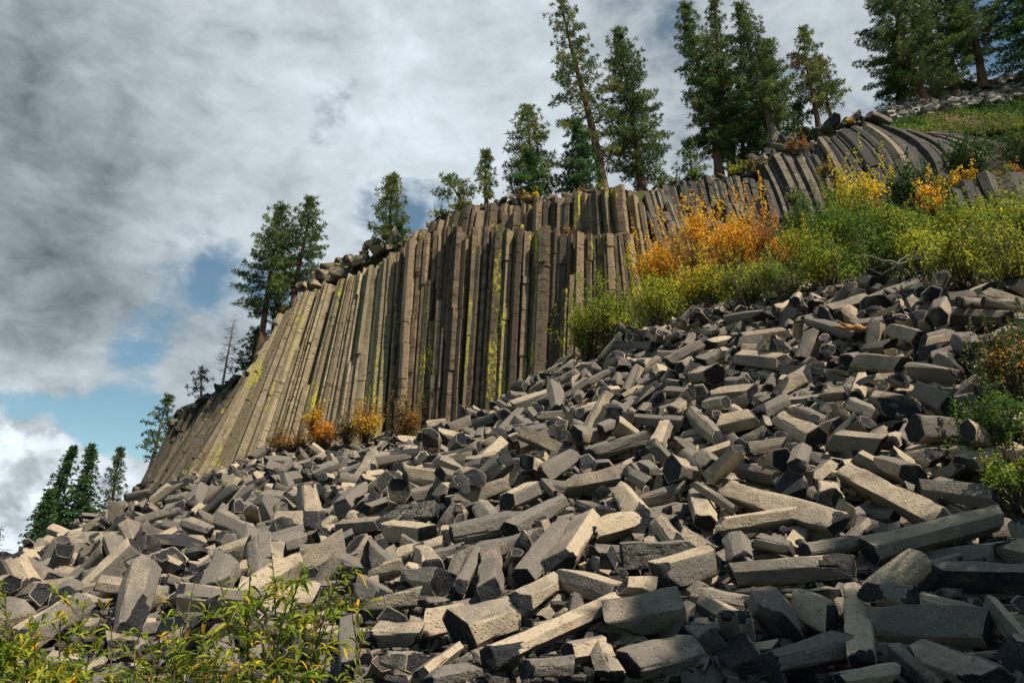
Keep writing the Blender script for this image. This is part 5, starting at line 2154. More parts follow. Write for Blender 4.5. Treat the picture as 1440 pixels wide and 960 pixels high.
class Ruled:
    def __init__(s, guides):
        B, M, T = [], [], []
        for g in guides:
            b = at(*g[0]); t = at(*g[-1])
            if len(g) == 3:
                d = (b[1] + t[1]) / 2; m = at(g[1][0], g[1][1], d if len(g[1]) < 3 else g[1][2])
            else: m = (b + t) / 2
            B.append(b); M.append(m); T.append(t)
        s.B, s.M, s.T = map(np.array, (B, M, T))
        s.S = np.concatenate([[0], np.cumsum(np.linalg.norm(np.diff(s.M, axis=0), axis=1))]); s.len = s.S[-1]

    def P(s, q, u):
        """point(s) at cliff coordinate q (scalar) and heights u (array, may leave 0..1)"""
        b, m, t = (interp3(np.array([q]), s.S, X)[0] for X in (s.B, s.M, s.T))
        c = 2 * m - .5 * (b + t); u = np.asarray(u)[:, None]; v = np.clip(u, 0, 1)
        p = (1 - v) ** 2 * b + 2 * v * (1 - v) * c + v * v * t
        p = p + np.where(u < 0, u * 2 * (c - b), 0) + np.where(u > 1, (u - 1) * 2 * (t - c), 0)
        return p


def column_geo(rl, q, wq, u0, u1, off, seed, scale=1.0, step=.55, joint=3.0, lich=0.0, tone=None, round_=1.0, tilt=.25):
    r = np.random.RandomState(seed)
    L = np.linalg.norm(np.diff(rl.P(q, np.linspace(u0, u1, 12)), axis=0), axis=1).sum()
    nr = max(4, int(L / step)); u = np.linspace(u0, u1, nr)
    # ring doublets at the cross joints
    nj = int(L / joint * r.uniform(.4, 1.3)); ju = r.uniform(u0 + .12 * (u1 - u0), u1 - .08 * (u1 - u0), nj) if nj else []
    eps = .03 / max(L, .1) * (u1 - u0)
    extra = [];
    for x in ju: extra += [(x - .7 * eps, 1.0), (x - .2 * eps, .93), (x + .2 * eps, .93), (x + .7 * eps, 1.0)]
    uu = np.concatenate([u, [e[0] for e in extra]]); kk = np.concatenate([np.ones(nr), [e[1] for e in extra]])
    o = np.argsort(uu); uu, kk = uu[o], kk[o]
    P = rl.P(q, uu); Pa = rl.P(max(0, q - wq / 2), uu); Pb = rl.P(min(rl.len, q + wq / 2), uu)
    E = Pb - Pa; w = np.linalg.norm(E, axis=1)
    A = np.gradient(P, axis=0); A /= np.linalg.norm(A, axis=1)[:, None] + 1e-9
    E = E - A * (E * A).sum(1)[:, None]; E /= np.linalg.norm(E, axis=1)[:, None] + 1e-9
    N = np.cross(A, E)
    N *= np.sign((N * (np.array([0, 0, CZ]) - P)).sum(1))[:, None]           # outwards, to the open side
    n = r.choice([4, 5, 5, 6, 6, 6]); a = (np.arange(n) + r.uniform(-.2, .2, n)) / n * 2 * np.pi + r.uniform(0, 6.28)
    rd = .60 * r.uniform(.88, 1.1, n) * scale
    poly = np.stack([np.cos(a) * rd, np.sin(a) * rd], 1)
    f = .035
    ring = []
    for i in range(n):
        p0, p1 = poly[i], poly[(i + 1) % n]; ring += [p0 + (p1 - p0) * f, p0 + (p1 - p0) * .5, p1 + (p0 - p1) * f]
    ring = np.array(ring); m = len(ring)
    # segments between joints shift a little
    seg = np.searchsorted(np.sort(ju), uu) if nj else np.zeros(len(uu), int)
    sh = r.normal(0, .028, (nj + 1, 2)); sh[0] = 0; gr = np.cumsum(r.normal(0, .012, nj + 1)) + 1
    V = P[:, None] - N[:, None] * off
    W_ = np.maximum(w, .12)
    e = ring[None, :, 0] * (W_ * kk * gr[seg])[:, None] + sh[seg, 0][:, None]
    d = ring[None, :, 1] * (W_ * kk * gr[seg])[:, None] * round_ + sh[seg, 1][:, None]
    V = V + e[..., None] * E[:, None] + d[..., None] * N[:, None]
    # ends slant
    sl = r.uniform(-tilt, tilt, 2) * 1.2
    V[-1] += (e[-1] * sl[0] + d[-1] * sl[1])[:, None] * A[-1]
    cum = np.concatenate([[0], np.cumsum(np.linalg.norm(np.diff(P, axis=0), axis=1))])
    lco = np.stack([e, d, np.broadcast_to(cum[:, None], e.shape)], -1).reshape(-1, 3)
    V = V.reshape(-1, 3); V = V + (wn(V, waves(seed, .5, 3.5, 7)) * .018)[:, None] * np.repeat(N, m, 0)
    k = len(uu)
    i, j = np.meshgrid(np.arange(k - 1), np.arange(m), indexing='ij'); j2 = (j + 1) % m
    Q = np.stack([i * m + j, i * m + j2, (i + 1) * m + j2, (i + 1) * m + j], -1).reshape(-1, 4)
    fr = np.zeros(len(V))
    # broken top: an own ring and a centre, so the edge stays crisp
    top = V[-m:].copy(); ctr = top.mean(0)
    r2 = ctr + (top - ctr) * .93 + A[-1] * (.015 + r.uniform(-.02, .03, (m, 1))); r3 = ctr + (top - ctr) * .5 + A[-1] * r.uniform(-.05, .06, (m, 1))
    b0 = len(V); V = np.concatenate([V, r2, r3, [ctr + A[-1] * r.uniform(-.05, .05)]])
    l0 = lco[-m:]
    lco = np.concatenate([lco, l0 * (.93, .93, 1), l0 * (.5, .5, 1), [l0.mean(0)]]); fr = np.concatenate([fr, np.full(2 * m + 1, .65)])
    jj = np.arange(m); j2 = (jj + 1) % m
    Q = np.concatenate([Q, np.stack([b0 - m + jj, b0 - m + j2, b0 + j2, b0 + jj], -1), np.stack([b0 + jj, b0 + j2, b0 + m + j2, b0 + m + jj], -1)])
    T = np.stack([b0 + m + jj, b0 + m + j2, np.full(m, b0 + 2 * m)], -1)
    tn = r.uniform(.1, .6) if tone is None else tone + r.uniform(-.15, .15)
    lco = lco + r.uniform(0, 80, 3)
    tv = np.full(len(V), tn); tv[:m * k] += np.tile(np.repeat(r.choice([-.5, -.22, 0, .12, .25], n), 3), k)
    return V, [Q, T], dict(lco=lco, tone=tv, frac=fr, lichen=np.full(len(V), lich))


TYP = dict(lco='FLOAT_VECTOR', tone='FLOAT', frac='FLOAT', lichen='FLOAT', col='FLOAT_COLOR')


def cliff(name, label, guides, spacing, rows, mat, seed, core_off=.7, core_top=.93, joint=3.0, lich=(0, .5), tone=None, step=.6, u_base=-.12, tilt=.25, round_=1.0, dj=(.5, .35), cat='cliff', u_core=-.15, lich_fn=None):
    """rows: list of (offset in spacings, top function(rng, q/len) -> u1, base function or None)"""
    rl = Ruled(guides); r = np.random.RandomState(seed)
    root = empty(name, tuple(interp3(np.array([rl.len / 2]), rl.S, rl.B)[0]))
    tag(root, label, cat)
    org = np.array(root.location); n = 0
    for ri, (offk, topf, basef) in enumerate(rows):
        q = spacing * (r.uniform(0, .5) + .5 * (ri % 2)); k = 0
        while q < rl.len:
            w = spacing * r.uniform(.62, 1.4)
            u1 = topf(r, q / rl.len); u0 = basef(r, q / rl.len) if basef else u_base
            if u1 - u0 > .06:
                la = r.uniform(*lich) if lich_fn is None else lich_fn(r, q / rl.len)
                V, F, A = column_geo(rl, q, w, u0, u1, spacing * (offk + r.uniform(-dj[0], dj[1])), seed * 1000 + ri * 300 + k, 1.0, step, joint, la, tone, round_, tilt)
                o = link('column', mesh_of('column', V - org, F, [mat], {a: (TYP[a], x) for a, x in A.items()}, 24), root)
                n += 1
            q += w * .93; k += 1
    # solid rock behind the columns
    qs = np.linspace(0, rl.len, 40); us = np.linspace(u_core, core_top, 14)
    G = np.stack([rl.P(q, us) for q in qs], 1)
    e = np.gradient(G, axis=1); a = np.gradient(G, axis=0); Nn = np.cross(e, a); Nn /= np.linalg.norm(Nn, axis=2)[..., None] + 1e-9
    Nn *= np.sign((Nn * (np.array([0, 0, CZ]) - G)).sum(2))[..., None]
    G = G - Nn * core_off
    G2 = np.concatenate([G, (G[-1] + np.array([.3, 2.0, .0]))[None]], 0)
    ny, nx = G2.shape[:2]
    i, j = np.meshgrid(np.arange(ny - 1), np.arange(nx - 1), indexing='ij')
    Q = np.stack([i * nx + j, i * nx + j + 1, (i + 1) * nx + j + 1, (i + 1) * nx + j], -1).reshape(-1, 4)
    V = G2.reshape(-1, 3)
    link('rock_core', mesh_of('rock_core', V - org, [Q], [M_ROCKBACK], {'lco': ('FLOAT_VECTOR', V), 'tone': ('FLOAT', np.full(len(V), .2)), 'frac': ('FLOAT', np.zeros(len(V)))}, 60), root)
    return root, n


def tops(full, jit, pb, lo, hi):
    """mostly full height, a share pb broken off between lo and hi"""
    def f(r, s): return r.uniform(lo, hi) if r.rand() < pb else full + r.normal(0, jit)
    return f


FAN = [((245, 702, 46.5), (384, 484, 46.8)), ((290, 680, 46), (404, 438, 46.8)), ((330, 660, 45.5), (425, 413, 46.5)), ((380, 645, 45), (452, 403, 46)), ((420, 636, 44.5), (482, 391, 45.5)),
       ((500, 634, 43), (530, 372, 44.4)), ((540, 635, 42.5), (560, 352, 43.6))]
cnt = {}
_, cnt['fan'] = cliff('columned_cliff', 'pale tan fan of leaning basalt columns at the cliff\'s far end', FAN, .345,
    [(0, tops(.985, .012, .10, .35, .8), None), (.75, tops(1.0, .012, .05, .8, .95), None)], M_FAN, 21, .62, .96, 6.0, (.0, .55), .35, u_base=-.14, u_core=-.2,
    dj=(.28, .2), lich_fn=lambda r, s: r.choice([0, .2, .45, .8], p=[.4, .3, .2, .1]) + (.3 if s < .22 else 0))
MAIN = [((548, 634, 42.4), (566, 348, 43.4)), ((575, 634, 41.8), (596, 334, 42.7)), ((600, 634, 41.3), (620, 324, 42.2)), ((660, 604, 40.3), (678, 320, 41)), ((740, 552, 39), (750, 326, 39.6)),
        ((800, 520, 38), (806, 330, 38.5)), ((850, 495, 37.5), (846, 330, 38)), ((912, 455, 37), (889, 330, 37.5))]
def main_top(r, s):
    x = r.rand()
    if s > .82: return .995 + r.normal(0, .008)
    if x < .16: return r.uniform(.52, .78)
    if x < .36: return r.uniform(.80, .95)
    return .99 + r.normal(0, .018)
_, cnt['main'] = cliff('columned_cliff', 'tall brown wall of upright basalt columns with yellow lichen streaks', MAIN, .375,
    [(0, main_top, None), (.80, tops(1.0, .02, .12, .75, .93), None)], M_COL, 22, .78, .93, 2.5, (0, .9), None, u_base=-.16, u_core=-.2, dj=(.7, .5),
    lich_fn=lambda r, s: r.choice([0, .25, .55, .95], p=[.25, .25, .28, .22]))
UP = [((566, 372, 44.6), (578, 336, 44.8)), ((606, 350, 43.8), (616, 310, 44)), ((650, 345, 43), (660, 294, 43.4)), ((700, 345, 42), (704, 288, 42.4)), ((762, 348, 40.8), (764, 284, 41.2)), ((800, 348, 39.9), (803, 279, 40.2)),
      ((842, 350, 38.8), (838, 270, 39.0)), ((868, 350, 38.4), (860, 264, 38.6)), ((888, 350, 38.3), (878, 265, 38.5)), ((916, 350, 38.2), (904, 290, 38.4))]
_, cnt['up'] = cliff('columned_cliff', 'upper tier of shorter columns set back along the top of the wall', UP, .42,
    [(0, lambda r, s: (r.uniform(.72, .9) if (s < .7 and r.rand() < .3) else .985 + r.normal(0, .02)), None), (.85, tops(1.0, .03, .2, .7, .95), None)], M_COL, 23, .72, .9, 2.2, (0, .6), .50, u_base=-.3, u_core=-.3,
    lich_fn=lambda r, s: r.choice([0, .25, .5, .8], p=[.35, .3, .2, .15]) + (.25 if s > .8 else 0))
LEDGE = [((178, 736, 49.4), (256, 580, 50.8)), ((192, 728, 48.6), (298, 553, 50.2)), ((214, 716, 47.6), (345, 523, 49.4)), ((232, 709, 47), (366, 502, 48.8)), ((248, 702, 46.5), (386, 482, 48))]
_, cnt['ledge'] = cliff('columned_cliff', 'dark stepped shoulder of slanting broken columns at the wall\'s left end', LEDGE, .34,
    [(-.6, lambda r, s: r.uniform(.12, .45) + .3 * s, None), (0, lambda r, s: r.uniform(.35, .9) + .2 * s, None), (.8, lambda r, s: r.uniform(.8, 1.04), None), (1.8, lambda r, s: r.uniform(.9, 1.06), None)], M_DARK, 24, .9, .93, 2.0, (0, .7), None, u_base=-.12, tilt=.9, u_core=-.1, dj=(.6, .5))
ST1 = [((912, 302, 41.6), (905, 274, 42)), ((968, 288, 42.7), (960, 258, 43)), ((1048, 284, 44), (1040, 252, 44.5)), ((1092, 292, 44.6), (1080, 260, 45))]
ST2 = [((925, 350, 40.6), (907, 302, 41)), ((978, 338, 41.7), (962, 293, 42)), ((1062, 324, 43), (1048, 286, 43.5)), ((1100, 324, 43.5), (1086, 293, 44))]
ST3 = [((935, 405, 39.5), (916, 344, 40)), ((1000, 390, 40.6), (977, 324, 41)), ((1085, 375, 42), (1065, 320, 42.5)), ((1135, 370, 42.5), (1112, 318, 43))]
jt = lambda r, s: .96 + r.normal(0, .08)
cliff('stepped_cliff', 'topmost of three low column steps right of the tall wall', ST1, .38, [(0, jt, None), (.8, jt, None)], M_GREY, 25, .6, .85, 1.3, tone=.35, u_base=-.35, u_core=-.3, tilt=.4, step=.4)
cliff('stepped_cliff', 'middle of three low column steps right of the tall wall', ST2, .38, [(0, jt, None), (.8, jt, None)], M_GREY, 26, .6, .85, 1.5, tone=.4, u_base=-.3, u_core=-.3, tilt=.4, step=.4)
cliff('stepped_cliff', 'lowest of three column steps, half behind the orange aspens', ST3, .46, [(0, jt, None), (.8, jt, None)], M_GREY, 27, .6, .85, 1.8, tone=.4, u_base=-.2, u_core=-.3, tilt=.4, step=.4)
CURL = [((1085, 303, 43), (1076, 270), (1060, 240, 45)), ((1125, 308, 42.5), (1108, 262), (1088, 224, 45)), ((1165, 308, 42), (1142, 250), (1118, 208, 45)), ((1202, 300, 41.5), (1176, 238), (1150, 198, 45)),
        ((1248, 290, 41), (1218, 224), (1182, 186, 44.5)), ((1276, 264, 41), (1252, 214), (1206, 178, 44.5)), ((1304, 260, 41), (1276, 211), (1224, 179, 44.5)), ((1330, 256, 41), (1301, 211), (1240, 183, 44.5)),
        ((1356, 242, 41), (1326, 207), (1258, 186, 44.5)), ((1386, 230, 41), (1350, 205), (1290, 192, 44.5)), ((1450, 226, 41), (1400, 205), (1322, 194, 44.5))]
cliff('curved_cliff', 'high outcrop of columns bending over to the right below the pines', CURL, .50,
    [(0, lambda r, s: .97 + r.normal(0, .03) if r.rand() > .15 else r.uniform(.55, .85), None), (.7, tops(1.0, .03, .1, .8, .95), None)], M_GREY, 28, .75, .92, 2.6, tone=None, dj=(.3, .22), u_base=-.1, u_core=-.1, step=.4)
LOWR = [((1322, 330, 31.5), (1318, 288, 32)), ((1350, 328, 31), (1330, 274, 32)), ((1375, 325, 31), (1350, 263, 32)), ((1412, 320, 30.5), (1382, 262, 32)), ((1450, 315, 30), (1416, 256, 32)), ((1500, 305, 30), (1460, 252, 32))]
cliff('low_outcrop', 'low dark outcrop of leaning columns above the green thicket at right', LOWR, .58,
    [(0, lambda r, s: .97 + r.normal(0, .06), None), (.8, tops(1.0, .04, .2, .8, .95), None)], M_GREY, 29, .7, .9, 3, tone=.2, u_base=-.3, u_core=-.2, step=.4)

# ------------------------------------------------------------------ talus of fallen column blocks
BL = np.array(BLOCKS, float).reshape(-1, 10); NB = len(BL)          # x y z in cm, quaternion in thousandths, width and length in mm, shape
_p = BL[:, 0:3] / 100; _q = BL[:, 3:7] / 1000; _w = BL[:, 7:9] / 1000; _k = BL[:, 9].astype(int)


def variant(k):
    r = np.random.RandomState(100 + k)
    n = [6, 5, 6, 6, 5, 6, 4, 6][k % 8]
    a = (np.arange(n) + r.uniform(-.22, .22, n)) / n * 2 * np.pi + r.uniform(0, 6)
    rd = .5 * r.uniform(.86, 1.06, n)
    p = np.stack([np.cos(a) * rd, np.sin(a) * rd * r.uniform(.72, 1.0)], 1)
    p -= p.mean(0)
    return p, r.uniform(-.30, .30, (2, 2))


def block_geo(k, w, L, seed, fine=1):
    p, sl = variant(k); r = np.random.RandomState(seed); n = len(p); P = p * w
    cuts = {2: (.022, .14, .34, .5, .66, .86, .978), 1: (.025, .35, .65, .975), 0: (.03, .97)}[fine]
    ring = np.array([P[i] + (P[(i + 1) % n] - P[i]) * f for i in range(n) for f in cuts]); m = len(ring)
    nx = max(3, int(L / (w * {2: .16, 1: .33, 0: .9}[fine])))
    u = np.concatenate([[-1, -1 + .02 * w / L * 2], np.linspace(-1, 1, nx + 2)[1:-1], [1 - .02 * w / L * 2, 1]])
    sc = np.ones(len(u)); sc[0] = sc[-1] = .985
    k_ = min(1, L / w * .7)
    sl = sl * 1.9
    off = np.stack([ring @ sl[0], ring @ sl[1]]) * k_
    y = ring[None, :, 0] * sc[:, None]; z = ring[None, :, 1] * sc[:, None]
    x = u[:, None] * L / 2 + off[0] * (1 - u)[:, None] / 2 + off[1] * (1 + u)[:, None] / 2
    tp = 1 + r.uniform(-.13, .13) * u[:, None] + .05 * np.sin(u[:, None] * r.uniform(1, 4) + r.uniform(0, 6)); y = y * tp; z = z * tp * (1 + r.uniform(-.08, .08) * u[:, None])
    V = np.stack([x, y, z], -1).reshape(-1, 3); fr = np.zeros(len(V))
    edge_ = np.tile((np.arange(m) % len(cuts) == 0) | (np.arange(m) % len(cuts) == len(cuts) - 1), len(u)).astype(float)
    nu = len(u)
    i, j = np.meshgrid(np.arange(nu - 1), np.arange(m), indexing='ij'); j2 = (j + 1) % m
    Q = [np.stack([i * m + j, i * m + j2, (i + 1) * m + j2, (i + 1) * m + j], -1).reshape(-1, 4)]; T = []
    jj = np.arange(m); j2 = (jj + 1) % m
    for base, sg in ((0, -1), ((nu - 1) * m, 1)):
        e0 = V[base:base + m]; ctr = e0.mean(0); prev = base
        for s_ in ((.82, .6, .38, .18) if fine == 2 else (.7, .35) if fine else (.5,)):
            V2 = ctr + (e0 - ctr) * s_; b0 = len(V); V = np.concatenate([V, V2]); fr = np.concatenate([fr, np.ones(m)])
            q = np.stack([prev + jj, prev + j2, b0 + j2, b0 + jj], -1); Q.append(q if sg > 0 else q[:, ::-1]); prev = b0
        V = np.concatenate([V, [ctr]]); fr = np.concatenate([fr, [1.0]])
        t = np.stack([prev + jj, prev + j2, np.full(m, len(V) - 1)], -1); T.append(t if sg > 0 else t[:, ::-1])
    if r.rand() < .28:        # split lengthwise into a wedge or slab
        a = r.uniform(0, 6.28); nrm = np.array([r.normal(0, .22), math.cos(a), math.sin(a)]); nrm /= np.linalg.norm(nrm)
        d = V @ nrm; lim = d.max() - r.uniform(.18, .46) * w; ex = np.maximum(0, d - lim)
        V = V - ex[:, None] * nrm * .97
        fr = np.where(ex > .02 * w, np.maximum(fr, r.choice([.2, .45, .8])), fr)
    # corners broken off
    for c in range(r.choice([1, 2, 2, 3, 4])):
        a = r.uniform(0, 6.28); nrm = np.array([r.choice([-1, 1]) * r.uniform(.25, 1.0) * 1.0, math.cos(a), math.sin(a)]); nrm /= np.linalg.norm(nrm)
        d = V @ nrm; lim = d.max() - r.choice([r.uniform(.06, .22), r.uniform(.2, .42)], p=[.7, .3]) * w; ex = np.maximum(0, d - lim)
        V = V - (ex * (.92 + .3 * wn(V, waves(seed + c + 7, 3 / w, 12 / w, 5)) * .3))[:, None] * nrm
        fr = np.where(ex > .012 * w, np.maximum(fr, .85), fr)
    # uneven faces, rougher where broken
    Nn = V.copy(); Nn[:, 0] = np.where(np.abs(V[:, 0]) > L / 2 - .1 * w, V[:, 0] * .8, 0); Nn /= np.linalg.norm(Nn, axis=1)[:, None] + 1e-6
    lowf = wn(V * np.array([.55, 1, 1]), waves(seed, 1.2 / w, 4.0 / w, 8)); hif = wn(V, waves(seed + 1, 5 / w, 16 / w, 12))
    edge_ = np.concatenate([edge_, np.zeros(len(V) - len(edge_))])
    chip = np.minimum(0, wn(V, waves(seed + 2, 2.5 / w, 9 / w, 8)) - .15) * edge_
    V = V + Nn * (lowf * .034 * w + np.where(fr > .5, hif * .065 * w, hif * .012 * w) + chip * (0, .035, .06)[fine] * w)[:, None]
    tone = r.choice([-.16, .08, .28, .45, .62], p=[.10, .14, .22, .30, .24])
    lco = V + r.uniform(0, 90, 3)
    ft = np.repeat(r.choice([-.34, -.12, 0, .1, .2], n, p=[.24, .2, .2, .2, .16]), len(cuts))       # some faces keep a dark crust, others are weathered pale
    tv = np.full(len(V), tone); tv[:m * nu] += np.tile(ft, nu)
    return V, [np.concatenate(Q), np.concatenate(T)], dict(lco=lco, tone=tv, frac=fr), tone


def qmat(q):
    w, x, y, z = q
    return np.array([[1 - 2 * (y * y + z * z), 2 * (x * y - z * w), 2 * (x * z + y * w)], [2 * (x * y + z * w), 1 - 2 * (x * x + z * z), 2 * (y * z - x * w)], [2 * (x * z - y * w), 2 * (y * z + x * w), 1 - 2 * (x * x + y * y)]])


block_info = []
rub = Acc()
for i in range(NB):
    w, L = _w[i]; dep = proj(_p[i])[2]
    if i < 300:
        V, F, A, tone = block_geo(int(_k[i]), w, L, 4000 + i, 2 if w * FPX / dep > 26 else 1)
        o = link('basalt_block', mesh_of('basalt_block', V, F, [M_BLOCK], {a: (TYP[a], x) for a, x in A.items()}, 28))
        o.location = _p[i]; o.rotation_mode = 'QUATERNION'; o.rotation_quaternion = _q[i] / np.linalg.norm(_q[i])
        R3 = qmat(_q[i] / np.linalg.norm(_q[i])); e1 = _p[i] + R3[:, 0] * L / 2; e2 = _p[i] - R3[:, 0] * L / 2
        block_info.append((o, i, w, L, tone, e1, e2))
    else:
        V, F, A, tone = block_geo(int(_k[i]), w, L, 4000 + i, 1 if w * FPX / dep > 16 else 0)
        V = V @ qmat(_q[i] / np.linalg.norm(_q[i])).T + _p[i]
        rub.add(V, F, **A)
r = np.random.RandomState(99)
for i in range(420):          # the pile goes on beyond the right edge of the view
    px = r.uniform(1470, 2050); py = r.uniform(425, 960); p = cast(px, py, -.05, 4, 30); w = r.uniform(.25, .55); L = w * r.uniform(1, 2.6)
    V, F, A, tone = block_geo(r.randint(24), w, L, 30000 + i, 0)
    e_ = .3; nz = np.array([-(H([p[0] + e_], [p[1]])[0] - H([p[0] - e_], [p[1]])[0]) / .6, -(H([p[0]], [p[1] + e_])[0] - H([p[0]], [p[1] - e_])[0]) / .6, 1])
    a = r.uniform(0, 6.28); x = np.array([math.cos(a), math.sin(a), 0]); x -= nz * x.dot(nz) / nz.dot(nz); x /= np.linalg.norm(x); y = np.cross(nz, x); y /= np.linalg.norm(y); z = np.cross(x, y)
    rub.add(V @ np.stack([x, y, z]) + p, F, **A)
o = link('rubble', rub.mesh('rubble', [M_BLOCK], TYP, 28)); tag(o, 'smaller grey and tan column fragments filling the talus between larger blocks', 'rubble', kind='stuff')

# ------------------------------------------------------------------ loose rocks along the rims
def boulder(name, label, cat, p, w, L, ax, seed, mat, group, sink=.25):
    r = np.random.RandomState(seed)
    V, F, A, tone = block_geo(r.randint(24), w, L, seed, 1)
    o = link(name, mesh_of(name, V, F, [mat], {a: (TYP[a], x) for a, x in A.items()}, 30))
    o.location = np.asarray(p) + np.array([0, 0, w * (.5 - sink)])
    x = Vector(ax).normalized(); y = Vector((0, 0, 1)).cross(x).normalized(); z = x.cross(y)
    m = Matrix((x, y, z)).transposed() @ Matrix.Rotation(r.uniform(0, 6.28), 3, 'X')
    o.rotation_mode = 'QUATERNION'; o.rotation_quaternion = m.to_quaternion()
    tag(o, label, cat, group); return o


ORD = ['first', 'second', 'third', 'fourth', 'fifth', 'sixth', 'seventh', 'eighth', 'ninth', 'tenth', 'eleventh', 'twelfth', 'thirteenth', 'fourteenth', 'fifteenth', 'sixteenth', 'seventeenth', 'eighteenth', 'nineteenth', 'twentieth',
       'twenty-first', 'twenty-second', 'twenty-third', 'twenty-fourth', 'twenty-fifth', 'twenty-sixth', 'twenty-seventh', 'twenty-eighth', 'twenty-ninth', 'thirtieth']
CARD = 'zero one two three four five six seven eight nine ten eleven twelve thirteen fourteen fifteen sixteen seventeen eighteen nineteen twenty'.split()
rim_rocks = []
RR = np.random.RandomState(5)


def rim_pile(path, n, smin, smax, hmax, back, mat, what, group, seed):
    """broken rocks lying along a rim given as picture points with their distance"""
    pts = np.array([at(*p) for p in path]); S_ = np.concatenate([[0], np.cumsum(np.linalg.norm(np.diff(pts, axis=0), axis=1))])
    r = np.random.RandomState(seed); out = []
    qs = np.sort(r.uniform(0, S_[-1], n))
    for i, q in enumerate(qs):
        p = interp3(np.array([q]), S_, pts)[0]; b = r.rand()
        p = p + np.array([r.uniform(-.2, .2), b * back, b * hmax])
        w = r.uniform(smin, smax); L = w * r.uniform(1.0, 2.2); a = r.uniform(0, 6.28)
        o = boulder('rim_rock', what, 'rock', p, w, L, (math.cos(a), math.sin(a), r.uniform(-.5, .5)), seed * 100 + i, mat, group)
        rim_rocks.append((o, what, w))


rim_pile([(420, 418, 47), (455, 404, 46.8), (490, 388, 46.3), (520, 366, 45.6), (552, 352, 45)], 34, .45, 1.0, 1.5, 1.2, M_FAN, 'broken tan rock on the rim above the pale fan cliff', 'broken rocks along the left rim', 31)
rim_pile([(560, 345, 45), (590, 334, 44.8), (612, 314, 44.6), (640, 304, 44.4)], 9, .3, .6, .4, 1.0, M_FAN, 'grey rock on the rim below the two small bushy pines', 'rocks on the middle rim', 32)
rim_pile([(625, 304, 44.2), (665, 293, 43.8), (705, 287, 43.2), (760, 283, 42.2), (835, 274, 40.4)], 34, .25, .6, .35, 1.6, M_COL, 'brown rounded rock on the rim of the upper column tier', 'rocks along the upper rim', 33)
rim_pile([(905, 270, 42.6), (960, 256, 43.6), (1040, 249, 45), (1068, 240, 45.4)], 14, .25, .55, .3, 1.0, M_GREY, 'grey rock on the grassy rim under the big pines', 'rocks under the big pines', 34)
rim_pile([(1062, 240, 45.2), (1090, 222, 45.2), (1120, 204, 45.2), (1150, 192, 45.2), (1190, 178, 45), (1235, 172, 45.4)], 36, .4, .95, .6, 1.0, M_GREY, 'dark angular rock on the crest of the curved outcrop', 'rocks on the curved outcrop', 35)
rim_pile([(560, 352, 44), (566, 344, 44), (640, 352, 43.3), (700, 350, 42.2), (760, 348, 41)], 12, .3, .5, .2, .5, M_COL, 'small brown rock on the ledge between the two column tiers', 'rocks on the column ledge', 36)
rim_pile([(185, 730, 47.5), (215, 722, 47), (238, 708, 46.6)], 14, .35, .8, .5, 1.0, M_DARK, 'dark slab at the foot of the bedded skyline shoulder', 'slabs at the shoulder foot', 37)
rim_pile([(182, 726, 48.6), (222, 652, 49.6), (254, 590, 50.2), (300, 558, 50), (345, 528, 49.2)], 34, .3, .75, .35, .6, M_DARK, 'dark jagged slab on the skyline of the cliff\'s left shoulder', 'slabs along the left shoulder', 39)
rim_pile([(330, 662, 44), (372, 645, 44), (420, 636, 43.6), (470, 628, 43)], 12, .4, .8, .2, .5, M_BLOCK, 'tan block where the talus meets the pale fan cliff', 'blocks at the fan foot', 38)
# chips and gravel between the blocks
gr_ = Acc(); r = np.random.RandomState(78)
for i in range(4200):
    Y = 7 + 30 * r.rand() ** 1.6; X = r.uniform(-.66, .66) * Y; z = float(np.interp(0, [0], [0]))
    p = np.array([X, Y, 0.0])
    w = r.uniform(.05, .17); V, F, A, tone = block_geo(r.randint(24), w, w * r.uniform(.9, 2), 20000 + i % 60, 0)
    a = r.uniform(0, 6.28); c_, s_ = math.cos(a), math.sin(a); V = V @ np.array([[c_, s_, 0], [-s_, c_, 0], [0, 0, 1]])
    gr_.add(V + p, F, **A)
gv = gr_.V; hz_ = H(np.array([v[:, 0].mean() for v in gv]), np.array([v[:, 1].mean() for v in gv]))
for v, z in zip(gv, hz_): v[:, 2] += z + r.uniform(-.22, .02)
tag(link('gravel', gr_.mesh('gravel', [M_CHIP], TYP, 30)), 'small stone chips lying in the gaps between the talus blocks', 'gravel', kind='stuff')
# pale scree high on the hill: far too many to count
sc_ = Acc(); r = np.random.RandomState(77)
for i in range(1500):
    px = r.uniform(1228, 1560); f = r.uniform(.45, 1.25)
    if f < np.interp(px, [1228, 1300, 1440, 1560], [.2, .50, .46, .45]): continue
    p = plateau_at(px, f); w = r.uniform(.3, .95); L = w * r.uniform(1.2, 2.6)
    V, F, A, tone = block_geo(r.randint(24), w, L, 9000 + i, 0); A['tone'] = A['tone'] * 0 + r.uniform(.2, .7)
    V[:, 2] *= .55; a = r.normal(.4, .5); c_, s_ = math.cos(a), math.sin(a)
    V = V @ np.array([[c_, s_, 0], [-s_, c_, 0], [0, 0, 1]]) + p + np.array([0, 0, .1])
    sc_.add(V, F, **A)
tag(link('scree', sc_.mesh('scree', [M_SCREE], TYP, 30)), 'pale grey scree sheet high on the hill beneath the dark pines', 'scree', kind='stuff')

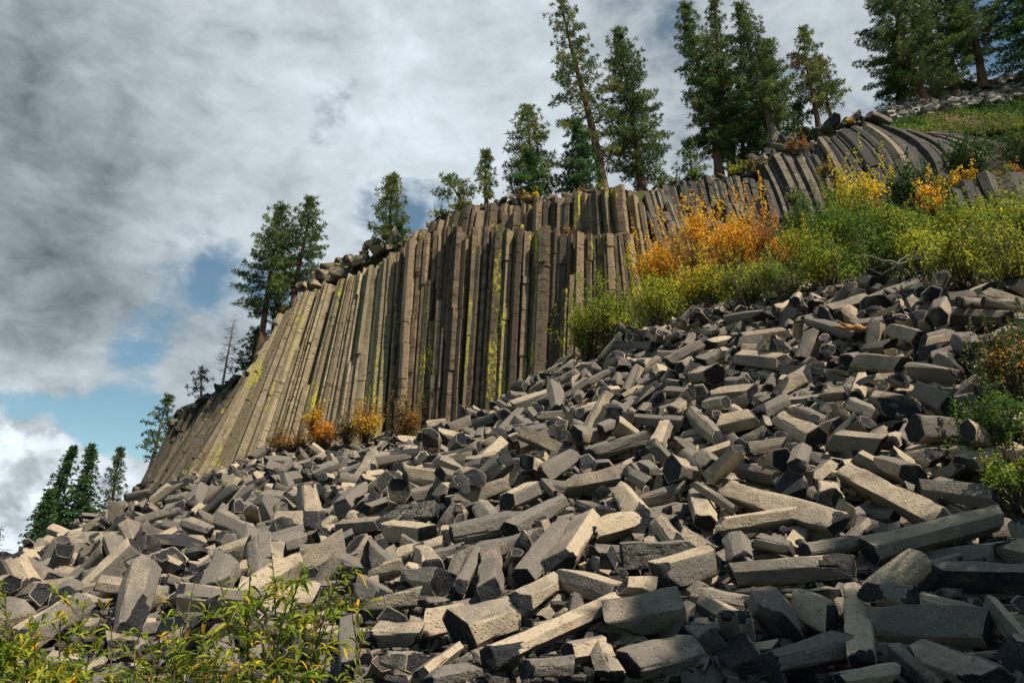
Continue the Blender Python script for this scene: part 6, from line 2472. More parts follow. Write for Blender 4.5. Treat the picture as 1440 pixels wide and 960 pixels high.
# ------------------------------------------------------------------ conifers
def needles(ctr, dirs, r, n, ln, wd, flat=0.0, side=None):
    """n slim triangles fanning out of each centre around its direction"""
    m = len(ctr); d = r.normal(size=(m, n, 3)); d /= np.linalg.norm(d, axis=2)[..., None]
    if flat > 0: d[..., 2] *= (1 - flat)
    d = d + dirs[:, None] * .55; d /= np.linalg.norm(d, axis=2)[..., None]
    s = np.cross(d, r.normal(size=(m, n, 3))); s /= np.linalg.norm(s, axis=2)[..., None] + 1e-9
    l = ln * r.uniform(.6, 1.15, (m, n, 1)); c = ctr[:, None] + d * l * .08
    V = np.stack([c - s * wd * .35 + 0 * d, c + d * l * .55 + s * wd * .6, c + d * l, c + d * l * .5 - s * wd * .6], 2)
    return V.reshape(-1, 3), np.arange(m * n * 4).reshape(-1, 4)


KINDS = {
    #          crown start, width curve exponent, branches/m, rise low, rise high, tuft step, needle n, len, wd, flat
    'pine':  dict(cs=.18, pw=.62, nb=6.2, lo=-.15, hi=.55, st=.26, nn=24, ln=.31, wd=.046, flat=.1, irr=.42, cols=((0.149, 0.175, 0.049), (0.219, 0.219, 0.070), (0.088, 0.126, 0.045))),
    'tall':  dict(cs=.22, pw=.55, nb=4.6, lo=-.30, hi=.5, st=.28, nn=24, ln=.31, wd=.045, flat=.1, irr=.55, cols=((0.131, 0.158, 0.052), (0.201, 0.196, 0.070), (0.084, 0.116, 0.049))),
    'dense': dict(cs=.10, pw=.60, nb=8.0, lo=-.20, hi=.6, st=.25, nn=24, ln=.31, wd=.046, flat=.1, irr=.35, cols=((0.098, 0.144, 0.045), (0.150, 0.182, 0.056), (0.067, 0.105, 0.042))),
    'fir':   dict(cs=.04, pw=.85, nb=9.5, lo=-.25, hi=.25, st=.22, nn=21, ln=.28, wd=.050, flat=.55, irr=.22, cols=((0.060, 0.130, 0.045), (0.096, 0.172, 0.052), (0.042, 0.091, 0.042))),
    'sparse': dict(cs=.06, pw=.8, nb=6.5, lo=-.15, hi=.4, st=.28, nn=21, ln=.28, wd=.046, flat=.2, irr=.35, cols=((0.088, 0.123, 0.045), (0.140, 0.166, 0.060), (0.060, 0.088, 0.038))),
}


def conifer(name, label, base, top, width, kind, seed, group=None, bark=None, cs=None, lean=0.0, dead=0.0, rusty=0.0, rscale=1.0, dens=1.0):
    K = KINDS[kind]; r = np.random.RandomState(seed)
    base = np.asarray(base, float); top = np.asarray(top, float); h = np.linalg.norm(top - base)
    root = empty(name, base); tag(root, label, 'tree', group)
    t = np.linspace(0, 1, 16); bow = np.sin(t * np.pi) * h * r.normal(0, .012); bow2 = np.sin(t * 2 * np.pi) * h * r.normal(0, .006)
    axis = (top - base) * t[:, None] + np.stack([bow + bow2, bow * .3, 0 * t], 1)
    axis[0, 2] -= .5
    r0 = (h * .017 + .05) * rscale
    tk = Acc(); V, Q = tube(axis, r0 * (1 - t) ** .8 + .012 + r0 * .5 * np.exp(-t * 30), 9); tk.add(V, [Q])
    cr = Acc(); st = K['cs'] if cs is None else cs
    nb = int(K['nb'] * h * (1 - st) * dens * 1.38); golden = 2.39996; R = width / 2; ctrs, dirs, cols = [], [], []
    for i in range(nb):
        ti = st + (1 - st) * ((i + r.uniform(0, 1)) / nb); rel = (ti - st) / (1 - st)
        ln = R * ((1 - rel) ** K['pw'] * min(1, .55 + rel * 2.2)) * r.uniform(1 - K['irr'], 1 + K['irr'] * .45) + .12
        az = i * golden + r.normal(0, .35); rise = K['lo'] + (K['hi'] - K['lo']) * rel + r.normal(0, .13)
        d = np.array([math.cos(az), math.sin(az), rise]); d /= np.linalg.norm(d)
        p0 = interp3(np.array([ti]), t, axis)[0]
        q = np.linspace(0, 1, 5); sag = (-.10 if kind != 'fir' else .06) * ln
        path = p0 + d * (q[:, None] * ln) + np.stack([0 * q, 0 * q, -sag * q ** 2 + .0 * q], 1) * 1.0
        V, Q = tube(path, np.maximum(.008, r0 * .22 * (1 - rel * .6) * (1 - q * .85)), 3); tk.add(V, [Q])
        if r.rand() < dead: continue
        nt = max(2, int(ln * .8 / K['st'])); rust = r.rand() < rusty
        c0 = np.array(K['cols'][r.choice(3, p=[.5, .25, .25])]) * r.uniform(.75, 1.25)
        if rust: c0 = np.array((.14, .06, .022)) * r.uniform(.7, 1.2)
        sd = np.cross(d, [0, 0, 1]); sd /= np.linalg.norm(sd) + 1e-9
        for qq in np.linspace(1, .30 if kind in ('fir', 'dense') else .42, nt):
            pc = np.array([np.interp(qq, q, path[:, k]) for k in range(3)])
            for sgn in ((0,) if qq > .97 else (-1, 1)):
                off = sgn * r.uniform(.12, .5) * (1 - qq * .55) * min(ln, 1.6) * .62
                ctrs.append(pc + sd * off + np.array([0, 0, r.normal(.03, .07)]))
                dd = d * .7 + sd * sgn * .5 + np.array([0, 0, .45 if kind != 'fir' else .0]); dirs.append(dd / np.linalg.norm(dd))
                cols.append(c0 * r.uniform(.82, 1.2))
    for k in range(4):
        ctrs.append(axis[-1] - (top - base) / h * k * .16); dirs.append(np.array([0, 0, 1.0])); cols.append(np.array(K['cols'][0]))
    ctrs, dirs, cols = map(np.array, (ctrs, dirs, cols))
    V, Q = needles(ctrs, dirs, r, K['nn'], K['ln'], K['wd'], K['flat'])
    cc = np.repeat(cols * (1.08, 1.14, 1.02), K['nn'] * 4, 0); cc = np.concatenate([cc, np.ones((len(cc), 1))], 1)
    cr.add(V, [Q], col=cc)
    link('trunk', tk.mesh('trunk', [bark or M_BARK], TYP, 180), root)
    link('crown', cr.mesh('crown', [M_NEEDLE], TYP), root)
    return root


def W(px, Y): return px * Y / FPX * 1.14


TREES = [  # label, (base), (top), width px, kind, options
    ('tall green pine with a red trunk leaning from the left skyline', (363, 506, 48), (396, 293), 98, 'dense', dict(cs=.30)),
    ('dense olive pine right beside the red-trunked one on the left rim', (413, 424, 48.6), (437, 281), 84, 'dense', dict(cs=.12)),
    ('small rounded pine low behind the red trunk on the skyline', (350, 526, 50.5), (362, 466), 56, 'dense', dict(cs=.0)),
    ('small shrubby fir half hidden behind the red trunk roots', (385, 500, 50.5), (392, 430), 50, 'sparse', dict()),
    ('bushy olive pine alone on the middle rim', (546, 364, 46), (553, 249), 66, 'pine', dict(cs=.08, dens=1.35)),
    ('little dark green fir under the bushy rim pine', (560, 366, 45.4), (560, 318), 34, 'fir', dict()),
    ('thin fir with a bare pale trunk left of the bedded shoulder', (208, 668, 56), (238, 558), 58, 'sparse', dict(bark=M_BARKG, cs=.22)),
    ('dark fir at the lower left with a thin pointed top', (52, 795, 60), (104, 630), 52, 'fir', dict(dens=1.5)),
    ('broader dark fir in the middle of the lower left group', (96, 790, 60), (129, 627), 62, 'fir', dict(dens=1.5)),
    ('light olive pine on the right of the lower left group', (152, 752, 62), (170, 632), 44, 'sparse', dict(dens=1.3)),
    ('small dark fir at the foot of the lower left group', (42, 800, 58), (72, 690), 44, 'fir', dict(dens=1.4)),
    ('half-bare little pine on the shoulder skyline', (283, 560, 51), (282, 518), 44, 'sparse', dict(dead=.4, bark=M_DEAD)),
    ('low twiggy pine spreading over the rim at left of the bushy pines', (655, 292, 45), (630, 252), 74, 'pine', dict(cs=.0, dead=.15)),
    ('slim young pine just left of the bushy pines', (684, 284, 45), (683, 214), 32, 'pine', dict(cs=.05)),
    ('bushy olive pine with a pointed top left of the tallest pine', (748, 280, 45.5), (741, 152), 88, 'pine', dict(cs=.04, dens=1.3)),
    ('young bright green fir in front of the bushy pointed pine', (742, 280, 43.6), (744, 212), 62, 'fir', dict(dens=1.2)),
    ('tallest pine on the rim with open branches and a leaning bare trunk', (850, 272, 46), (788, -2), 116, 'tall', dict(cs=.16, dens=1.1)),
    ('dense young fir at the foot of the tallest pine', (815, 276, 44), (812, 170), 78, 'fir', dict(dens=1.2)),
    ('wide feathery pine immediately right of the tallest pine', (903, 266, 47), (868, 44), 112, 'dense', dict(cs=.06)),
    ('tall pine at left of the big cluster with a reddish trunk', (1012, 250, 48), (962, 8), 92, 'dense', dict(cs=.12)),
    ('pine with a dead bare tip behind the big cluster', (1032, 246, 51), (1003, 2), 74, 'dense', dict(cs=.2, rusty=.08, dead=.12)),
    ('pine with a pale leaning trunk in the big cluster', (1090, 210, 46.5), (1040, 10), 104, 'dense', dict(cs=.2, bark=M_BARKG, rscale=1.25)),
    ('dark bushy pine behind the pale leaning trunk', (1075, 225, 52), (1076, 60), 96, 'dense', dict(cs=.05)),
    ('shorter dark fir filling the big cluster\'s base', (1045, 240, 50), (1040, 120), 90, 'fir', dict()),
    ('lone dark pine with rusty branch ends right of the big cluster', (1152, 188, 47), (1131, 44), 78, 'pine', dict(cs=.22, rusty=.10)),
    ('second slim trunked pine leaning behind the lone rusty one', (1172, 184, 48), (1150, 84), 66, 'pine', dict(cs=.3, rusty=.2)),
    ('small green pine seedling low between the cluster and the lone pine', (1122, 206, 47), (1122, 150), 44, 'fir', dict()),
    ('young light pine on the rim left of the big cluster', (974, 256, 46), (968, 200), 50, 'sparse', dict()),
    ('huge dark pine at the left of the upper right group', (1300, 140, 53), (1236, -60), 150, 'dense', dict(cs=.06)),
    ('broad dark green pine in the middle of the upper right group', (1345, 128, 55), (1300, -30), 150, 'dense', dict(cs=.04)),
    ('thick trunked dark pine beside the pale scree', (1382, 118, 54), (1350, -50), 110, 'dense', dict(cs=.3, rscale=1.3)),
    ('near black pine in the top right corner', (1470, 110, 52), (1430, -60), 140, 'fir', dict(cs=.1)),
    ('low dark fir at the left foot of the upper right group', (1262, 150, 55), (1262, 60), 70, 'fir', dict()),
]
for i, (lab, b, tp, w, kd, op) in enumerate(TREES):
    nm = {'fir': 'fir_tree'}.get(kd, 'pine_tree')
    bp = at(*b); tpp = at(tp[0], tp[1], b[2] + (b[1] - tp[1]) * .002)
    conifer(nm, lab, bp, tpp, W(w, b[2]), kd, 500 + i, 'conifers along the cliff top' if b[1] < 600 else 'conifers at the left foot', **op)
# big pines standing beside the trail, right of and behind the viewer; they shade the lower right of the talus
for i, (x, y, h, w, lab) in enumerate([(8.7, 4.4, 14, 5.6, 'big trailside pine shading the lower right blocks'), (11.4, 6.2, 13.5, 4.6, 'trailside pine between the other two beside the talus'), (13.6, 8.6, 10.5, 4.2, 'smaller trailside pine at the right edge of the talus')]):
    z = float(H([x], [y])[0])
    conifer('pine_tree', lab, (x, y, z), (x + .3, y, z + h), w, 'dense', 700 + i, 'trailside pines', cs=.42, dens=1.0)


def snag(label, base, top, seed, mat, nb, bl, cat='dead tree', up=.1):
    r = np.random.RandomState(seed); base = np.asarray(base); top = np.asarray(top); h = np.linalg.norm(top - base)
    a = Acc(); t = np.linspace(0, 1, 8); ax = (top - base) * t[:, None]
    V, Q = tube(ax, (h * .012 + .03) * (1 - t * .92), 6); a.add(V, [Q])
    b = Acc()
    for i in range(nb):
        ti = r.uniform(.15, .98); az = r.uniform(0, 6.28); L = bl * (1.1 - ti) * r.uniform(.4, 1.2)
        p0 = (top - base) * ti; d = np.array([math.cos(az), math.sin(az), up + r.normal(0, .25)])
        q = np.linspace(0, 1, 4); path = p0 + d * q[:, None] * L + np.stack([0 * q, 0 * q, -.2 * L * q ** 2], 1) + r.normal(0, .02, (4, 3)) * q[:, None]
        V, Q = tube(path, .016 * (1 - .6 * q), 3); a.add(V, [Q])
        for s_ in range(3):
            k = r.uniform(.3, 1); p1 = np.array([np.interp(k, q, path[:, c]) for c in range(3)]); d2 = d + r.normal(0, .6, 3)
            V, Q = tube(p1 + d2 * np.linspace(0, 1, 3)[:, None] * L * .35, np.array([.011, .008, .006]), 3); a.add(V, [Q])
    root = empty('dead_tree', base); tag(root, label, cat)
    link('trunk', a.mesh('trunk', [mat], TYP, 180), root)


snag('pinkish bare dead tree on the shoulder skyline left of the red trunk', at(313, 540, 51.5), at(331, 440, 51.7), 61, M_DEAD, 95, 1.0)
snag('dead dark snag with drooping twigs at the left edge', at(-6, 815, 40), at(2, 736, 40), 62, M_TWIG, 30, 1.1)
snag('bare dead top sticking out of the big pine cluster', at(1010, 60, 50), at(1006, -8, 50), 63, M_TWIG, 18, .8)

# ------------------------------------------------------------------ shrubs
def leaf_quads(P, r, size, up=.5, aspect=.6):
    n = len(P); N = r.normal(size=(n, 3)); N[:, 2] = np.abs(N[:, 2]) + up; N /= np.linalg.norm(N, axis=1)[:, None]
    A = np.cross(N, r.normal(size=(n, 3))); A /= np.linalg.norm(A, axis=1)[:, None] + 1e-9; B = np.cross(N, A)
    s = (size * r.uniform(.6, 1.3, n))[:, None]
    V = np.stack([P - A * s * .5, P + B * s * aspect * .5 - A * s * .05, P + A * s * .5, P - B * s * aspect * .5 - A * s * .05], 1)
    return V.reshape(-1, 3), np.arange(4 * n).reshape(-1, 4)


def mixcol(r, n, pal, pr=None, jit=.18):
    pal = np.array(pal); c = pal[r.choice(len(pal), n, p=pr)] * (1 + r.uniform(-jit, jit, (n, 1)))
    return np.concatenate([np.repeat(c, 4, 0), np.ones((4 * n, 1))], 1)


GREEN = ((.12, .19, .022), (.19, .25, .03), (.07, .14, .02)); YGREEN = ((.36, .37, .035), (.27, .31, .03), (.46, .41, .035)); DKGREEN = ((.035, .085, .018), (.055, .11, .02), (.025, .06, .018))
ORANGE = ((.72, .32, .03), (.80, .45, .04), (.62, .22, .03)); GOLD = ((.80, .54, .04), (.66, .52, .05), (.76, .42, .04)); RUST = ((.34, .15, .03), (.26, .13, .04), (.42, .22, .05))
OLIVE = ((.11, .13, .03), (.17, .17, .04), (.08, .10, .03)); DRY = ((.24, .19, .11), (.30, .23, .13), (.18, .15, .08)); GREYG = ((.15, .18, .07), (.20, .22, .09), (.11, .14, .05))


def shrub(name, label, cat, base, w, h, pal, seed, leaf=.075, n=None, group=None, pr=None, clumps=None, lift=.15, stems=7, twig=None, pal2=None, depth=None, col_by_clump=.5):
    r = np.random.RandomState(seed); base = np.asarray(base, float)
    root = empty(name, base); tag(root, label, cat, group); d = (depth or w)
    nc = clumps or max(9, int(8 + w * h * 3.2)); n = n or int(1900 * w * h * (.075 / leaf) ** 2 * .8)
    cen = r.normal(size=(nc, 3)); cen /= np.linalg.norm(cen, axis=1)[:, None]; cen *= r.uniform(.25, .85, (nc, 1)) ** .6
    cen = cen * np.array([w / 2, d / 2, h / 2]) * .82 + np.array([0, 0, h * (.5 + lift * .4)])
    rad_ = r.uniform(.12, .27, nc) * min(w, h * 1.2); k = r.choice(nc, n, p=rad_ ** 2 / (rad_ ** 2).sum())
    dv = r.normal(size=(n, 3)); dv /= np.linalg.norm(dv, axis=1)[:, None]
    P = cen[k] + dv * (rad_[k] * r.uniform(.35, 1.08, n) ** .6 * (1 + .25 * wn(cen[k] + dv, waves(seed, 2, 7, 6))))[:, None] * np.array([1, 1, .85])
    P[:, 2] = np.maximum(P[:, 2], .02 * h + r.uniform(0, .1, n))
    ns = max(8, int(9 * nc ** .5)); ms = int(n * .34); sk = r.randint(0, ns, ms)          # upright shoots that make the outline ragged
    s0 = cen[r.randint(0, nc, ns)] + r.normal(0, .22, (ns, 3)) * min(w, h); sv = r.normal(0, .28, (ns, 3)); sv[:, 2] = 1; sv /= np.linalg.norm(sv, axis=1)[:, None]
    sl_ = r.uniform(.22, .62, ns) * h; ts = r.rand(ms) ** .8
    P[:ms] = s0[sk] + sv[sk] * (ts * sl_[sk])[:, None] + r.normal(0, .055, (ms, 3)) * ((1.15 - ts) * (.6 + .5 * h))[:, None]
    P[:, 2] = np.maximum(P[:, 2], .02)
    V, Q = leaf_quads(P, r, leaf)
    c = mixcol(r, n, pal, pr)
    if pal2 is not None:
        sel = np.repeat((r.rand(nc) < col_by_clump)[k], 4); c[sel] = mixcol(r, n, pal2)[sel]
    c[:, :3] *= np.repeat(r.uniform(.8, 1.15, nc)[k], 4)[:, None]
    cr = Acc(); cr.add(V, [Q], col=c)
    st = Acc()
    for i in range(ns):
        b0 = np.array([r.normal(0, .05) * w, r.normal(0, .05) * d, -.1]); kn = np.stack([b0, b0 + (s0[i] - b0) * .55 + (0, 0, -.05 * h), s0[i], s0[i] + sv[i] * sl_[i]])
        V, Q = tube(interp3(np.linspace(0, 3, 9), np.arange(4), kn), np.linspace(.014, .004, 9), 3); st.add(V, [Q])
    for i in range(stems + nc // 2):
        tgt = cen[r.randint(nc)] + r.normal(0, .1, 3) * w; q = np.linspace(0, 1, 6)
        b0 = np.array([r.normal(0, .08) * w, r.normal(0, .08) * d, -.1])
        path = b0 + (tgt - b0) * q[:, None] + np.stack([0 * q, 0 * q, np.sin(q * 3.14) * .1 * h], 1)
        V, Q = tube(path, (.012 + .008 * h) * (1 - .75 * q), 4); st.add(V, [Q])
    link('stem', st.mesh('stem', [twig or M_TWIG], TYP, 180), root)
    link('foliage', cr.mesh('foliage', [M_LEAF], TYP), root)
    return root


SHR = [  # label, base px, base py, width px, height px, palette, second palette, leaf
    ('yellow-green bush at the foot of the tall wall\'s right end', 830, 508, 74, 78, YGREEN, GREEN),
    ('bright green bush between the tall wall and the golden aspen', 868, 488, 84, 70, GREEN, YGREEN),
    ('golden aspen sapling nearest the tall wall', 843, 452, 50, 48, GOLD, None),
    ('narrow orange aspen rising beside the smooth wall end', 876, 425, 38, 62, ORANGE, GOLD),
    ('bushy orange aspen with the brightest leaves', 930, 428, 68, 80, ORANGE, GOLD),
    ('green and yellow shrub below the bright orange aspen', 925, 468, 90, 66, GREEN, YGREEN),
    ('tall thin orange aspen against the grey column steps', 982, 408, 54, 100, ORANGE, GOLD),
    ('large orange and yellow aspen in the middle of the thicket', 1034, 410, 82, 92, GOLD, ORANGE),
    ('deep orange aspen at the right of the aspen group', 1078, 405, 60, 80, ORANGE, RUST),
    ('golden low shrub below the aspen group', 990, 432, 84, 50, GOLD, YGREEN),
    ('grey-green shrub at the talus edge below the deep orange aspen', 1050, 430, 96, 56, GREYG, YGREEN),
    ('twiggy dull green shrub at the talus crest', 1110, 420, 86, 52, GREYG, GREEN),
    ('yellow-green shrub above the twiggy dull one', 1120, 388, 90, 58, YGREEN, GREEN),
    ('rounded green shrub above the talus crest', 1168, 402, 80, 58, GREEN, YGREEN),
    ('dark green shrub behind the rounded one', 1150, 352, 100, 60, DKGREEN, GREEN),
    ('golden-orange young aspen under the curved outcrop', 1212, 326, 78, 72, GOLD, YGREEN),
    ('leafy green bush with pale bare twigs in front', 1236, 398, 96, 62, GREEN, DKGREEN),
    ('bright green shrub under the golden young aspen', 1205, 362, 110, 64, GREEN, GREEN),
    ('light green shrub in the middle of the right thicket', 1296, 392, 98, 66, GREEN, YGREEN),
    ('yellow-green thicket bush at the talus top right', 1360, 402, 104, 72, YGREEN, OLIVE),
    ('olive thicket bush at the right edge above the talus', 1430, 410, 104, 90, OLIVE, YGREEN),
    ('yellow-green bush at the right edge under the low outcrop', 1432, 356, 100, 64, YGREEN, GREEN),
    ('pale yellow-green bush below the low outcrop', 1350, 350, 100, 58, YGREEN, GREEN),
    ('green bush left of the low outcrop', 1282, 346, 84, 50, GREEN, YGREEN),
    ('small golden aspen beside the low outcrop', 1312, 312, 34, 52, GOLD, ORANGE),
    ('dark manzanita mound under the curved columns', 1290, 292, 110, 50, DKGREEN, DKGREEN),
    ('dark manzanita mound above the low outcrop', 1372, 252, 96, 48, DKGREEN, DKGREEN),
    ('dark green mound at the right edge above the low outcrop', 1440, 246, 90, 60, DKGREEN, OLIVE),
    ('rusty low shrub on top of the low outcrop', 1345, 268, 80, 22, RUST, GOLD),
    ('rusty grass tuft on the low outcrop at the right edge', 1430, 258, 70, 22, RUST, OLIVE),
]
for i, (lab, px, py, w, h, pal, pal2) in enumerate(SHR):
    p = cast(px, py, -.05, 12, 60); dep = proj(p)[2]; s = dep / FPX
    lf = max(.085, 3.4 * s)
    big = 1.12 if 'aspen' in lab else 1.08
    shrub('aspen_sapling' if 'aspen' in lab else 'shrub', lab, 'shrub', p, w * s * big, h * s * 1.05 * big, pal, 900 + i, lf, group='shrubs of the right slope', pal2=pal2, depth=min(w * s, 2.6))
RIMS = [  # shrubs on the rim and the ledges
    ('low olive shrub on the rim at the far end of the upper tier', at(622, 312, 44.6), 1.9, .8, OLIVE, YGREEN), ('yellow-green mat on the rim left of the bushy pines', at(650, 298, 44.4), 1.8, .7, YGREEN, OLIVE),
    ('orange dry shrub on the rim under the young green fir', at(726, 286, 43), 1.3, .6, DRY, RUST), ('yellow dry shrub on the rim under the pointed pine', at(745, 284, 42.6), 1.4, .6, GOLD, DRY),
    ('rusty shrub on the rim at the foot of the tallest pine', at(822, 277, 41), 1.3, .5, RUST, DRY), ('green mat left of the tall smooth columns', at(845, 270, 40.8), 1.2, .5, YGREEN, GREEN),
    ('wide olive shrub on the rim beneath the feathery pine', at(935, 268, 43.6), 2.6, .9, OLIVE, GREEN), ('green rim shrub left of the reddish trunk', at(975, 258, 44.4), 1.8, .9, GREEN, OLIVE),
    ('yellow-green shrub below the big cluster', at(1040, 250, 45), 1.9, 1.0, YGREEN, OLIVE), ('olive shrub at the rim under the pale trunk', at(1064, 240, 45), 1.5, .8, OLIVE, DRY),
    ('orange-brown shrub on the curved outcrop crest', at(1120, 216, 44.6), 2.0, .9, RUST, DRY), ('green shrub below the lone rusty pine', at(1134, 200, 45.4), 1.7, .8, GREEN, OLIVE),
    ('dry yellow tuft on the curved outcrop near the pale slabs', at(1200, 178, 45.2), 1.3, .6, DRY, GOLD), ('rusty shrub on the ledge between the column tiers', at(800, 336, 39.2), 1.2, .5, RUST, DRY),
    ('dry rusty tuft on the stepped cliff', at(1018, 296, 42.3), 1.5, .5, DRY, OLIVE), ('dry tuft on the lowest column step', at(1055, 318, 42.0), 1.6, .6, OLIVE, DRY),
    ('green cushion in the notch under the lone rim pine', at(545, 380, 44.3), 1.2, .45, YGREEN, GREEN), ('rusty tuft on the rim beside the red trunk', at(402, 446, 47.5), .8, .6, RUST, DRY),
    ('orange-brown tuft on the dark curved columns', at(1160, 248, 41.6), 1.0, .7, RUST, OLIVE), ('dry twiggy shrub below the curved columns', at(1118, 290, 41), 1.4, .9, GREYG, OLIVE),
]
for i, (lab, p, w, h, pal, pal2) in enumerate(RIMS):
    shrub('shrub', lab, 'shrub', p, w, h, pal, 960 + i, .12, group='small shrubs on the rim', pal2=pal2, depth=1.2, stems=3)
FOOT = [  # autumn bushes between the talus and the pale cliff
    ('round orange bush at the foot of the pale fan cliff', 452, 628, 62, 34, RUST, ORANGE), ('golden bush above the round orange one', 440, 606, 36, 30, GOLD, RUST),
    ('dry beige shrub left of the round orange bush', 400, 640, 70, 34, DRY, RUST), ('golden brown bush where fan and brown wall meet', 515, 618, 52, 44, GOLD, RUST),
    ('rusty brown bush against the brown wall\'s left end', 566, 626, 50, 58, RUST, OLIVE), ('pale dry shrub between the two autumn bushes', 488, 622, 50, 34, DRY, DRY), ('low rusty tuft at the talus edge below the fan', 372, 650, 40, 18, RUST, DRY),
]
for i, (lab, px, py, w, h, pal, pal2) in enumerate(FOOT):
    Y = np.interp(px, [372, 590], [43.6, 40.4]); p = at(px, py, Y); s = proj(p)[2] / FPX
    p[2] = min(p[2], p[2]); shrub('shrub', lab, 'shrub', p, w * s, h * s, pal, 990 + i, .12, group='autumn bushes at the cliff foot', pal2=pal2, depth=1.3)
# unbroken low growth on the slopes
gc = Acc(); r = np.random.RandomState(41); P = []; cl = []
for k in range(5200):
    px = r.uniform(960, 1560); lo = np.interp(px, [960, 1080, 1200, 1280, 1440, 1560], [440, 412, 398, 394, 404, 408]); hi = np.interp(px, [960, 1100, 1180, 1270, 1370, 1560], [412, 352, 318, 275, 250, 240])
    p = cast(px, r.uniform(hi, lo), -.1, 14, 60); t_ = r.rand()
    pal = DKGREEN if (p[1] > 34) else GREEN if t_ < .5 else YGREEN if t_ < .8 else GREYG
    for j in range(7): P.append(p + r.normal(0, .16, 3) * (1, 1, .8) + (0, 0, .22)); cl.append(np.array(pal[r.randint(3)]) * r.uniform(.75, 1.1))
P = np.array(P); cl = np.array(cl); V, Q = leaf_quads(P, r, .12)
gc.add(V, [Q], col=np.concatenate([np.repeat(cl, 4, 0), np.ones((4 * len(cl), 1))], 1))
tag(link('ground_cover', gc.mesh('ground_cover', [M_LEAF], TYP)), 'low green growth filling the slope between the shrubs of the right thicket', 'ground cover', kind='stuff')
gc = Acc(); P = []; cl = []
for k in range(5200):
    px = r.uniform(1225, 1580); f = r.uniform(-.25, np.interp(px, [1225, 1260, 1300, 1440], [.25, .45, .54, .50]))
    p = plateau_at(px, f); n_ = wn(p[None], waves(3, .25, 1.2, 6))[0]
    pal = DKGREEN if n_ < .2 else GREEN if n_ < .45 else OLIVE if n_ < .95 else DRY
    hh = .15 + .35 * max(0, wn(p[None], waves(9, .3, 1.5, 6))[0] + .5)
    for j in range(8): P.append(p + r.normal(0, .2, 3) * (1, 1, .3) + (0, 0, r.uniform(.02, hh))); cl.append(np.array(pal[r.randint(3)]) * r.uniform(.75, 1.15))
P = np.array(P); cl = np.array(cl); V, Q = leaf_quads(P, r, .16)
gc.add(V, [Q], col=np.concatenate([np.repeat(cl, 4, 0), np.ones((4 * len(cl), 1))], 1))
tag(link('hillside_scrub', gc.mesh('hillside_scrub', [M_LEAF], TYP)), 'dark green scrub carpeting the hillside below the pale scree', 'ground cover', kind='stuff')

# ------------------------------------------------------------------ dead wood among the blocks
def twigs(name, label, cat, p, n, ln, mat, seed, rad_=.02, up=.4, side=(1, 0, 0)):
    r = np.random.RandomState(seed); a = Acc()
    for i in range(n):
        d = np.array(side) * r.choice([-1, 1]) * r.uniform(.3, 1) + np.array([0, 0, up * r.uniform(-.2, 1)]) + r.normal(0, .25, 3); q = np.linspace(0, 1, 7)
        b0 = r.normal(0, .08, 3) * (1, 1, .2); L = ln * r.uniform(.5, 1)
        path = b0 + d * q[:, None] * L + np.cumsum(r.normal(0, .03, (7, 3)), 0) * L
        V, Q = tube(path, rad_ * (1 - .75 * q), 5); a.add(V, [Q])
        for s_ in range(3):
            k = r.uniform(.3, .9); p1 = np.array([np.interp(k, q, path[:, c]) for c in range(3)]); d2 = d + r.normal(0, .5, 3)
            V, Q = tube(p1 + d2 * np.linspace(0, 1, 4)[:, None] * L * .4 + np.cumsum(r.normal(0, .02, (4, 3)), 0) * L, rad_ * .5 * np.linspace(1, .3, 4), 4); a.add(V, [Q])
    o = link(name, a.mesh(name, [mat], TYP, 180)); o.location = p; tag(o, label, cat); return o


pd = cast(1208, 462, .35, 8, 40)
a = Acc(); r = np.random.RandomState(8)
for i, (dx, dz, L, rd) in enumerate([(-1, .15, .55, .10), (.9, -.25, .75, .09), (-.4, .6, .35, .05), (.6, .25, .5, .05), (-1, .5, .45, .04), (1, -.05, .9, .05)]):
    q = np.linspace(0, 1, 12); path = np.stack([dx * q * L, r.normal(0, .2) * q, dz * q * L], 1) + np.cumsum(r.normal(0, .012, (12, 3)), 0)
    V, Q = tube(path, rd * (1 - .7 * q) * (1 + .35 * np.sin(q * 17 + i)), 8); V += (wn(V, waves(i, 8, 30, 8)) * .012)[:, None]; a.add(V, [Q])
o = link('driftwood', a.mesh('driftwood', [M_DRIFT], TYP, 60)); o.location = pd; tag(o, 'gnarled orange log stump wedged among dark blocks near the talus top', 'log')
twigs('bare_branch', 'pale bare branches poking out of the right thicket', 'dead branch', cast(1262, 372, .9, 14, 50), 9, 1.6, M_TWIGP, 12, .022, .3)
twigs('bare_branch', 'thin pale twig bundle on the dark curved columns', 'dead branch', at(1125, 282, 41.2), 7, 1.1, M_TWIGP, 13, .02, .6)
twigs('bare_branch', 'bare twig lying beside the right edge shrub', 'dead branch', cast(1398, 536, .3, 8, 40), 2, .6, M_TWIGP, 14, .014, .1)

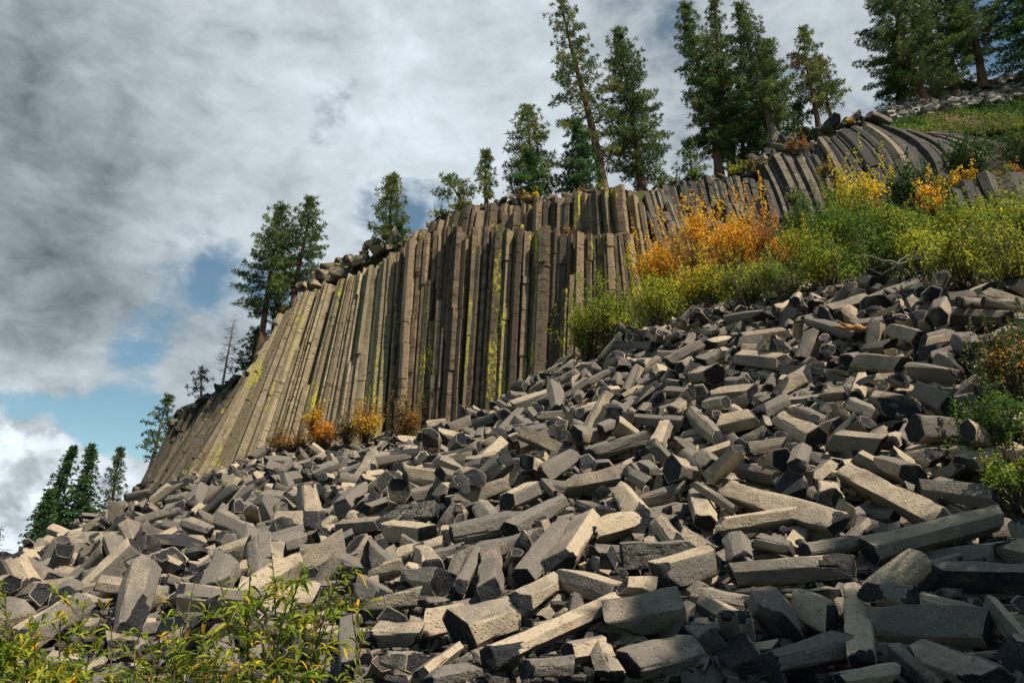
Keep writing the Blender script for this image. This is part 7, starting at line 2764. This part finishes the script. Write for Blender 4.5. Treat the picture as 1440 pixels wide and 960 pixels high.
# ------------------------------------------------------------------ leafy sprays close to the viewer
def lance_leaves(P, D_, r, ln, wd, droop=.5):
    n = len(P); D_ = D_ / (np.linalg.norm(D_, axis=1)[:, None] + 1e-9)
    S_ = np.cross(D_, np.array([0, 0, 1.0]) + r.normal(0, .45, (n, 3))); S_ /= np.linalg.norm(S_, axis=1)[:, None] + 1e-9
    U = np.cross(S_, D_); l = (ln * r.uniform(.6, 1.25, n))[:, None]; w = (wd * r.uniform(.7, 1.2, n))[:, None]
    dn = np.array([0, 0, -1.0]) * l * droop * r.uniform(.2, 1.2, (n, 1))
    a0 = P; a1 = P + D_ * l * .35 + dn * .08; a2 = P + D_ * l * .7 + dn * .38; a3 = P + D_ * l + dn * .9
    f = U * w * .22
    V = np.stack([a0, a1 - S_ * w * .5 + f, a1, a1 + S_ * w * .5 + f, a2 - S_ * w * .4 + f, a2, a2 + S_ * w * .4 + f, a3], 1).reshape(-1, 3)
    b = np.arange(n)[:, None] * 8
    Q = np.concatenate([b + np.array([[1, 2, 5, 4]]), b + np.array([[2, 3, 6, 5]])]); T = np.concatenate([b + np.array([[0, 2, 1]]), b + np.array([[0, 3, 2]]), b + np.array([[4, 5, 7]]), b + np.array([[5, 6, 7]])])
    return V, [Q, T]


WIL = np.array(((.17, .23, .022), (.26, .31, .03), (.36, .37, .035), (.10, .15, .018), (.58, .44, .03), (.66, .38, .02)))


def willow(label, base, tips, seed, nleaf=46, ln=.085, wd=.019, group='willow sprays in front', yellow=.10, side=5):
    """base point, list of spray tips; leaves stand along the stems and their side shoots"""
    r = np.random.RandomState(seed); base = np.asarray(base, float); root = empty('willow', base); tag(root, label, 'shrub', group)
    st = Acc(); P, D_, cc = [], [], []

    def along(path, n, t0, c_y):
        q = np.linspace(0, 1, len(path)); tg = np.gradient(path, axis=0)
        for k in range(n):
            t = t0 + (1 - t0) * (k + r.rand()) / n; p = np.array([np.interp(t, q, path[:, c]) for c in range(3)]); g = np.array([np.interp(t, q, tg[:, c]) for c in range(3)]); g /= np.linalg.norm(g)
            d = g * .75 + r.normal(0, .55, 3); P.append(p); D_.append(d)
            cc.append(WIL[4 + r.randint(2)] if r.rand() < c_y else WIL[r.choice(4, p=[.34, .30, .18, .18])] * r.uniform(.8, 1.25))
    for tip in tips:
        tip = np.asarray(tip, float) - base; q = np.linspace(0, 1, 10); b0 = r.normal(0, .06, 3) * (1, 1, 0)
        path = b0 + (tip - b0) * q[:, None] + np.stack([.06 * np.sin(q * 4 + r.uniform(0, 6)), .06 * np.sin(q * 3 + r.uniform(0, 6)), .10 * np.sin(q * 3.1)], 1) * q[:, None]
        V, Q = tube(path, .0075 * (1 - .8 * q) + .0015, 5); st.add(V, [Q]); cy = yellow * r.choice([.3, 1, 2.2])
        along(path, nleaf, .42, cy)
        for s_ in range(side):
            t = r.uniform(.35, .95); p = np.array([np.interp(t, q, path[:, c]) for c in range(3)]); d = (path[-1] - path[0]) / np.linalg.norm(path[-1] - path[0]) * .5 + r.normal(0, .5, 3); d[2] = abs(d[2]) * .5 + .12
            L = r.uniform(.14, .36); q2 = np.linspace(0, 1, 6); p2 = p + d / np.linalg.norm(d) * q2[:, None] * L + np.stack([0 * q2, 0 * q2, -.06 * q2 ** 2], 1)
            V, Q = tube(p2, .0032 * (1 - .7 * q2), 4); st.add(V, [Q]); along(p2, int(nleaf * .42), .1, cy * r.choice([.4, 1, 2]))
    V, F = lance_leaves(np.array(P), np.array(D_), r, ln, wd)
    col = np.concatenate([np.repeat(np.array(cc), 8, 0), np.ones((8 * len(cc), 1))], 1)
    a = Acc(); a.add(V, F, col=col)
    link('stem', st.mesh('stem', [M_TWIG], TYP, 180), root); link('foliage', a.mesh('foliage', [M_LEAF], TYP, 60), root)


def G(px, Y): p = at(px, 960, Y); p[2] = float(H([p[0]], [p[1]])[0]); return p


willow('tall yellow-green willow in the lower left foreground', G(395, 4.3), [at(*t) for t in ((378, 778, 4.3), (345, 800, 4.4), (318, 825, 4.2), (420, 800, 4.3), (452, 822, 4.5), (478, 800, 4.4), (400, 850, 4.1), (352, 860, 4.2), (445, 868, 4.2), (470, 880, 4.4), (320, 880, 4.4), (380, 900, 4.0), (430, 920, 4.1),
        (340, 925, 4.1), (300, 905, 4.4), (495, 845, 4.5), (410, 820, 4.5), (360, 830, 4.5))], 71, 34)
willow('thin willow spray reaching over the grey blocks', G(292, 4.6), [at(*t) for t in ((268, 825, 4.8), (285, 855, 4.6), (250, 870, 4.7), (300, 890, 4.6))], 72, 24, side=3)
willow('low green willow spray left of the tall one', G(230, 4.4), [at(*t) for t in ((222, 905, 4.4), (250, 915, 4.4), (200, 930, 4.3), (270, 935, 4.3), (180, 945, 4.3), (240, 880, 4.6), (290, 945, 4.2), (262, 905, 4.3), (212, 950, 4.3))], 73, 24)
willow('willow spray with upright tips between the two left bushes', G(128, 4.6), [at(*t) for t in ((122, 848, 4.7), (150, 852, 4.7), (98, 870, 4.6), (160, 880, 4.6), (112, 905, 4.6))], 74, 22, side=3)
willow('dense willow in the bottom left corner', G(20, 4.4), [at(*t) for t in ((8, 822, 4.5), (28, 838, 4.5), (-14, 835, 4.5), (40, 870, 4.4), (14, 880, 4.3), (52, 905, 4.3), (70, 930, 4.2), (20, 920, 4.2), (-10, 900, 4.3), (88, 945, 4.2), (40, 945, 4.1), (112, 955, 4.2), (0, 860, 4.4))], 75, 42)
willow('slender willow twig at the right end of the left bushes', G(512, 4.4), [at(*t) for t in ((505, 838, 4.5), (490, 862, 4.5), (515, 940, 4.4))], 76, 16, side=2)


def near_shrub(label, px, py, Y, w, h, pal, pal2, seed, k=.5, leaf=.055):
    p = cast(px, py, .0, 7, 30); s = proj(p)[2] / FPX
    hh = h * s * 1.1
    shrub('shrub', label, 'shrub', p, w * s, hh, pal, seed, leaf, n=int(w * h * .5), group='shrubs at the right edge', pal2=pal2, lift=.2, col_by_clump=k)


near_shrub('green shrub with rusty red top at the right edge', 1436, 575, 13.2, 130, 100, DKGREEN, RUST, 81, .4)
near_shrub('leafy green shrub on the dark blocks at the right edge', 1418, 662, 11.6, 150, 100, GREEN, DKGREEN, 82, .5)
near_shrub('small yellow-green shrub under the right edge shrubs', 1440, 712, 10.6, 110, 64, GREEN, YGREEN, 83, .4)

# ------------------------------------------------------------------ words that single out every block
def zone(px, py):
    if py > 800 and px > 880: return 'in the tree shade' if px < 1180 else 'in the shaded bottom right corner'
    if px > 1180 and py > 660: return 'in the right foreground'
    if py > 820: return 'among the willow sprays' if px < 480 else 'along the bottom edge'
    if px < 200: return 'on the far left slope'
    if px < 480 and py < 720: return 'below the pale fan cliff'
    if px < 480: return 'behind the willow tips'
    if px < 700 and py < 680: return 'below the tall brown wall'
    if px > 1180 and py < 470: return 'along the thicket edge'
    if px > 1180 and py < 560: return 'near the orange log stump'
    if px > 1180: return 'left of the right edge shrubs'
    if px > 900 and py < 540: return 'on the slope under the aspens'
    if px > 900 and py < 660: return 'mid slope right of centre'
    if px > 900: return 'in the right middle of the talus'
    if py < 640: return 'at the foot of the wall\'s right end'
    if py < 740: return 'in the middle of the talus'
    return 'in the centre foreground'


groups = {}
for (o, i, w, L, tone, e1, e2) in block_info:
    x1, y1, d1 = proj(e1); x2, y2, d2 = proj(e2)
    if x2 < x1: x1, y1, d1, x2, y2, d2 = x2, y2, d2, x1, y1, d1
    a = math.degrees(math.atan2(y1 - y2, max(1e-6, x2 - x1))); asp = math.hypot(x2 - x1, y2 - y1) / max(1, w * FPX / (.5 * (d1 + d2)))
    ln = 'stubby' if L / w < 1.5 else 'short' if L / w < 2.2 else 'long' if L / w < 3.2 else 'very long'
    cl = 'dark grey' if tone < 0 else 'grey' if tone < .2 else 'grey-tan' if tone < .4 else 'tan' if tone < .55 else 'pale tan'
    if asp < .95: tl = 'seen end-on'
    elif abs(a) < 14: tl = 'lying level'
    elif abs(a) > 62: tl = 'standing steeply'
    else: tl = 'tilted rightward' if a > 0 else 'tilted leftward'
    cx, cy = (x1 + x2) / 2, (y1 + y2) / 2
    groups.setdefault(('%s %s block %s %s' % (ln, cl, tl, zone(cx, cy))), []).append((cx, cy, o, w * FPX / (.5 * (d1 + d2))))
for what, pts in groups.items():
    pts.sort(key=lambda m: m[0])
    for k, (cx, cy, o, s_) in enumerate(pts):
        lab = what
        if len(pts) == 2: lab = what + (', the left one' if k == 0 else ', the right one')
        elif len(pts) > 2: lab = what + ', ' + ('leftmost' if k == 0 else 'rightmost' if k == len(pts) - 1 else ORD[k] + ' from left')
        tag(o, lab, 'rock', 'fallen column blocks of the talus')
byt = {}
for (o, what, w) in rim_rocks: byt.setdefault(what, []).append(o)
for what, pts in byt.items():
    pts.sort(key=lambda o: proj(np.array(o.location))[0])
    for k, o in enumerate(pts):
        o['label'] = what + ', ' + ('leftmost' if k == 0 else 'rightmost' if k == len(pts) - 1 else (ORD[k] if k < len(ORD) else ORD[len(pts) - 1 - k]) + (' from left' if k < len(ORD) else ' from right'))
